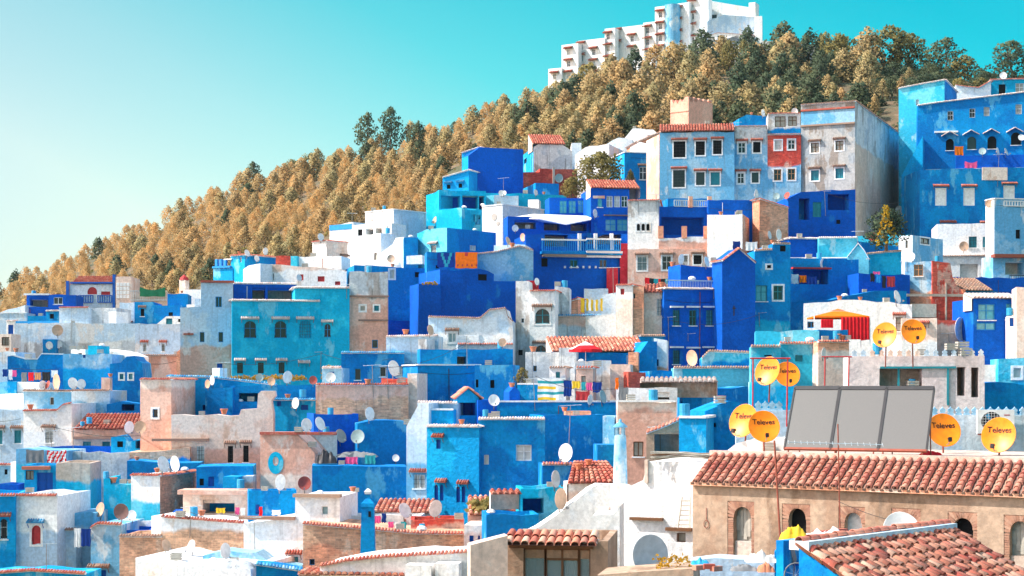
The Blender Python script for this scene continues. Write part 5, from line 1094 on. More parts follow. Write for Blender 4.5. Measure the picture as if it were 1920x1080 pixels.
# individually placed crest trees: px, base py, height px, kind, label
def at_hill(px, Y): return on_hill(px, Y)
CREST = [(690, 427, 92, OPEN[0], .78, 'dark open-crowned pine on the skyline, left of the skyline pair'), (733, 423, 92, OPEN[1], .78, 'dark open-crowned pine on the skyline, right of the skyline pair with bare stem'),
 (474, 450, 62, OPEN[1], .8, 'small ragged pine alone on the left skyline'), (632, 438, 40, GREENP[0], 1.0, 'low dark pine on the skyline left of the skyline pair'), (548, 446, 42, ROUND[0], 1.2, 'dark bushy tree clump on the left skyline'), (585, 442, 44, ROUND[1], 1.2, 'dark rounded tree beside the skyline clump'),
 (935, 398, 46, OPEN[0], .9, 'thin pale tree on the crest left of the hotel'), (852, 412, 30, OPEN[1], .9, 'sparse small tree on the crest above the tall deep blue house'),
 (1042, 366, 56, PINES[1], 1.2, 'golden pine hiding the lowest step of the hotel'), (1074, 364, 58, PINES[3], 1.2, 'golden pine under the second step of the hotel'), (1106, 362, 70, ROUND[0], 1.0, 'rounded golden tree under the third step of the hotel'), (1140, 358, 74, PINES[5], 1.2, 'tall golden pine below the middle hotel bays'), (1176, 354, 62, PINES[6], 1.1, 'golden pine left of the hotel foot'),
 (1213, 340, 66, PINES[2], 1.1, 'golden pine at the foot of the hotel wall'), (1250, 345, 58, GREENP[1], 1.1, 'dark pine against the round stair tower of the hotel'), (1283, 342, 66, UMB[0], 1.15, 'broad dark-topped pine in front of the hotel wing'),
 (1327, 330, 78, PINES[4], 1.25, 'large golden pine below the hotel restaurant'), (1367, 345, 78, UMB[1], .8, 'slender umbrella pine with bare trunk before the hotel'), (1394, 352, 68, UMB[0], .6, 'small tufted umbrella pine against the hotel wall'),
 (1418, 325, 82, PINES[6], 1.2, 'tall golden pine at the right end of the hotel'), (1478, 330, 94, PINES[1], 1.35, 'big two-toned pine right of the hotel'), (1575, 328, 88, ROUND[0], .95, 'big rounded golden tree right of the retaining wall'),
 (1625, 332, 96, PINES[3], 1.3, 'tall golden pine left of the dark tree mass'), (1668, 335, 98, ROUND[1], 1.15, 'tall dark rounded tree on the right crest'), (1705, 338, 80, ROUND[2], 1.1, 'spreading dark tree right of the tall dark one'),
 (1775, 330, 86, OPEN[0], 1.35, 'airy olive tree with leaning top on the right crest'), (1808, 326, 58, ROUND[1], 1.2, 'low olive tree beside the leaning one'), (1896, 320, 88, OPEN[1], 1.3, 'loose grey-green tree at the right border of the crest'),
 (1548, 338, 78, UMB[1], .6, 'small palm-like tuft tree behind the big rounded tree'), (1510, 306, 60, PINES[5], 1.0, 'young golden pine below the retaining wall'),
 (1552, 282, 62, PINES[0], 1.05, 'golden cone-shaped pine above the grey corner house'), (1622, 292, 54, PINES[7], 1.1, 'pale golden pine in the dark scrub'), (1690, 290, 40, PINES[2], .95, 'small golden pine left of the turquoise tower corner'),
 (1655, 284, 44, PINES[1], 1.0, 'golden pine with dark foot above the grey side wall'), (1705, 305, 42, PINES[4], 1.0, 'little pale pine high in the scrub'), (1640, 262, 44, PINES[3], 1.0, 'bright golden pine just behind the grey side wall'), (1800, 290, 36, ROUND[0], 1.2, 'round tan bush above the turquoise rooftop'),
 (1840, 270, 34, ROUND[2], 1.2, 'orange-tinted bush beside the turquoise rooftop house'), (1590, 258, 30, PINES[5], 1.3, 'low golden shrub at the roof edge of the grey house'), (1455, 285, 66, PINES[7], 1.25, 'golden pine above the red brick house'),
 (1400, 275, 72, PINES[2], 1.25, 'leaning golden pine above the tiled facade'), (1352, 268, 84, PINES[0], 1.3, 'large golden pine right of the castellated tower'), (1510, 262, 40, ROUND[1], 1.1, 'yellow-green bush behind the grey corner house')]
for px, Y, hp, kind, wd, lb in CREST: tree(kind, at_hill(px, Y), hp * Y / F, lb, None, wd)
for i in range(95):
    px = rnd.uniform(1430, 1850); Y = rnd.uniform(262, 335); tree(ROUND[i % 3] if rnd.random() < .3 else (crown_shrub := (ROUND[i % 3])), at_hill(px, Y), rnd.uniform(18, 40) * Y / F, BUSH_L, 'shrubs of the rocky slope', rnd.uniform(1.0, 1.6), 'shrub', 'shrub')
SHRUBM = ROUND[0][0].copy(); SHRUBM.materials[0] = LEAF_GREEN
for o in [o for o in bpy.data.objects if o.name.startswith('crown') and o.parent and o.parent.name.startswith('shrub')]: o.data = SHRUBM
# roof garden trees in the town
GT = crown_mesh('garden_crown', 120, 90, 34, .045, 'round', LEAF_OLIVE); GT2 = crown_mesh('garden_crown', 121, 80, 30, .040, 'pine', LEAF_OLIVE); GT3 = crown_mesh('garden_crown', 122, 70, 34, .045, 'open', LEAF_GREEN)
def town_tree(px, py, Y, hp, wd, me, lb, nm='garden_tree', tm=ROUND[0][1]):
    p = P(px, py, Y); return tree((me, tm), p, hp * Y / F, lb, None, wd, nm)
town_tree(1126, 366, 193, 84, 1.25, GT, 'golden-green garden tree on the terrace above the cafe house'); town_tree(1072, 372, 191, 42, 1.0, GT, 'smaller yellow-green garden tree left of the big garden tree')
town_tree(1182, 350, 192, 34, .9, GT2, 'thin golden shrub in front of the azure house at top centre', 'garden_shrub')
town_tree(1662, 470, 158, 88, 1.15, GT3, 'dark green tree with yellow tips in front of the grey side wall')
town_tree(792, 718, 138 - 10, 30, 1.2, ROUND[1][0], 'dark leafy shrub beside the large turquoise house', 'garden_shrub'); town_tree(979, 722, 122, 34, .9, ROUND[2][0], 'dark green shrub in the alley by the grey-white house', 'garden_shrub')

# ------------------------------------------------------------------ near buildings, lower right
def child(name, me, root, loc, rot=None, scale=None):
    o = bpy.data.objects.new(name, me); col.objects.link(o); o.parent = root; m = rot.to_4x4() if rot else Matrix.Identity(4)
    if scale: m = m @ Matrix.Diagonal((*scale, 1))
    o.matrix_local = Matrix.Translation(Vector(loc) - root.location) @ m
    return o
def barrel(name, L, r0, r1, mat, segs=7, th=.02):
    """one half-round tile along -Y (downhill), wider at the lower end"""
    mb = MB(); V = []
    for rr, y in ((r0, L * .5), (r1, -L * .5)):
        for k in (0, th):
            for j in range(segs + 1):
                t = math.pi * j / segs; V.append((math.cos(t) * (rr - k), y, math.sin(t) * (rr - k)))
    s1 = segs + 1; Fc = []
    for j in range(segs):
        Fc += [(j, j + 1, 2 * s1 + j + 1, 2 * s1 + j), (s1 + j, 3 * s1 + j, 3 * s1 + j + 1, s1 + j + 1), (2 * s1 + j, 2 * s1 + j + 1, 3 * s1 + j + 1, 3 * s1 + j)]
    Fc += [(0, s1, 3 * s1, 2 * s1), (segs, 2 * s1 + segs, 3 * s1 + segs, s1 + segs)]
    me = bpy.data.meshes.new(name); me.from_pydata(V, [], Fc); me.materials.append(mat); me.polygons.foreach_set('use_smooth', [True] * len(Fc)); me.update(); return me
def tile_grid(root, A, B, down, rows, cols, me_list, name, jit=.02, limit=300, lift=.05, rowstart=0):
    """tiles laid from ridge A-B down the slope vector; each tile an object, those past the limit joined as one part"""
    A, B, down = Vector(A), Vector(B), Vector(down); e = (B - A); dr = down / rows; nrm = e.cross(down).normalized()
    if nrm.z < 0: nrm = -nrm
    xx = e.normalized(); yy = -down.normalized(); rot0 = Matrix((xx, yy, nrm)).transposed(); cnt = 0; rest = MB()
    for j in range(rows):
        for i in range(cols):
            p = A + e * ((i + .5) / cols) + dr * (j + .5) + nrm * lift + xx * rnd.uniform(-jit, jit) + yy * rnd.uniform(-jit, jit)
            rot = rot0 @ Matrix.Rotation(rnd.uniform(-jit, jit) * 1.6, 3, 'Z') @ Matrix.Rotation(R(-4) + rnd.uniform(-jit, jit), 3, 'X')
            me = me_list[rnd.randrange(len(me_list))]
            if cnt < limit: child(name, me, root, p, rot)
            else:
                n = len(rest.v); rest.v += [tuple(p + rot @ v.co) for v in me.vertices]
                for f in me.polygons: rest.f.append(tuple(n + q for q in f.vertices)); rest.m.append(0)
            cnt += 1
    under = MB(); under.poly([A, B, B + down, A + down]); o = under.build('tile_bed', plain('tile_bed', (.16, .09, .07), .9), root)
    if rest.v: o = rest.build(name + '_rows', me_list[0].materials[0], root); o['kind'] = 'stuff'
hO = H('ochre plastered house with arched brick-framed windows and barrel tile roof', 'the ochre arched house'); h = hO
p_ = P(1299, 0, 60); FO = Face(p_.x, p_.y, R(-33))
WIN = [(1375, 1408, 950, 1043, 's'), (1478, 1511, 953, 1050, 'k'), (1583, 1615, 961, 1052, 'P'), (1682, 1716, 966, 1058, 'P'), (1786, 1824, 971, 1064, 'k'), (1893, 1932, 977, 1072, 's')]
SUR = [(1364, 1414, 940), (1466, 1519, 945), (1572, 1622, 950), (1671, 1726, 953), (1777, 1832, 960), (1882, 1940, 966)]
holes = []
zt = (HY - 909) * 60 / F; zbt = terrain(FO.A.x, FO.A.y) - 4; aR = FO.at(1990)[0]
h.root = empty('house', FO.W(4, zbt, -4)); tag(h.root, h.label, h.cat); h.fc = FO; h.blocks = [FO]
OCH = wall('O', u=(FO.u.x, FO.u.y), seed=2, rough_wall=.3)
mb = MB(); wl = []
for (x0, x1, y0, y1, kd), (sx0, sx1, sy0) in zip(WIN, SUR):
    a0, a1 = FO.at(x0)[0], FO.at(x1)[0]; Ym = (FO.at(x0)[1] + FO.at(x1)[1]) / 2; z1, z0 = (HY - y0) * Ym / F, (HY - y1) * Ym / F
    pl = arch(a0, a1, z0, z1, 12, True); s0, s1 = FO.at(sx0)[0], FO.at(sx1)[0]; zs = (HY - sy0) * Ym / F
    panel = [(s0, z0), (s1, z0), (s1, zs), (s0, zs)]; holes.append((panel, .05)); wl.append((pl, panel, kd, a0, a1, z0, z1, s0, s1, zs))
facemesh(mb, FO, [(0, zbt), (aR, zbt), (aR, zt), (0, zt)], holes)
mb.poly([FO.W(0, zbt), FO.W(0, zt), FO.W(0, zt, -9), FO.W(0, zbt, -9)]); mb.poly([FO.W(aR, zbt), FO.W(aR, zt), FO.W(aR, zt, -9), FO.W(aR, zbt, -9)]); mb.poly([FO.W(0, zbt, -9), FO.W(0, zt, -9), FO.W(aR, zt, -9), FO.W(aR, zbt, -9)]); mb.poly([FO.W(0, zt), FO.W(aR, zt), FO.W(aR, zt, -9), FO.W(0, zt, -9)])
h.part('wall', mb, OCH)
BRK = tilemat('arch_brick', [(.40, .20, .13), (.46, .25, .17), (.34, .17, .12), (.50, .30, .21)], 7)
for (pl, panel, kd, a0, a1, z0, z1, s0, s1, zs) in wl:
    mb = MB(); mb.poly([FO.W(a, z, -.33) for a, z in pl]); wn = mb.build('window', {'k': M('dark'), 's': M('shutterwood'), 'P': wall('G', seed=3)}[kd], h.root)
    mb = MB()      # mortar bed with the arched opening and its reveal
    loops = [[Vector((a, z, 0)) for a, z in panel], [Vector((a, z, 0)) for a, z in pl]]; loops[0] = [Vector((a, z - (.02 if i < 2 else 0), 0)) for i, (a, z) in enumerate(panel)]
    flat = loops[0] + loops[1]; mb.tris([FO.W(p.x, p.y, -.05) for p in flat], tessellate_polygon(loops))
    for i in range(len(pl)): q, r_ = pl[i], pl[(i + 1) % len(pl)]; mb.poly([FO.W(*q, -.05), FO.W(*r_, -.05), FO.W(*r_, -.34), FO.W(*q, -.34)])
    mb.build('mortar_bed', wall('O', seed=4), wn)
    mb = MB(); rr = (a1 - a0) / 2; ca = (a0 + a1) / 2; zsp = z1 - rr * 1.25; nz = max(4, int((zsp - z0) / .075))
    for sd, (e0, e1) in ((0, (s0, a0)), (1, (a1, s1))):
        for i in range(nz):
            z = z0 + (zsp - z0) * (i + .5) / nz; mb.obox(FO.W((e0 + e1) / 2 + rnd.uniform(-.01, .01), z, -.045), FO.u3() * (abs(e1 - e0) / 2 - .008), FO.n3() * .03, Z3 * ((zsp - z0) / nz * .40))
    for i in range(17):          # voussoirs fan out to the square frame
        t = math.pi * (i + .5) / 17; dx, dz = math.cos(t), math.sin(t); q0 = Vector((ca + dx * rr * 1.02, zsp + rr * 1.25 * (dz ** .8) + .01))
        dirv = Vector((dx, dz * 1.1)).normalized(); lim = 9
        if abs(dirv.x) > 1e-3: lim = min(lim, ((s1 if dirv.x > 0 else s0) - q0.x) / dirv.x)
        lim = min(lim, (zs - q0.y) / max(dirv.y, 1e-3))
        if lim < .05: continue
        c = q0 + dirv * lim / 2; pr = Vector((-dirv.y, dirv.x)); wv_ = .042 + .018 * abs(dirv.y)
        mb.obox(FO.W(c.x, c.y, -.045), (FO.u3() * dirv.x + Z3 * dirv.y) * (lim / 2 + .02), FO.n3() * .03, (FO.u3() * pr.x + Z3 * pr.y) * wv_)
    o = mb.build('brick_surround', BRK, wn); o['kind'] = 'stuff'
    if kd == 's':
        zl = z0 + (z1 - z0) * .30; mb = MB(); mb.obox(FO.W(ca, (z0 + zl) / 2, -.2), FO.u3() * (rr - .01), FO.n3() * .08, Z3 * ((zl - z0) / 2)); mb.build('sill_wall', wall('X', seed=1), wn)
        for i in range(5): mb = MB(); mb.obox(FO.W(a0 + (a1 - a0) * (i + .5) / 5, (zl + z1) / 2, -.29), FO.u3() * (rr / 5 - .006), FO.n3() * .02, Z3 * ((z1 - zl) / 2 - (.05 + .22 * abs(i - 2) ** 1.5 * .5))); mb.build('plank', M('shutterwood'), wn)
# eave board, tile roof and roof deck
mb = MB(); mb.obox(FO.W(aR / 2, zt + .06, .08), FO.u3() * aR / 2, FO.n3() * .14, Z3 * .06); h.part('eave_board', mb, wall('Y', seed=2))
zr_ = -2.66; A_ = FO.W(.1, zr_, -1.42); B_ = FO.W(aR, zr_, -1.42); E_ = FO.W(.1, zt + .12, .22)
FT = [barrel('roof_tile', .37, .075, .112, M('fgtile'), th=.022)]
tile_grid(h.root, A_, B_, E_ - A_, 7, 42, FT, 'roof_tile', .016, 308, .045)
mb = MB()
for i in range(43): q = (FO.W(.1 + (aR - .1) * i / 42, zr_, -1.42), FO.W(.1 + (aR - .1) * i / 42, zt + .14, .24)); mb.tube([q[0] - Z3 * .08, q[1] - Z3 * .08], .07, 6)
h.part('channel_tiles', mb, M('oldtile'))['kind'] = 'stuff'
mb = MB(); lo, hi = zt, zr_ + .02
for z in (hi,): mb.poly([FO.W(.1, z, -1.36), FO.W(aR, z, -1.36), FO.W(aR, z, -10), FO.W(.1, z, -10)])
mb.poly([FO.W(.1, lo, -1.5), FO.W(aR, lo, -1.5), FO.W(aR, hi, -1.36), FO.W(.1, hi, -1.36)]); mb.poly([FO.W(.1, lo, -1.4), FO.W(.1, hi, -1.4), FO.W(.1, hi, -10), FO.W(.1, lo, -10)]); mb.poly([FO.W(.1, lo, -10), FO.W(aR, lo, -10), FO.W(aR, hi, -10), FO.W(.1, hi, -10)]); mb.poly([FO.W(0, zt, 0), FO.W(.1, hi, -1.4), FO.W(.1, lo, -1.4)])
h.part('roof_deck', mb, wall('X', seed=5, rough_wall=.8))
mb = MB(); mb.obox(FO.W(aR / 2, zr_ + .07, -1.55), FO.u3() * aR / 2, FO.n3() * .16, Z3 * .09); h.part('ridge_curb', mb, wall('X', seed=2))
# iron ring on the wall
a, z = FO.sz(1325, 980); mb = MB(); mb.tube([FO.W(a + math.cos(t * .45) * .1, z - .05 + math.sin(t * .45) * .14, .03) for t in range(15)], .012, 4); mb.tube([FO.W(a, z + .1, .03), FO.W(a, z + .55, .03)], .012, 4); h.part('wire_ring', mb, M('rust'))

def solid(h, x0, x1, top, bot, Y, yaw, key, **k): return h.blk(x0, x1, top, bot, Y, yaw, key, **k)
h = H('white plastered gable house with wooden ledges, left of the ochre house', 'the white plastered near house')
h.blk(1160, 1338, [(1160, 1004), (1170, 928), (1180, 912), (1206, 900), (1214, 866), (1338, 868)], 1300, 62.5, -22, 'W', d=5, anchor=1300, seed=1, rough=.02, rw=.5, wins=[('F', 1277, 1008, 17, 17, 'sx')])
h.pbox(1183, 1244, 970, 975, 0, .22, 'wooden_ledge', M('wood')); h.pbox(1250, 1298, 989, 995, 0, .2, 'wooden_ledge', M('wood')); h.pbox(1210, 1216, 862, 905, -.1, .12, 'corner_pier', wall('X', seed=3))
h.blk(984, 1182, [(984, 1000), (1010, 988), (1040, 968), (1080, 938), (1108, 915), (1124, 907), (1182, 909)], 1300, 66, 15, 'W', d=.6, rough=0, anchor=1182, seed=2)
h.blk(1107, 1162, [(1107, 972), (1112, 966), (1150, 964), (1162, 950)], 1300, 59, -8, 'W', d=1.6, rough=.02, seed=3, R=1170); h.blk(1117, 1141, 952, 985, 61, -10, 'M', d=.6, rough=0, par=False, ext=False)
h = H('turquoise round chimney tower with conical cap above the white near house', 'the turquoise chimney', cat='chimney', name='chimney')
c = P(1163, 905, 67.5); h.root = empty('chimney', (c.x, c.y, c.z - 1.5)); tag(h.root, h.label, h.cat); h.fc = Face(c.x, c.y, 0)
mb = MB(); mb.lathe((c.x, c.y, c.z - 1.5), [(.31, 0), (.30, 1.5), (.27, 2.6), (.245, 3.3), (.235, 3.45), (.20, 3.5)], 18); h.part('shaft', mb, wall('S', seed=2), True)
mb = MB(); 
for k in range(4): t = k * math.pi / 2 + .5; mb.obox((c.x + math.cos(t) * .18, c.y + math.sin(t) * .18, c.z + 2.15), Vector((.05, 0, 0)), Vector((0, .05, 0)), Z3 * .18)
h.part('vent_posts', mb, wall('S', seed=2))
mb = MB(); mb.lathe((c.x, c.y, c.z + 2.3), [(.29, 0), (.30, .04), (.20, .14), (.05, .24), (.07, .30), (.01, .36)], 18); h.part('cap', mb, wall('S', seed=4), True)
h = H('small house with red tile roof behind the turquoise chimney', 'the small red-roofed house by the chimney')
h.blk(1066, 1170, 908, 1000, 84, 3, 'W', d=3, seed=2, low=('M', 925)); h.shed(1063, 1172, 905, 866, 3.0, 'tile', inset=.6)
h = H('near tan house with glazed dark-framed doors and single row of big roof tiles', 'the near house with glazed doors')
h.blk(950, 1140, 1012, 1300, 52, -8, 'O', d=4, rough=0, seed=3, anchor=950, wins=[('F', 1044, 1062, 126, 72, 'RX')]); FD = h.fc
h.blk(882, 952, [(882, 1022), (952, 1004)], 1300, 51, 9, 'X', d=.7, anchor=952, seed=1, low=('M', 1005)); 
TB = [barrel('roof_tile', .62, .115, .145, M('palet'))]; a0, a1 = FD.at(948)[0], FD.at(1120)[0]; zz = (HY - 1003) * 52 / F
tile_grid(h.root, FD.W(a0, zz + .05, -.7), FD.W(a1, zz + .05, -.7), FD.W(a0, zz - .28, .45) - FD.W(a0, zz + .05, -.7), 2, 11, TB, 'roof_tile', .015, 300, .0)
h.pbox(948, 1120, 1014, 1018, -.8, .2, 'tile_bed_slab', wall('M', seed=1), FD); h.pbox(955, 1112, 1020, 1028, 0, .1, 'lintel', M('wood'), FD)
PANE, t_, b_ = newmat('door_pane'); b_.inputs['Base Color'].default_value = (.30, .45, .50, 1); b_.inputs['Roughness'].default_value = .06; b_.inputs['Alpha'].default_value = .45
for x0, x1, nm in ((981, 1021, 'window_leaf'), (1022, 1084, 'door_leaf'), (1085, 1106, 'window_leaf')):
    g_ = h.pbox(x0, x1, 1029, 1120, -.28, -.26, nm, PANE, FD)
    mb = MB(); b0, b1 = FD.at(x0)[0], FD.at(x1)[0]; zt_, zb_ = (HY - 1029) * 52 / F, (HY - 1120) * 52 / F
    for aa in (b0, b1) + (((b0 + b1) / 2,) if x1 - x0 > 50 else ()): mb.obox(FD.W(aa, (zt_ + zb_) / 2, -.24), FD.u3() * .035, FD.n3() * .04, Z3 * (zt_ - zb_) / 2)
    for zq in ((zt_,) + ((zt_ - .33,) if x1 - x0 > 50 else ())): mb.obox(FD.W((b0 + b1) / 2, zq, -.24), FD.u3() * (b1 - b0) / 2, FD.n3() * .04, Z3 * .035)
    mb.build('frame', M('wood'), g_)
    if x0 != 1085:
        cv = MB(); k = 14; w0, w1 = (b0 + .06, b0 + (b1 - b0) * .55) if x0 == 981 else (b0 + (b1 - b0) * .55, b1 - .08)
        for i in range(k): cv.poly([FD.W(w0 + (w1 - w0) * i / k, zt_ - .36, -.36 + .03 * (i % 2)), FD.W(w0 + (w1 - w0) * (i + 1) / k, zt_ - .36, -.36 + .03 * ((i + 1) % 2)), FD.W(w0 + (w1 - w0) * (i + 1) / k, zb_, -.36 + .03 * ((i + 1) % 2)), FD.W(w0 + (w1 - w0) * i / k, zb_, -.36 + .03 * (i % 2))])
        cv.build('curtain', M('curtain'), g_)
h = H('grey stucco roof terrace house with keyhole battlements and open pillared room', 'the grey battlement terrace house')
fcg = h.blk(1592, 1846, 668, 860, 85, -8, 'Q', d=5, anchor=1592, seed=3, rough=.01, wins=[('F', 1689, 709, 80, 36, 'RX'), ('F', 1802, 715, 15, 54, 'RK'), ('F', 1828, 717, 14, 56, 'RK')])
h.pbox(1650, 1792, 687, 691, .02, .12, 'teal_lintel', M('teal'), fcg); h.pbox(1775, 1779, 690, 760, .02, .1, 'teal_post', M('teal'), fcg); h.pbox(1683, 1687, 691, 728, -.1, .0, 'teal_post', M('teal'), fcg)
def merlon_mesh(name, mat, s=1.0):
    prof = [(-.16, 0), (.16, 0), (.16, .12), (.09, .17), (.16, .25), (.13, .34), (.06, .38), (0, .47), (-.06, .38), (-.13, .34), (-.16, .25), (-.09, .17), (-.16, .12)]
    V = [(x * s, y, z * s) for y in (-.07, .07) for x, z in prof]; n = len(prof); Fc = [tuple(range(n))[::-1], tuple(range(n, 2 * n))] + [(i, (i + 1) % n, n + (i + 1) % n, n + i) for i in range(n)]
    me = bpy.data.meshes.new(name); me.from_pydata(V, [], Fc); me.materials.append(mat); me.update(); return me
ML1 = merlon_mesh('merlon', wall('M', seed=2)); ML2 = merlon_mesh('merlon', wall('P', seed=1)); ML3 = merlon_mesh('merlon', wall('S', seed=1))
for i in range(15):
    a = fcg.at(1602 + i * 17.0)[0]; child('merlon', ML1 if i in (2, 3, 4, 5, 6, 7) else ML2, h.root, fcg.W(a, h.zt - .02, -.11), Matrix.Rotation(fcg.yaw, 3, 'Z'), (.85, 1, .8))
h = H('pale blue roof wall with small battlements carrying the air conditioner', 'the pale blue battlement wall')
fw = h.blk(1728, 2050, 778, 1000, 70, -7, 'P', d=1.0, anchor=1728, rough=.01, seed=1)
for i in range(16): a = fw.at(1738 + i * 15)[0]; child('merlon', ML3, h.root, fw.W(a, h.zt - .02, -.11), Matrix.Rotation(fw.yaw, 3, 'Z'), (.8, 1, .8))
h.blk(1380, 1500, 770, 1000, 74, -6, 'P', d=1.0, rough=.02, seed=3)
for i in range(4): a = h.fc.at(1422 + i * 13)[0]; child('merlon', ML3, h.root, h.fc.W(a, h.zt - .02, -.11), Matrix.Rotation(h.fc.yaw, 3, 'Z'))
h = H('turquoise rough house with pink framed window at the right border', 'the turquoise house at the right border')
h.blk(1872, 2000, 673, 800, 92, -8, 'C', d=3, seed=2, rw=.9, low=('A', 720), anchor=1872, wins=[('F', 1907, 699, 14, 18, 'u+')]); h.blk(1843, 1990, [(1843, 718), (1870, 716), (1990, 735)], 820, 89, 4, 'B', d=2, seed=1); h.blk(1846, 1874, 684, 800, 93, -12, 'M', d=2)
h = H('azure prow-shaped roof house left of the orange dishes', 'the azure prow house')
h.blk(1273, 1324, 784, 900, 77, -14, 'A', d=3, seed=3, cop='s', rough=.01); h.blk(1322, 1396, [(1322, 771), (1350, 760), (1372, 752), (1396, 757)], 900, 80, 8, 'B', d=3, rough=.01, wins=[('F', 1333, 797, 20, 8, 'kx')])
h = H('ochre gable end with tiled verge and pale window left of the azure prow', 'the ochre gable end')
h.blk(1212, 1276, [(1212, 812), (1240, 802), (1276, 786)], 940, 79.5, -5, 'O', d=3, cop='t', rough=0, seed=1, wins=[('F', 1252, 834, 50, 40, 'RP')])
h = H('whitewashed mound roof under the orange dish pair, left of the solar panels', 'the whitewashed mound roof')
h.blk(1340, 1470, [(1340, 856), (1362, 846), (1380, 832), (1400, 826), (1470, 822)], 900, 64.5, -16, 'W', d=2.5, rough=.01, seed=4, anchor=1470)
# near tiled roof in the lower right corner
h = H('near house with dusty weathered tile roof and blue parapet in the lower right corner', 'the near dusty tiled roof')
RA, RB_ = Vector((7.42, 42, -4.2)), Vector((12.75, 47.5, -4.2)); dn = Vector((3.5, -3.5, -2.45)); h.root = empty('house', (11, 42, -14)); tag(h.root, h.label, h.cat); h.fc = Face(7.42, 42, R(46))
PT = [barrel('roof_tile', .46, .105, .14, M('palet'), 5), barrel('roof_tile', .50, .10, .15, M('palet'), 5)]
tile_grid(h.root, RA, RB_, dn, 15, 27, PT, 'roof_tile', .065, 297, .05)
mb = MB(); e_ = (RB_ - RA)
for q0, q1 in ((RA, RA + dn), (RB_, RB_ + dn)): mb.poly([q0 - Z3 * .05, q1 - Z3 * .05, Vector((q1.x, q1.y, -14)), Vector((q0.x, q0.y, -14))])
mb.poly([RA + dn, RB_ + dn, Vector((RB_.x + dn.x, RB_.y + dn.y, -14)), Vector((RA.x + dn.x, RA.y + dn.y, -14))]); mb.poly([RA, RB_, Vector((RB_.x, RB_.y, -14)), Vector((RA.x, RA.y, -14))]); h.part('wall', mb, wall('B', seed=2, low='S', zl=-6))
RT = barrel('ridge_tile', .44, .11, .13, M('fgtile')); eu = e_.normalized(); rot = Matrix((Vector((eu.y, -eu.x, 0)), eu, Z3)).transposed()
for i in range(18): child('ridge_tile', RT, h.root, RA + e_ * ((i + .5) / 18) + Z3 * .15 + Vector((0, 0, rnd.uniform(-.02, .02))), rot @ Matrix.Rotation(rnd.uniform(-.06, .06), 3, 'Z'))
mb = MB(); mb.obox((RA + RB_) / 2 + Z3 * .02, e_ / 2, Vector((eu.y, -eu.x, 0)) * .30, Z3 * .12); h.part('mortar_ridge', mb, wall('P', seed=1))
vt = dn.normalized(); rot2 = Matrix((vt.cross(Z3).normalized(), -vt, vt.cross(Z3).normalized().cross(-vt))).transposed()
for i in range(13): child('verge_tile', PT[0], h.root, RB_ + dn * ((i + .5) / 13) + Z3 * .10, rot2 @ Matrix.Rotation(rnd.uniform(-.08, .08), 3, 'Z'))
for i in range(13): child('verge_tile', PT[1], h.root, RA + dn * ((i + .5) / 13) + Z3 * .10, rot2 @ Matrix.Rotation(rnd.uniform(-.08, .08), 3, 'Z'))
q0 = P(1462, 1024, 43.2); q1 = P(1606, 1015, 45.6)
mb = MB(); ev = Vector((q1.x - q0.x, q1.y - q0.y, 0)); mb.obox((q0 + q1) / 2 - Z3 * 2.3, ev / 2, Vector((-ev.y, ev.x, 0)).normalized() * .12, Z3 * 2.5); h.part('blue_parapet', mb, wall('B', seed=4, low='A', zl=-4.5))
h = H('low cluttered roof with blue rubble wall in front of the ochre house', 'the cluttered low roof')
h.blk(1290, 1475, [(1290, 1052), (1340, 1046), (1400, 1050), (1475, 1046)], 1300, 50.5, -14, 'P', d=1.2, rough=.05, seed=2); h.blk(1452, 1520, [(1452, 1034), (1520, 1026)], 1300, 46.5, -12, 'B', d=.5, seed=3)
h.blk(1120, 1300, [(1120, 1078), (1200, 1072), (1300, 1066)], 1300, 47, -12, 'O', d=2, rough=.04, seed=1)

# ------------------------------------------------------------------ things on roofs and walls
bpy.context.view_layer.update()
DG = bpy.context.evaluated_depsgraph_get()
SHORT = {hh.root.name: hh.short for hh in House.all if hh.root}
def hit(px, py):
    d = Vector(((px - CX) / F, 1.0, (HY - py) / F)).normalized()
    ok, loc, nrm, idx, ob, _ = sc.ray_cast(DG, Vector((0, 0, 0)), d)
    if not ok: return None, None, None
    while ob.parent: ob = ob.parent
    return loc, nrm, ob
USED = {}
def uniq(label_base, place, key):
    USED.setdefault((label_base, place), []).append(key); return None
PEND = []     # (object, kind phrase, place, px): labels are settled once every thing stands
def later(o, what, ob, px, cat, group=None):
    o['category'] = cat
    if group: o['group'] = group
    PEND.append((o, what, SHORT.get(ob.name, 'the hillside') if ob else 'the hillside', px))
def settle():
    d = {}
    for o, what, pl, px in PEND: d.setdefault((what, pl), []).append((px, o))
    ordn = ['leftmost', 'second from left', 'third from left', 'fourth from left', 'fifth from left', 'sixth from left', 'seventh from left', 'eighth from left']
    for (what, pl), l in d.items():
        l.sort(key=lambda q: q[0])
        for i, (px, o) in enumerate(l):
            t = what + ' on ' + pl
            if len(l) == 2: t += ', ' + ('left' if i == 0 else 'right') + ' one'
            elif len(l) > 2: t += ', ' + (ordn[i] if i < 8 else 'number %d from left' % (i + 1)) if i < len(l) - 1 else ', rightmost'
            o['label'] = t
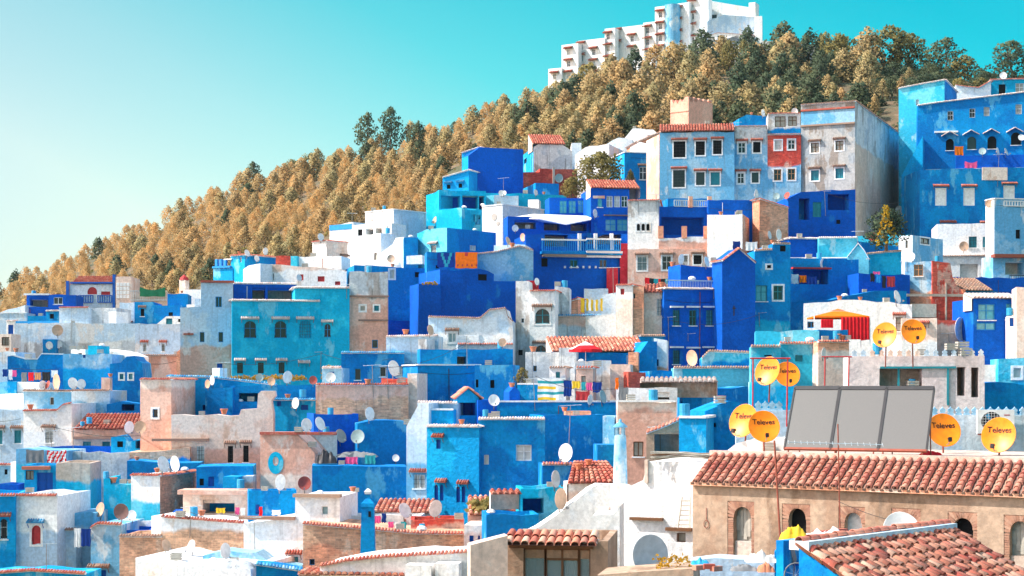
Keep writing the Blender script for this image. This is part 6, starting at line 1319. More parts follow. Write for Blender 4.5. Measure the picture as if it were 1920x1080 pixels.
# ---- satellite dishes
def dish_mesh(mat, name='reflector'):
    V = []; Fc = []; rings = [(0, 0), (.14, .007), (.28, .028), (.4, .058), (.5, .09), (.512, .094), (.512, .074), (.28, .008), (0, -.02)]; n = 28
    for r, y in rings:
        for j in range(n): t = 2 * math.pi * j / n; V.append((math.cos(t) * r, -y, math.sin(t) * r * 1.06))
    for i in range(len(rings) - 1):
        for j in range(n): j2 = (j + 1) % n; Fc.append((i * n + j, i * n + j2, (i + 1) * n + j2, (i + 1) * n + j))
    me = bpy.data.meshes.new(name); me.from_pydata(V, [], Fc); me.materials.append(mat); me.polygons.foreach_set('use_smooth', [True] * len(Fc)); me.update(); return me
def simple(name, mb, mat):
    me = bpy.data.meshes.new(name); me.from_pydata(mb.v, [], mb.f); me.materials.append(mat); me.update(); return me
mb = MB(); mb.tube([(0, -.12, -.50), (0, -.30, -.54), (0, -.46, -.48)], .016, 5); ARM = simple('feed_arm', mb, M('pole'))
mb = MB(); mb.tube([(0, -.50, -.46), (0, -.40, -.40)], .045, 8); mb.obox((0, -.50, -.46), Vector((.05, 0, 0)), Vector((0, .05, 0)), Vector((0, 0, .06))); LNB = simple('receiver', mb, M('greycloth')); LNBK = simple('receiver', mb, M('black'))
mb = MB(); mb.tube([(0, 0, 0), (0, 0, 1)], 1, 7); MAST = simple('mast', mb, M('pole')); MASTR = simple('mast', mb, M('rust'))
mb = MB(); mb.obox((0, .10, 0), Vector((.05, 0, 0)), Vector((0, .08, 0)), Vector((0, 0, .09))); BRKT = simple('bracket', mb, M('pole'))
DM = {k: dish_mesh(M('dish_' + k)) for k in ('white', 'tan', 'red', 'brown', 'grey', 'pale')}; ORM = dish_mesh(M('orange'))
tcv = bpy.data.curves.new('t', 'FONT'); tcv.body = 'Televes'; tcv.size = .235; tcv.align_x = 'CENTER'; tcv.extrude = .0; tcv.offset = .0035
to = bpy.data.objects.new('t', tcv); col.objects.link(to); bpy.context.view_layer.update()
tme = bpy.data.meshes.new_from_object(to.evaluated_get(bpy.context.evaluated_depsgraph_get())); bpy.data.objects.remove(to)
bmx = bmesh.new(); bmx.from_mesh(tme); bmesh.ops.triangulate(bmx, faces=bmx.faces); bmesh.ops.subdivide_edges(bmx, edges=[e_ for e_ in bmx.edges if e_.calc_length() > .05], cuts=1); bmx.to_mesh(tme); bmx.free()
for v in tme.vertices:
    x, z = v.co.x, v.co.y + .09; rr = math.hypot(x, z / 1.06); v.co = (x, -(.36 * rr * rr + .010), z)
tme.materials.clear(); tme.materials.append(M('black'))
def dish(c, D, yaw, tilt, me, foot, mast=MAST, text=False, wall_n=None, name='satellite_dish'):
    r = empty(name, foot); rot = Matrix.Rotation(yaw, 3, 'Z') @ Matrix.Rotation(-tilt, 3, 'X')
    rf = child('reflector', me, r, c, rot, (D, D, D)); child('feed_arm', ARM, r, c, rot, (D, D, D)); child('receiver', LNBK if text else LNB, r, c, rot, (D, D, D)); child('bracket', BRKT, r, c, rot, (D, D, D))
    if text:
        tx = child('lettering', tme, r, c, rot, (D, D, D)); tx.parent = rf; tx.matrix_local = Matrix.Identity(4)
    b = Vector(c) + rot @ Vector((0, .13 * D, -.05 * D)); L = b - Vector(foot)
    q = Vector((0, 0, 1)).rotation_difference(L.normalized()).to_matrix(); child('mast', mast, r, foot, q, (.022 + .01 * D, .022 + .01 * D, L.length))
    return r
COLN = {'white': 'white satellite dish', 'tan': 'tan satellite dish', 'red': 'rusty red satellite dish', 'brown': 'dark brown satellite dish', 'grey': 'grey-green satellite dish'}
DISH = [(108, 619, 20, 'tan', 0), (92, 648, 13, 'white', 1), (110, 646, 13, 'white', 1), (108, 716, 26, 'tan', 1), (136, 719, 19, 'white', 1), (152, 720, 16, 'white', 1), (79, 722, 15, 'white', 1), (90, 722, 14, 'red', 1), (390, 720, 14, 'tan', 1), (399, 713, 16, 'white', 1),
 (241, 801, 20, 'white', 1), (263, 801, 22, 'tan', 0), (305, 871, 27, 'white', 1), (330, 869, 26, 'white', 1), (189, 956, 24, 'tan', 1), (228, 959, 28, 'brown', 0), (248, 966, 18, 'white', 0), (311, 1023, 20, 'tan', 1), (360, 1025, 22, 'white', 1), (421, 1033, 26, 'white', 1),
 (538, 707, 20, 'white', 1), (509, 715, 15, 'tan', 0), (487, 708, 14, 'grey', 0), (587, 713, 15, 'red', 0), (620, 708, 18, 'white', 0), (737, 691, 26, 'white', 1), (555, 756, 18, 'white', 1), (692, 776, 22, 'white', 1), (806, 619, 17, 'tan', 1), (574, 797, 22, 'white', 1), (599, 795, 23, 'white', 1),
 (638, 818, 23, 'tan', 1), (671, 819, 25, 'grey', 0), (524, 904, 26, 'white', 1), (571, 906, 24, 'red', 0), (742, 859, 13, 'white', 0), (758, 958, 26, 'white', 1), (815, 953, 28, 'white', 1), (1048, 334, 15, 'grey', 0), (1004, 361, 10, 'white', 1), (940, 362, 10, 'white', 0), (945, 362, 9, 'white', 0),
 (816, 413, 12, 'tan', 1), (952, 452, 14, 'tan', 1), (981, 445, 13, 'tan', 1), (1115, 400, 14, 'white', 1), (966, 428, 12, 'white', 0), (901, 636, 14, 'white', 1), (942, 642, 15, 'tan', 0), (1006, 528, 12, 'white', 1), (926, 751, 21, 'white', 0), (1105, 749, 17, 'white', 1), (1129, 744, 22, 'grey', 1),
 (1062, 849, 30, 'white', 1), (1040, 898, 28, 'white', 1), (1049, 935, 34, 'tan', 1), (1417, 365, 17, 'white', 1), (1456, 368, 12, 'grey', 0), (1476, 367, 12, 'red', 1), (1430, 212, 12, 'white', 1), (1442, 441, 14, 'white', 1), (1459, 440, 18, 'white', 1), (1276, 486, 17, 'white', 1), (1324, 491, 17, 'white', 1),
 (1541, 494, 15, 'white', 1), (1637, 444, 18, 'red', 0), (1710, 482, 14, 'white', 1), (1681, 557, 22, 'white', 1), (1807, 462, 17, 'tan', 0), (1854, 382, 14, 'tan', 0), (1842, 284, 13, 'grey', 0), (1870, 284, 13, 'white', 1), (1886, 285, 13, 'white', 1), (1915, 258, 12, 'white', 0), (1881, 142, 13, 'white', 0),
 (1299, 671, 26, 'tan', 1), (1543, 662, 18, 'white', 1), (1798, 617, 38, 'white', 1), (602, 1020, 1, 'white', 1), (660, 488, 1, 'white', 1), (463, 475, 12, 'white', 1), (497, 471, 12, 'white', 1), (481, 485, 11, 'white', 1), (601, 445, 13, 'white', 1), (733, 485, 14, 'tan', 0), (560, 521, 12, 'white', 1), (1490, 209, 12, 'white', 0), (1662, 392, 14, 'grey', 0), (1686, 394, 14, 'white', 1)]
for px, py, dp, cn, tn in DISH:
    if dp < 3: continue
    loc, nrm, ob = hit(px, py + dp * .75)
    if loc is None or ob.name not in SHORT: loc, nrm, ob = hit(px, py + dp * 1.1)
    if loc is None or ob.name not in SHORT: print('NODISH', px, py, ob and ob.name); continue
    Y = loc.y - (.35 + .012 * dp)
    if abs(nrm.z) > .7: Y = loc.y
    else: loc = loc - Vector((0, 0, .05))
    D = dp * Y / F; c = P(px, py, Y)
    r = dish(c, D * (1.0 if not tn else 1.08), (rnd.uniform(.75, 1.05) if px % 3 else -rnd.uniform(.7, 1.0)) if tn else rnd.uniform(-.3, .3), R(rnd.uniform(-8, 22)), DM[cn], loc)
    later(r, COLN[cn], ob, px, 'dish')
# ---- the eight orange dishes
OR = [(1441, 697, 52, 74, -.72, 'turned aside, beside the upper pair partner, under the red pipe frame'), (1476, 703, 46, 76, .05, 'facing front behind the right leg of the red pipe frame'), (1396, 790, 60, 65.5, -.75, 'turned aside, half hidden left of the solar panels'),
      (1432, 801, 58, 63, .02, 'facing front at the left edge of the solar panels'), (1660, 629, 46, 83, -.6, 'turned aside on the grey battlement terrace'), (1712, 623, 46, 83, .05, 'facing front on the grey battlement terrace'), (1769, 808, 61, 62, .05, 'facing front right of the solar panels'), (1874, 817, 64, 60, -.62, 'turned aside below the air conditioner')]
for px, py, dp, Y, yw, lb in OR:
    D = dp * Y / F; c = P(px, py, Y); loc, nrm, ob = hit(px + 2, py + dp * .62); fz = c.z - D * .85
    gz = {74: c.z - 1.4, 76: c.z - 1.4, 65.5: c.z - .95, 63: -2.64, 83: (HY - 668) * 85 / F - .6, 62: -2.64, 60: -2.64}[Y]
    r = dish(c, D, yw, R(22 if yw > -.3 else 18), ORM, (c.x + .05, c.y + .22, gz), MASTR, True); tag(r, 'orange lettered satellite dish ' + lb, 'dish', 'orange lettered dishes')
# the big white dishes near the camera; the first holds its shade in grey
c = P(1217, 1040, 50); r = dish(c, 1.15, .32, R(4), DM['pale'], (c.x + .1, c.y + .5, c.z - 1.3)); tag(r, 'big white near dish, shade painted grey, standing before the white plastered near house', 'dish')
c = P(1690, 998, 47); r = dish(c, 1.1, .1, R(25), DM['white'], (c.x, c.y + .3, c.z - 1.6)); tag(r, 'big white dish half hidden behind the dusty tiled roof ridge', 'dish')
# ---- solar panels
sp0 = P(1468, 845, 60.0); yw = R(-25); ux = Vector((math.cos(yw), math.sin(yw), 0)); wx = Vector((-math.sin(yw), math.cos(yw), 0)); up = (wx * 1.5 + Z3 * 2.25); nn = ux.cross(up).normalized(); nn = -nn if nn.y > 0 else nn
PG = plain('collector_glass', (.165, .158, .155), .28, .1, .07, 30, .5)
for k in range(3):
    b0 = sp0 + ux * (k * 1.74 + .04); b0.z = zr_ + .25; r = empty('solar_panel', b0 + ux * .86 - Z3 * .25); tag(r, ['left of the three grey roof solar panels, beside the orange dish', 'middle grey solar panel of the row of three', 'right of the three grey solar panels, nearest the front-facing right dish'][k], 'solar panel', 'row of solar panels')
    mb = MB(); cpt = b0 + ux * .86 + up * .5; mb.obox(cpt, ux * .83, up * .485, nn * .03); mb.build('glass_sheet', PG, r)
    for nm, q, hx, hu in (('side_frame', cpt - ux * .845, ux * .03, up * .5), ('side_frame', cpt + ux * .845, ux * .03, up * .5), ('bottom_frame', cpt - up * .49, ux * .86, up * .015), ('top_frame', cpt + up * .497, ux * .86, up * .03)):
        mb = MB(); mb.obox(q, hx, hu, nn * .055); mb.build(nm, M('rust') if nm == 'bottom_frame' else M('iron'), r)
    mb = MB()
    for sg in (-.7, .7): mb.tube([b0 + ux * (.86 + sg) + up * .95, b0 + ux * (.86 + sg) + wx * 1.6 - Z3 * .25], .025, 5); mb.tube([b0 + ux * (.86 + sg), b0 + ux * (.86 + sg) - Z3 * .25], .03, 5)
    mb.build('stand', M('rust'), r)
# ---- air conditioner
a0 = fw.at(1829)[0]; a1 = fw.at(1898)[0]; zt_, zb_ = (HY - 769) * 68.4 / F, (HY - 814) * 68.4 / F
r = empty('air_conditioner', fw.W((a0 + a1) / 2, zb_, .3)); tag(r, 'white air conditioner outdoor unit with round fan grille on pale wall', 'air conditioner')
mb = MB(); mb.obox(fw.W((a0 + a1) / 2, (zt_ + zb_) / 2, .32), fw.u3() * (a1 - a0) / 2, fw.n3() * .17, Z3 * (zt_ - zb_) / 2); mb.build('casing', M('dish_white'), r)
ca = a0 + (a1 - a0) * .38; cz = (zt_ + zb_) / 2; rr = (zt_ - zb_) * .42
mb = MB(); mb.poly([fw.W(ca + math.cos(t * .2618) * rr, cz + math.sin(t * .2618) * rr, .495) for t in range(24)]); fo = mb.build('fan_opening', M('black'), r)
mb = MB()
for k in range(3): t = k * 2.094; mb.poly([fw.W(ca, cz, .497), fw.W(ca + math.cos(t - .3) * rr * .9, cz + math.sin(t - .3) * rr * .9, .497), fw.W(ca + math.cos(t + .3) * rr * .9, cz + math.sin(t + .3) * rr * .9, .497)])
mb.build('fan_blades', M('plastic'), fo)
mb = MB()
for k in range(-3, 4): q = rr * k / 3.6; w_ = math.sqrt(max(.001, rr * rr - q * q)); mb.obox(fw.W(ca + q, cz, .51), fw.u3() * .006, fw.n3() * .006, Z3 * w_); mb.obox(fw.W(ca, cz + q, .51), fw.u3() * w_, fw.n3() * .006, Z3 * .006)
mb.build('grille', M('dish_white'), fo); mb = MB(); mb.obox(fw.W((a0 + a1) / 2, zb_ - .04, .3), fw.u3() * (a1 - a0) * .45, fw.n3() * .2, Z3 * .03); mb.build('wall_bracket', M('rust'), r)
mb = MB(); mb.obox(fw.W(a0 + (a1 - a0) * .80, zt_ - .22, .492), fw.u3() * .12, fw.n3() * .004, Z3 * .02); mb.build('badge', M('red'), r)
# ---- poles, pipe frames, aerials
def pole(pts, r_, mat, label, name='pole', cat='pole'):
    r = empty(name, pts[0]); tag(r, label, cat); mb = MB(); mb.tube(pts, r_, 6); mb.build('shaft', M(mat), r); return r
pole([P(1466, 1062, 48), P(1452, 826, 48)], .03, 'rust', 'rusty leaning pole in front of the ochre house, left of the arched windows')
pole([P(1575, 990, 53), P(1571, 795, 53)], .022, 'rust', 'thin rusty pole in front of the middle solar panel')
def frame(x0, x1, yt, yb0, yb1, Y, label):
    r = empty('pipe_frame', P(x0, yb0, Y)); tag(r, label, 'pipe frame')
    for nm, a, b in (('post', P(x0, yb0, Y), P(x0 + 1, yt, Y)), ('post', P(x1 - 2, yb1, Y), P(x1, yt, Y)), ('crossbar', P(x0 - 5, yt, Y), P(x1 + 5, yt, Y))): mb = MB(); mb.tube([a, b], .035, 6); mb.build(nm, M('red'), r)
frame(1411, 1477, 672, 800, 800, 72, 'red pipe frame standing over the upper orange dish pair'); frame(1546, 1592, 669, 760, 760, 80, 'red pipe frame beside the grey battlement terrace house')
r = empty('yagi_aerial', P(1571, 832, 53)); tag(r, 'long horizontal aerial boom on the thin pole before the solar panels', 'aerial'); mb = MB(); mb.tube([P(1478, 829, 52.6), P(1655, 834, 53.2)], .014, 5); mb.build('boom', M('paleiron'), r); mb = MB()
for i in range(16): q = P(1478, 829, 52.6).lerp(P(1655, 834, 53.2), i / 15); mb.tube([q - Vector((.03, .2, .05)), q + Vector((.03, .2, .05))], .007, 4)
mb.build('rods', M('paleiron'), r)
AER = [(133, 640, 40), (420, 710, 30), (601, 700, 40), (1065, 870, 110), (876, 690, 60), (1254, 655, 60), (1424, 612, 25), (1548, 405, 46), (1870, 350, 60), (1150, 552, 50), (97, 838, 30), (137, 842, 40), (478, 1030, 60), (356, 1010, 60), (87, 1070, 50), (1003, 770, 60), (700, 745, 60), (728, 748, 62), (1230, 395, 30), (1608, 460, 26), (944, 370, 36), (660, 420, 20), (1380, 250, 20), (1700, 510, 20), (1780, 655, 30), (1338, 560, 18), (530, 560, 14), (1290, 640, 14), (650, 560, 26), (1238, 850, 50)]
for px, py, hp in AER:
    loc, nrm, ob = hit(px, py)
    if loc is None or ob.name not in SHORT: continue
    foot = loc + (Vector((0, -.05, 0)) if abs(nrm.z) < .7 else Vector((0, 0, 0))); H_ = hp * loc.y / F; r = empty('roof_aerial', foot); top = foot + Z3 * H_ + Vector((rnd.uniform(-.05, .05) * H_, 0, 0)); later(r, 'thin aerial mast', ob, px, 'aerial')
    mb = MB(); mb.tube([foot, top], .022, 5); mb.build('mast', M('pole'), r)
    a = rnd.uniform(-.8, .8); bx_ = Vector((math.cos(a), math.sin(a), .05)); mb = MB(); mb.tube([top - bx_ * .7, top + bx_ * .7], .015, 4); sdv = Vector((-bx_.y, bx_.x, 0))
    for k in range(5): q = top + bx_ * (-.6 + .3 * k); mb.tube([q - sdv * .25 + Z3 * .02, q + sdv * .25 + Z3 * .02], .010, 4)
    mb.build('rods', M('paleiron'), r)
# ---- cloths
def cloth(px0, px1, py0, py1, Y, mat, label, cat='cloth', sag=.05, name=None, bands=None, th=.02, yaw=0.0, group=None, fold=.03):
    a = P(px0, py0, Y); b = P(px1, py0, Y); b.y += (b.x - a.x) * math.tan(yaw); z0 = (HY - py1) * Y / F; nx_, nz_ = 14, 8; mb = MB(); sd = rnd.uniform(0, 9)
    mats = [mat] if not isinstance(mat, list) else mat
    for k in (0, 1):
        for j in range(nz_ + 1):
            for i in range(nx_ + 1):
                f, g = i / nx_, j / nz_; p = a.lerp(b, f); zt_ = a.z - sag * math.sin(math.pi * f) * (b.x - a.x)
                mb.v.append((p.x + .02 * math.sin(9 * g + sd), p.y + fold * g * math.sin(f * 17 + sd) + fold * .4 * math.sin(f * 40) * g + k * th, zt_ + (z0 - zt_) * g + .03 * math.sin(f * 11 + sd) * g))
    n = (nx_ + 1) * (nz_ + 1)
    for k in (0, 1):
        for j in range(nz_):
            for i in range(nx_):
                q = k * n + j * (nx_ + 1) + i; mb.f.append((q, q + 1, q + nx_ + 2, q + nx_ + 1)); mb.m.append(0 if bands is None else bands(i / nx_, j / nz_))
    o = mb.build(name or 'hanging_cloth', mats, None, True); o.location = (0, 0, 0)
    c = sum((v.co for v in o.data.vertices), Vector()) / len(o.data.vertices); c.z = min(v.co.z for v in o.data.vertices); o.data.transform(Matrix.Translation(-c)); o.location = c
    tag(o, label, cat, group); return o
def rug_band(f, g): return 1 if (round(g * 8) == 6 and round(f * 14) % 3 == 1) or (6 <= round(f * 14) <= 7 and g < .2) else 0
cloth(854, 895, 473, 503, 161.2, [M('orangecloth'), M('red')], 'bright orange rug with red floral border hung over the parapet', 'rug', .0, 'hanging_rug', rug_band, fold=.004)
cloth(820, 852, 474, 501, 161.3, [M('navy'), M('tealcloth')], 'navy blue patterned rug hung beside the orange rug', 'rug', .0, 'hanging_rug', lambda f, g: 1 if abs(abs(f - .5) - .25 + g * .25) < .07 else 0, fold=.004)
cloth(1008, 1061, 708, 750, 114, [M('whitecloth'), M('tealcloth'), M('yellow')], 'large white bedspread with teal and yellow stripes on the central terrace', 'bedspread', .03, None, lambda f, g: 1 if int(g * 9) % 4 == 1 else (2 if int(g * 9) % 4 == 3 and f < .6 else 0))
for x0, x1, y0, y1, mt, lb in ((1057, 1072, 713, 743, 'navy', 'navy blue towel beside the striped bedspread'), (1073, 1088, 714, 728, 'yellow', 'round yellow cloth on the central washing line'), (1090, 1098, 716, 732, 'tealcloth', 'narrow teal cloth right of the yellow one'), (1099, 1110, 717, 733, 'pinkcloth', 'pink cloth on the central washing line'), (1111, 1128, 716, 736, 'navy', 'dark blue cloth at the right end of the central washing line'), (1080, 1106, 733, 752, 'red', 'dark red blanket under the central washing line')): cloth(x0, x1, y0, y1, 113.6, M(mt), lb)
for x0, x1, y0, y1, mt, lb in ((5, 14, 692, 706, 'navy', 'navy garment at the far left of the left washing line'), (16, 23, 693, 712, 'whitecloth', 'white garment second on the left washing line'), (23, 31, 694, 706, 'pinkcloth', 'pink garment on the left washing line'), (40, 50, 698, 716, 'greycloth', 'grey garment on the left washing line'), (53, 63, 698, 714, 'redcloth', 'bright red garment on the left washing line'), (65, 77, 698, 712, 'orangewood', 'brown striped garment on the left washing line'), (79, 94, 697, 714, 'black', 'black garment on the left washing line'), (96, 108, 694, 708, 'whitecloth', 'white sheet at the right end of the left washing line')): cloth(x0, x1, y0, y1, 144.5, M(mt), lb)
for x0, x1, y0, y1, mt, lb in ((405, 422, 952, 962, 'yellow', 'yellow cloth under the pink awning'), (441, 449, 951, 965, 'pinkcloth', 'pale pink cloth under the pink awning'), (451, 459, 952, 966, 'whitecloth', 'white cloth under the pink awning'), (486, 492, 950, 968, 'redcloth', 'small red cloth on the white house terrace'), (510, 526, 956, 966, 'whitecloth', 'white frilled cloth on the white house terrace')): cloth(x0, x1, y0, y1, 101, M(mt), lb)
for x0, x1, y0, y1, mt, lb in ((702, 714, 967, 981, 'pinkcloth', 'magenta cloth behind the blue chimney tower'), (716, 724, 962, 980, 'navy', 'checked blue cloth behind the blue chimney tower'), (728, 738, 978, 990, 'pinkcloth', 'pink towel below the pale tile roof'), (740, 748, 979, 990, 'whitecloth', 'white towel below the pale tile roof'), (752, 762, 978, 992, 'tealcloth', 'teal towel below the pale tile roof')): cloth(x0, x1, y0, y1, 98.5 if x0 < 720 else 97.8, M(mt), lb)
for x0, x1, y0, y1, mt, lb in ((1632, 1640, 512, 528, 'black', 'black trousers on the right washing line'), (1642, 1652, 514, 530, 'azure', 'blue shirt on the right washing line'), (1654, 1661, 517, 540, 'black', 'long black garment on the right washing line'), (1663, 1678, 518, 538, 'red', 'red striped towel on the right washing line'), (1637, 1650, 509, 514, 'pinkcloth', 'magenta cloth above the right washing line'), (1484, 1497, 514, 532, 'whitecloth', 'white sheet in the hooded laundry opening'), (1499, 1512, 516, 530, 'orangecloth', 'orange garment in the hooded laundry opening'), (1514, 1532, 518, 533, 'navy', 'navy cloth in the hooded laundry opening')): cloth(x0, x1, y0, y1, 149.3, M(mt), lb)
cloth(1790, 1806, 274, 291, 190.5, M('orangecloth'), 'orange towel under a gabled window of the large blue house'); cloth(1809, 1832, 302, 315, 180, M('pinkcloth'), 'pink patterned cloth above the white shutters', sag=.15)
cloth(1099, 1130, 559, 583, 141, [M('yellow'), M('whitecloth')], 'yellow and white striped awning cloth on the teal coping wall', 'awning', .1, None, lambda f, g: int(f * 14 / 2) % 2); cloth(1089, 1096, 559, 586, 141.2, M('yellow'), 'narrow yellow cloth left of the striped awning')
cloth(49, 82, 843, 868, 122.4, M('greycloth'), 'grey blanket on the stucco terrace house'); cloth(88, 124, 844, 868, 122.4, [M('redcloth'), M('whitecloth')], 'pink and white blanket on the stucco terrace house', bands=lambda f, g: int(f * 9 + g * 3) % 2)
cloth(152, 170, 991, 1024, 105.4, M('navy'), 'deep blue cloth hanging on the pale blue hooded house'); cloth(139, 152, 990, 1026, 105.5, M('whitecloth'), 'white and blue sheet beside the deep blue cloth')
cloth(1209, 1268, 520, 533, 163.5, [M('redcloth'), M('black'), M('tealcloth')], 'red, black and teal rugs along a line before the stucco house', bands=lambda f, g: int(f * 8) % 3)
cloth(262, 310, 538, 556, 211, M('greencloth'), 'dark green netting sheet over the grey railed rooftop', 'netting', .12)
cloth(648, 670, 856, 870, 109, M('pinkcloth'), 'bright pink rug on the tin-sheet terrace', 'rug'); cloth(684, 704, 853, 870, 109, M('tealcloth'), 'teal crate cloth on the tin-sheet terrace'); cloth(1374, 1388, 452, 470, 163, M('navy'), 'navy blanket behind the deep blue gable'); cloth(1398, 1420, 453, 470, 163, M('whitecloth'), 'white blanket behind the deep blue gable')
cloth(1160, 1178, 726, 756, 100, M('greycloth'), 'grey speckled sheet on the white laundry terrace'); cloth(1154, 1160, 708, 730, 100, M('orangecloth'), 'orange cloth on the white laundry terrace')
# ---- parasol, gazebo, tent awning
c = P(1098, 652, 122); r = empty('parasol', (c.x, c.y, c.z - 1.6)); tag(r, 'red and white parasol open on the roof terrace', 'parasol'); mb = MB(); k = 10; R0 = 1.25
for i in range(k):
    t0, t1 = 2 * math.pi * i / k, 2 * math.pi * (i + 1) / k; e0, e1 = [Vector((c.x + math.cos(t) * R0, c.y + math.sin(t) * R0, c.z - .12)) for t in (t0, t1)]; ap = Vector((c.x, c.y, c.z + .48)); m0, m1 = ap.lerp(e0, .5), ap.lerp(e1, .5); mb.poly([ap, m0, m1], 1); mb.poly([m0, e0, e1, m1], 0 if i % 5 else 1); mb.poly([e0, e1, e1 - Z3 * .2, e0 - Z3 * .2], 0)
mb.build('canopy', [M('redcloth'), M('whitecloth')], r); mb = MB(); mb.tube([(c.x, c.y, c.z - 1.6), (c.x, c.y, c.z + .5)], .03, 6); mb.build('pole', M('white'), r)
c = P(1571, 594, 124); r = empty('gazebo', P(1571, 640, 124)); tag(r, 'orange peaked gazebo with red curtains on the white terrace', 'gazebo'); hw, hd = 2.1, 1.6; zt_ = c.z; mb = MB(); cs = [Vector((c.x + sx * hw, c.y + sy * hd, zt_ - .02)) for sx, sy in ((-1, -1), (1, -1), (1, 1), (-1, 1))]; ms_ = [Vector((c.x + sx * .45, c.y + sy * .35, zt_ + .42)) for sx, sy in ((-1, -1), (1, -1), (1, 1), (-1, 1))]; ap = Vector((c.x, c.y, zt_ + .62))
for i in range(4): j = (i + 1) % 4; mb.poly([cs[i], cs[j], ms_[j], ms_[i]]); mb.poly([ms_[i] + Z3 * .06, ms_[j] + Z3 * .06, ap]); mb.poly([cs[i], cs[j], cs[j] - Z3 * .12, cs[i] - Z3 * .12])
mb.build('roof', M('orangecloth'), r); zf = (HY - 640) * 124 / F
for i in range(4): mb = MB(); q = cs[i]; mb.tube([(q.x * 1, q.y, zf - .4), (q.x, q.y, zt_)], .035, 6); mb.build('post', M('white'), r)
def curt(p, q, zt2, zb2):
    mb = MB(); k = 16; nrm_ = Vector((q - p).cross(Z3)).normalized()
    for i in range(k):
        f0, f1 = i / k, (i + 1) / k; o0, o1 = nrm_ * .06 * (i % 2), nrm_ * .06 * ((i + 1) % 2); a, b = p.lerp(q, f0), p.lerp(q, f1); mb.poly([(a + o0).xy.to_3d() + Z3 * zt2, (b + o1).xy.to_3d() + Z3 * zt2, (b + o1).xy.to_3d() + Z3 * zb2, (a + o0).xy.to_3d() + Z3 * zb2])
    mb.build('curtain', M('redcloth'), r)
curt(cs[0].lerp(cs[1], .48), cs[1], zt_ - .1, zf + .1); curt(cs[0].lerp(cs[1], .12), cs[0].lerp(cs[1], .34), zt_ - .25, zt_ - .9); curt(cs[1], cs[2], zt_ - .1, zf + .1)
c0 = [P(955, 408, 181), P(1000, 401, 182), P(1110, 405, 180), P(1108, 411, 175), P(1062, 420, 174.5), P(1010, 409, 175)]; mb = MB(); mb.poly(c0); mb.poly([q - Z3 * .1 for q in c0[::-1]])
for i in range(6): j = (i + 1) % 6; mb.poly([c0[i], c0[j], c0[j] - Z3 * .1, c0[i] - Z3 * .1])
o = mb.build('tent_awning', M('whitecloth')); tag(o, 'broad white tent awning sagging over the cafe terrace', 'awning')
# ---- blue chimney tower and others
c = P(690, 1050, 91); r = empty('chimney', (c.x, c.y, c.z - 2)); tag(r, 'tall blue square chimney tower with cap at lower centre', 'chimney'); mb = MB()
def ptap(mb, c, prof):
    for (w0, z0), (w1, z1) in zip(prof[:-1], prof[1:]):
        q = [[Vector((c.x + sx * w_, c.y + sy * w_, c.z + z)) for sx, sy in ((-1, -1), (1, -1), (1, 1), (-1, 1))] for w_, z in ((w0, z0), (w1, z1))]
        for i in range(4): j = (i + 1) % 4; mb.poly([q[0][i], q[0][j], q[1][j], q[1][i]])
    mb.poly(q[1])
ptap(mb, c, [(.42, -2), (.40, .3), (.34, 2.9), (.38, 3.0), (.36, 3.2), (.12, 3.45), (.12, 3.75)]); mb.build('shaft', wall('B', seed=2), r); mb = MB(); ptap(mb, Vector((c.x, c.y, c.z)), [(.16, 3.7), (.2, 3.85), (.05, 4.0)]); mb.build('cap', M('white'), r)
mb = MB(); mb.obox((c.x + .12, c.y - .37, c.z + 2.6), Vector((.07, 0, 0)), Vector((0, .02, 0)), Vector((0, 0, .16))); mb.build('flue_slot', M('dark'), r)
# ---- clutter: pots, crates, drums, sacks, planks
def pot_(r, foot, s): mb = MB(); mb.lathe(foot, [(.6 * s, 0), (.95 * s, 1.2 * s), (1.1 * s, 1.25 * s), (1.05 * s, 1.45 * s), (.7 * s, 1.4 * s), (0.01, 1.3 * s)], 10); mb.build('body', M('pot'), r)
def drum_(r, foot, s): mb = MB(); mb.lathe(foot, [(0.01, 0), (s, 0), (s, .9 * s), (1.04 * s, .95 * s), (s, 1.0 * s), (s, 2.2 * s), (.9 * s, 2.3 * s), (.01, 2.3 * s)], 12); mb.build('body', M('plastic'), r)
def crate_(r, foot, s):
    mb = MB(); f = Vector(foot)
    for z in (.2, .7, 1.2):
        for sg in (-1, 1): mb.obox(f + Vector((0, sg * s, z * s)), Vector((s, 0, 0)), Vector((0, .06 * s, 0)), Z3 * .18 * s); mb.obox(f + Vector((sg * s, 0, z * s)), Vector((.06 * s, 0, 0)), Vector((0, s, 0)), Z3 * .18 * s)
    mb.build('slats', M('shutterwood'), r)
def sack_(r, foot, s): mb = MB(); mb.lathe(foot, [(.01, 0), (s * 1.1, .02 * s), (s * 1.25, .35 * s), (s * .95, .8 * s), (s * .4, 1.0 * s), (.01, .95 * s)], 7); mb.build('body', M('whitecloth'), r)
KIND = {'pot': (pot_, 'terracotta pot'), 'drum': (drum_, 'blue plastic drum'), 'crate': (crate_, 'wooden crate'), 'sack': (sack_, 'white sack')}
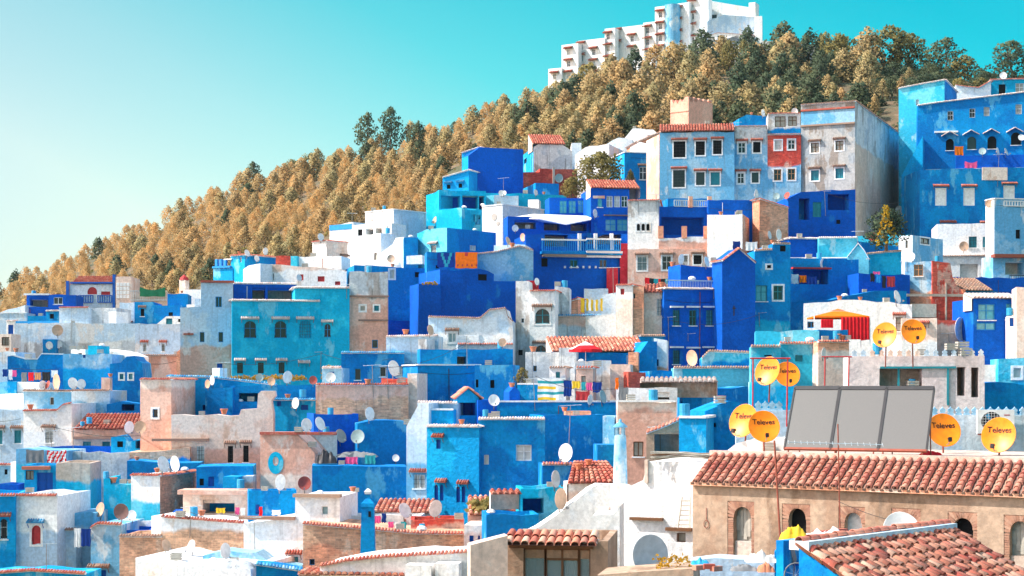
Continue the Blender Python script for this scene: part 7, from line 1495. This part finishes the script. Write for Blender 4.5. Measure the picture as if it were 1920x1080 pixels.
CL = [(448, 492, 'pot'), (890, 468, 'sack'), (870, 428, 'sack'), (905, 427, 'sack'), (870, 420, 'sack'), (896, 427, 'drum'), (935, 425, 'crate'), (770, 478, 'sack'), (1262, 537, 'pot'), (1298, 537, 'sack'), (1331, 537, 'pot'), (1204, 860, 'pot'), (640, 880, 'crate'), (655, 868, 'sack'), (30, 660, 'pot'), (12, 660, 'pot'), (150, 660, 'crate'), (190, 655, 'sack'), (135, 656, 'crate'), (60, 742, 'sack'), (450, 758, 'sack'), (470, 760, 'crate'), (790, 1005, 'sack'), (860, 990, 'crate'), (450, 962, 'drum'), (495, 962, 'crate'), (1520, 690, 'sack'), (1570, 690, 'drum'), (1120, 690, 'crate'), (1090, 678, 'sack'), (1000, 662, 'pot'), (1830, 660, 'crate'), (1860, 662, 'sack'), (1895, 660, 'drum'), (700, 395, 'crate'), (720, 394, 'drum'), (640, 420, 'sack'), (1300, 232, 'sack'), (1326, 232, 'crate'), (1215, 262, 'sack'), (1190, 262, 'crate'), (1410, 233, 'pot'), (985, 378, 'crate'), (1020, 378, 'pot'), (1585, 560, 'sack'), (1622, 556, 'crate'), (1500, 446, 'crate'), (300, 885, 'crate'), (345, 888, 'sack'), (330, 1050, 'crate'), (400, 1052, 'sack'), (440, 1055, 'crate'), (500, 905, 'crate'), (600, 925, 'sack'), (560, 810, 'crate'), (690, 720, 'pot'), (960, 745, 'pot'), (920, 1000, 'sack'), (1085, 880, 'pot'), (1440, 845, 'crate')]
for _ in range(150):         # more odds and ends on the town's roofs
    CL.append((rnd.uniform(10, 1880), rnd.uniform(420, 1060), rnd.choice(('pot', 'crate', 'drum', 'crate'))))
nk = 0
for px, py, kd in CL:
    loc, nrm, ob = hit(px, py)
    if loc is None or ob.name not in SHORT: continue
    s = .22 * rnd.uniform(.8, 1.3); foot = Vector(loc); nk += 1
    if nk > 60 and (loc.y < 75 or loc.y > 210): continue
    if abs(nrm.z) < .7:          # the ray met a wall: stand it on that wall's top edge just behind
        up_ = None
        for dz in np.arange(.05, 3.5, .1):
            q, n2, o2 = hit(px, py - dz * F / loc.y)
            if q is None or o2 != ob or q.y > loc.y + .6: up_ = dz; break
        if up_ is None: continue
        foot = Vector((loc.x, loc.y + .15 + s * .5, loc.z + up_ - .03))
    r = empty({'pot': 'flower_pot', 'drum': 'plastic_drum', 'crate': 'wooden_crate', 'sack': 'sack'}[kd], foot); KIND[kd][0](r, foot, s); later(r, KIND[kd][1], ob, px, kd)
# bricks and sheeting on the near roof
for i, (px, py, Y) in enumerate([(1330, 1062, 46), (1343, 1066, 46), (1535, 1000, 45.5), (1552, 999, 45.5), (1568, 1004, 45.6), (1578, 996, 45.7), (1310, 1064, 46.3)]):
    p = P(px, py, Y); mb = MB(); a = rnd.uniform(-.4, .6); u_, v_ = Vector((math.cos(a), math.sin(a), 0)), Vector((-math.sin(a), math.cos(a), 0)); mb.obox(p, u_ * .16, v_ * .09, Z3 * .07); o = mb.build('loose_brick', M('tile')); o.data.transform(Matrix.Translation(-p)); o.location = p
    tag(o, 'loose red hollow brick lying on the ' + ('cluttered low roof' if px < 1400 else 'blue parapet of the dusty tiled roof'), 'brick', 'loose bricks on the near roofs')
def heap(px0, px1, py, Y, hgt, mat, label, name, cat, dep=.6, seed=1):
    a, b = P(px0, py, Y), P(px1, py, Y); mb = MB(); nx_, ny_ = 22, 8
    for j in range(ny_ + 1):
        for i in range(nx_ + 1):
            f, g = i / nx_, j / ny_; e = (math.sin(math.pi * f) ** .5) * (math.sin(math.pi * g) ** .6); nz = mnoise.noise(Vector((f * 7, g * 3, seed * 3.3))) * .45 + mnoise.noise(Vector((f * 15, g * 6, seed))) * .15
            mb.v.append((a.x + (b.x - a.x) * f, Y - dep / 2 + dep * g, a.z + hgt * e * (.75 + nz) - .02))
    for j in range(ny_):
        for i in range(nx_): q = j * (nx_ + 1) + i; mb.f.append((q, q + 1, q + nx_ + 2, q + nx_ + 1)); mb.m.append(0)
    o = mb.build(name, mat, None, True); tag(o, label, cat); return o
heap(1462, 1515, 1012, 45.2, .50, M('yellow'), 'crumpled yellow plastic sheet left of the arched windows on the parapet', 'plastic_sheet', 'sheet', .5, 1); heap(1572, 1692, 1010, 46.6, .36, M('yellow'), 'long yellow plastic sheet behind the tiled roof ridge', 'plastic_sheet', 'sheet', .5, 2); heap(1495, 1600, 1014, 45.4, .42, M('whitecloth'), 'white plastic sacks piled on the blue parapet', 'plastic_sacks', 'sacks', .6, 3)
heap(1398, 1458, 1052, 46.5, .32, M('curtain'), 'pale cloth bundle slumped on the cluttered low roof', 'cloth_bundle', 'bundle', .6, 4); heap(1296, 1330, 1056, 47, .2, M('plastic'), 'blue tarpaulin lump on the cluttered low roof', 'tarpaulin', 'tarpaulin', .5, 5); heap(1370, 1420, 1068, 45.8, .22, M('greycloth'), 'dark rag heap at the front of the cluttered low roof', 'rag_heap', 'rags', .5, 6); heap(1420, 1452, 1070, 45.5, .3, M('pot'), 'brown striped cloth heap beside the rusty pole', 'cloth_heap', 'cloth', .5, 7)
heap(1725, 1765, 852, 60.3, .22, M('redcloth'), 'red and orange sheeting at the foot of the right solar panel', 'plastic_sheet', 'sheet', .5, 8); heap(388, 480, 1062, 90, .6, wall('G', seed=2), 'heap of grey rubble and tin on the low whitewashed roof', 'rubble_heap', 'rubble', 2.0, 9); heap(630, 708, 856, 113, .5, M('greycloth'), 'grey tin sheets on the azure courtyard terrace', 'tin_sheets', 'tin sheets', 1.5, 10)
heap(592, 632, 868, 112, 1.0, M('iron'), 'dark tarpaulin sloping over the azure courtyard terrace', 'tarpaulin', 'tarpaulin', 1.2, 11)
# bundle of canes on the white near house
r = empty('cane_bundle', P(1280, 866, 63)); tag(r, 'bundle of dry canes and boards on the white near house roof', 'canes')
for i in range(26): mb = MB(); q0 = P(1218 + rnd.uniform(0, 14), 862 - rnd.uniform(0, 20) * (1 - i / 60), 62.6 + rnd.uniform(0, .8)); q1 = P(1330 + rnd.uniform(-8, 16), 863 - rnd.uniform(0, 14), 62.6 + rnd.uniform(0, .8)); mb.tube([q0, (q0 + q1) / 2 + Z3 * rnd.uniform(0, .08), q1], .022, 4); mb.build('cane', M('shutterwood' if i % 3 else 'wood'), r)
# step ladder leaning on the white near house
r = empty('step_ladder', P(1275, 1000, 61.4)); tag(r, 'pale wooden ladder leaning on the white near house beside the ochre wall', 'ladder')
for x0, x1 in ((1271, 1279), (1293, 1294)): mb = MB(); mb.tube([P(x0, 990, 61.2), P(x1, 932, 61.9)], .025, 4); mb.build('rail', M('shutterwood'), r)
for i in range(6): y = 984 - i * 9; mb = MB(); mb.tube([P(1272 + i * .9, y, 61.3 + i * .1), P(1293, y, 61.3 + i * .1)], .018, 4); mb.build('rung', M('shutterwood'), r)
# wheel and chair on the near roof
c = P(1493, 1078, 42.6); r = empty('bicycle_wheel', (c.x, c.y, c.z - .3)); tag(r, 'spoked bicycle wheel leaning at the bottom edge', 'wheel'); mb = MB(); ring = [Vector((c.x + math.cos(t * .2856) * .31, c.y + .02, c.z + math.sin(t * .2856) * .31)) for t in range(23)]; mb.tube(ring, .02, 6); mb.build('tyre', M('greycloth'), r)
for i in range(12): mb = MB(); mb.tube([c, ring[i * 2 % 22]], .004, 3); mb.build('spoke', M('paleiron'), r)
c = P(1502, 1056, 43.4); r = empty('garden_chair', (c.x, c.y, c.z - .45)); tag(r, 'dark blue folding chair above the bicycle wheel', 'chair'); mb = MB(); mb.obox(c, Vector((.24, .02, 0)), Vector((0, .22, .02)), Z3 * .02); mb.build('seat', M('navy'), r); mb = MB(); mb.obox(c + Vector((-.22, .1, .28)), Vector((.03, .0, .1)), Vector((0, .2, 0)), Vector((-.06, 0, .26))); mb.build('backrest', M('greycloth'), r)
for sx, sy in ((-1, -1), (1, -1), (1, 1), (-1, 1)): mb = MB(); mb.tube([c + Vector((sx * .22, sy * .2, 0)), c + Vector((sx * .24, sy * .22, -.45))], .014, 5); mb.build('leg', M('wood'), r)
# yellow flowering hedge and grasses
pts = [(P(x, 712 + rnd.uniform(-3, 3), 139.5 + rnd.uniform(-.3, .3)), .32, .35, 26) for x in np.arange(405, 572, 4.2)]; clump_stuff('flowering_hedge', pts, LEAF_YELLOW, .16, 'yellow flowering creeper along the terrace before the large turquoise house', 'creeper', 3)
pts = [(P(616 + math.cos(t) * 11, 706 - math.sin(t) * 18, 139), .16, .16, 14) for t in np.arange(-.3, 3.5, .16)]; clump_stuff('flower_arch', pts, LEAF_YELLOW, .14, 'yellow flower arch beside the dark shrub', 'flowers', 4)
pts = [(P(1662 + math.cos(q * 2.4) * 20 * (1 - q / 34), 462 - q * 2.3, 157.0 - rnd.uniform(0, .8)), .22, .4, 12) for q in range(32)]; clump_stuff('yellow_leaf_tips', pts, LEAF_YELLOW, .2, 'yellow leaf tips of the dark tree before the grey side wall', 'leaves', 17)
pts = [(P(x, 960 - (x - 880) * .0 + rnd.uniform(-22, 6), 96.6 + rnd.uniform(0, 1.5)), .3, .25, 20) for x in np.arange(884, 952, 2.2)]; clump_stuff('dry_straw', pts, LEAF_OLIVE, .30, 'dry straw and grass over the tile roof hut', 'straw', 6)
pts = [(P(x, 1068 + rnd.uniform(-22, 6), 47.5 + rnd.uniform(0, .8)), .14, .16, 12) for x in np.arange(1232, 1300, 3.0)]; clump_stuff('yellow_creeper', pts, LEAF_YELLOW, .09, 'yellow-leaved creeper beside the big white near dish', 'creeper', 7)
pts = [(P(x, 533 + rnd.uniform(-2, 2), 156.4), .3, .28, 18) for x in (797, 803, 809, 815)]; clump_stuff('roof_plants', pts, LEAF_YELLOW, .2, 'pale yellow plants on the huge deep blue wall', 'plants', 8)
pts = [(P(x, 492 + rnd.uniform(-2, 2), 186), .3, .28, 14) for x in (800, 806)] + [(P(x, 708, 150.5), .3, .35, 20) for x in (362, 368, 374)]; clump_stuff('terrace_plants', pts, LEAF_YELLOW, .2, 'yellow potted plants below the tall grey-blue house', 'plants', 9)
for x0, y0, Y0, x1, y1, Y1, sg, lb in ((97, 800, 126, 300, 812, 126, .5, 'over the stucco terrace house'), (356, 960, 105, 480, 968, 102, .4, 'over the patched tan brick house'), (700, 690, 119, 880, 640, 126, .6, 'past the azure house with blue coping'), (1003, 705, 112, 1160, 728, 108, .5, 'over the central laundry terrace'), (1254, 600, 137, 1424, 590, 140, .6, 'across the deep blue gable house'), (1548, 362, 172, 1690, 380, 170, .5, 'below the tall grey corner house'), (601, 662, 140, 737, 672, 131, .5, 'before the pink brick house'), (420, 682, 139, 601, 664, 139, .4, 'before the large turquoise house'), (1395, 214, 184, 1440, 208, 183, .2, 'over the narrow grey-blue house'), (1571, 940, 52.9, 1720, 985, 47.5, .1, 'from the thin rusty pole to the dusty tiled roof'), (20, 690, 145, 112, 692, 145, .1, 'carrying the left washing'), (1055, 712, 113.7, 1130, 715, 113.7, .1, 'carrying the central washing')):
    p0, p1 = P(x0, y0, Y0), P(x1, y1, Y1); mb = MB(); mb.tube([p0.lerp(p1, i / 10) - Z3 * sg * math.sin(math.pi * i / 10) for i in range(11)], .016 if Y0 > 60 else .008, 4)
    o = mb.build('overhead_cable', M('iron')); tag(o, 'thin sagging cable strung ' + lb, 'cable')
settle()

# ------------------------------------------------------------------ air between here and the far slope
mb = MB(); mb.box((-4200, -4200, -31), (4200, 4200, 135)); hz = mb.build('haze', [])
tag(hz, kind='stuff'); hm = bpy.data.materials.new('haze_air'); hm.use_nodes = True; t = hm.node_tree; t.nodes.clear()
ho = t.nodes.new('ShaderNodeOutputMaterial'); pv = t.nodes.new('ShaderNodeVolumePrincipled'); pv.inputs['Color'].default_value = (.62, .90, 1.0, 1); pv.inputs['Density'].default_value = .00005; pv.inputs['Anisotropy'].default_value = .2
t.links.new(pv.outputs[0], ho.inputs['Volume']); hz.data.materials.append(hm); sc.cycles.volume_bounces = 0
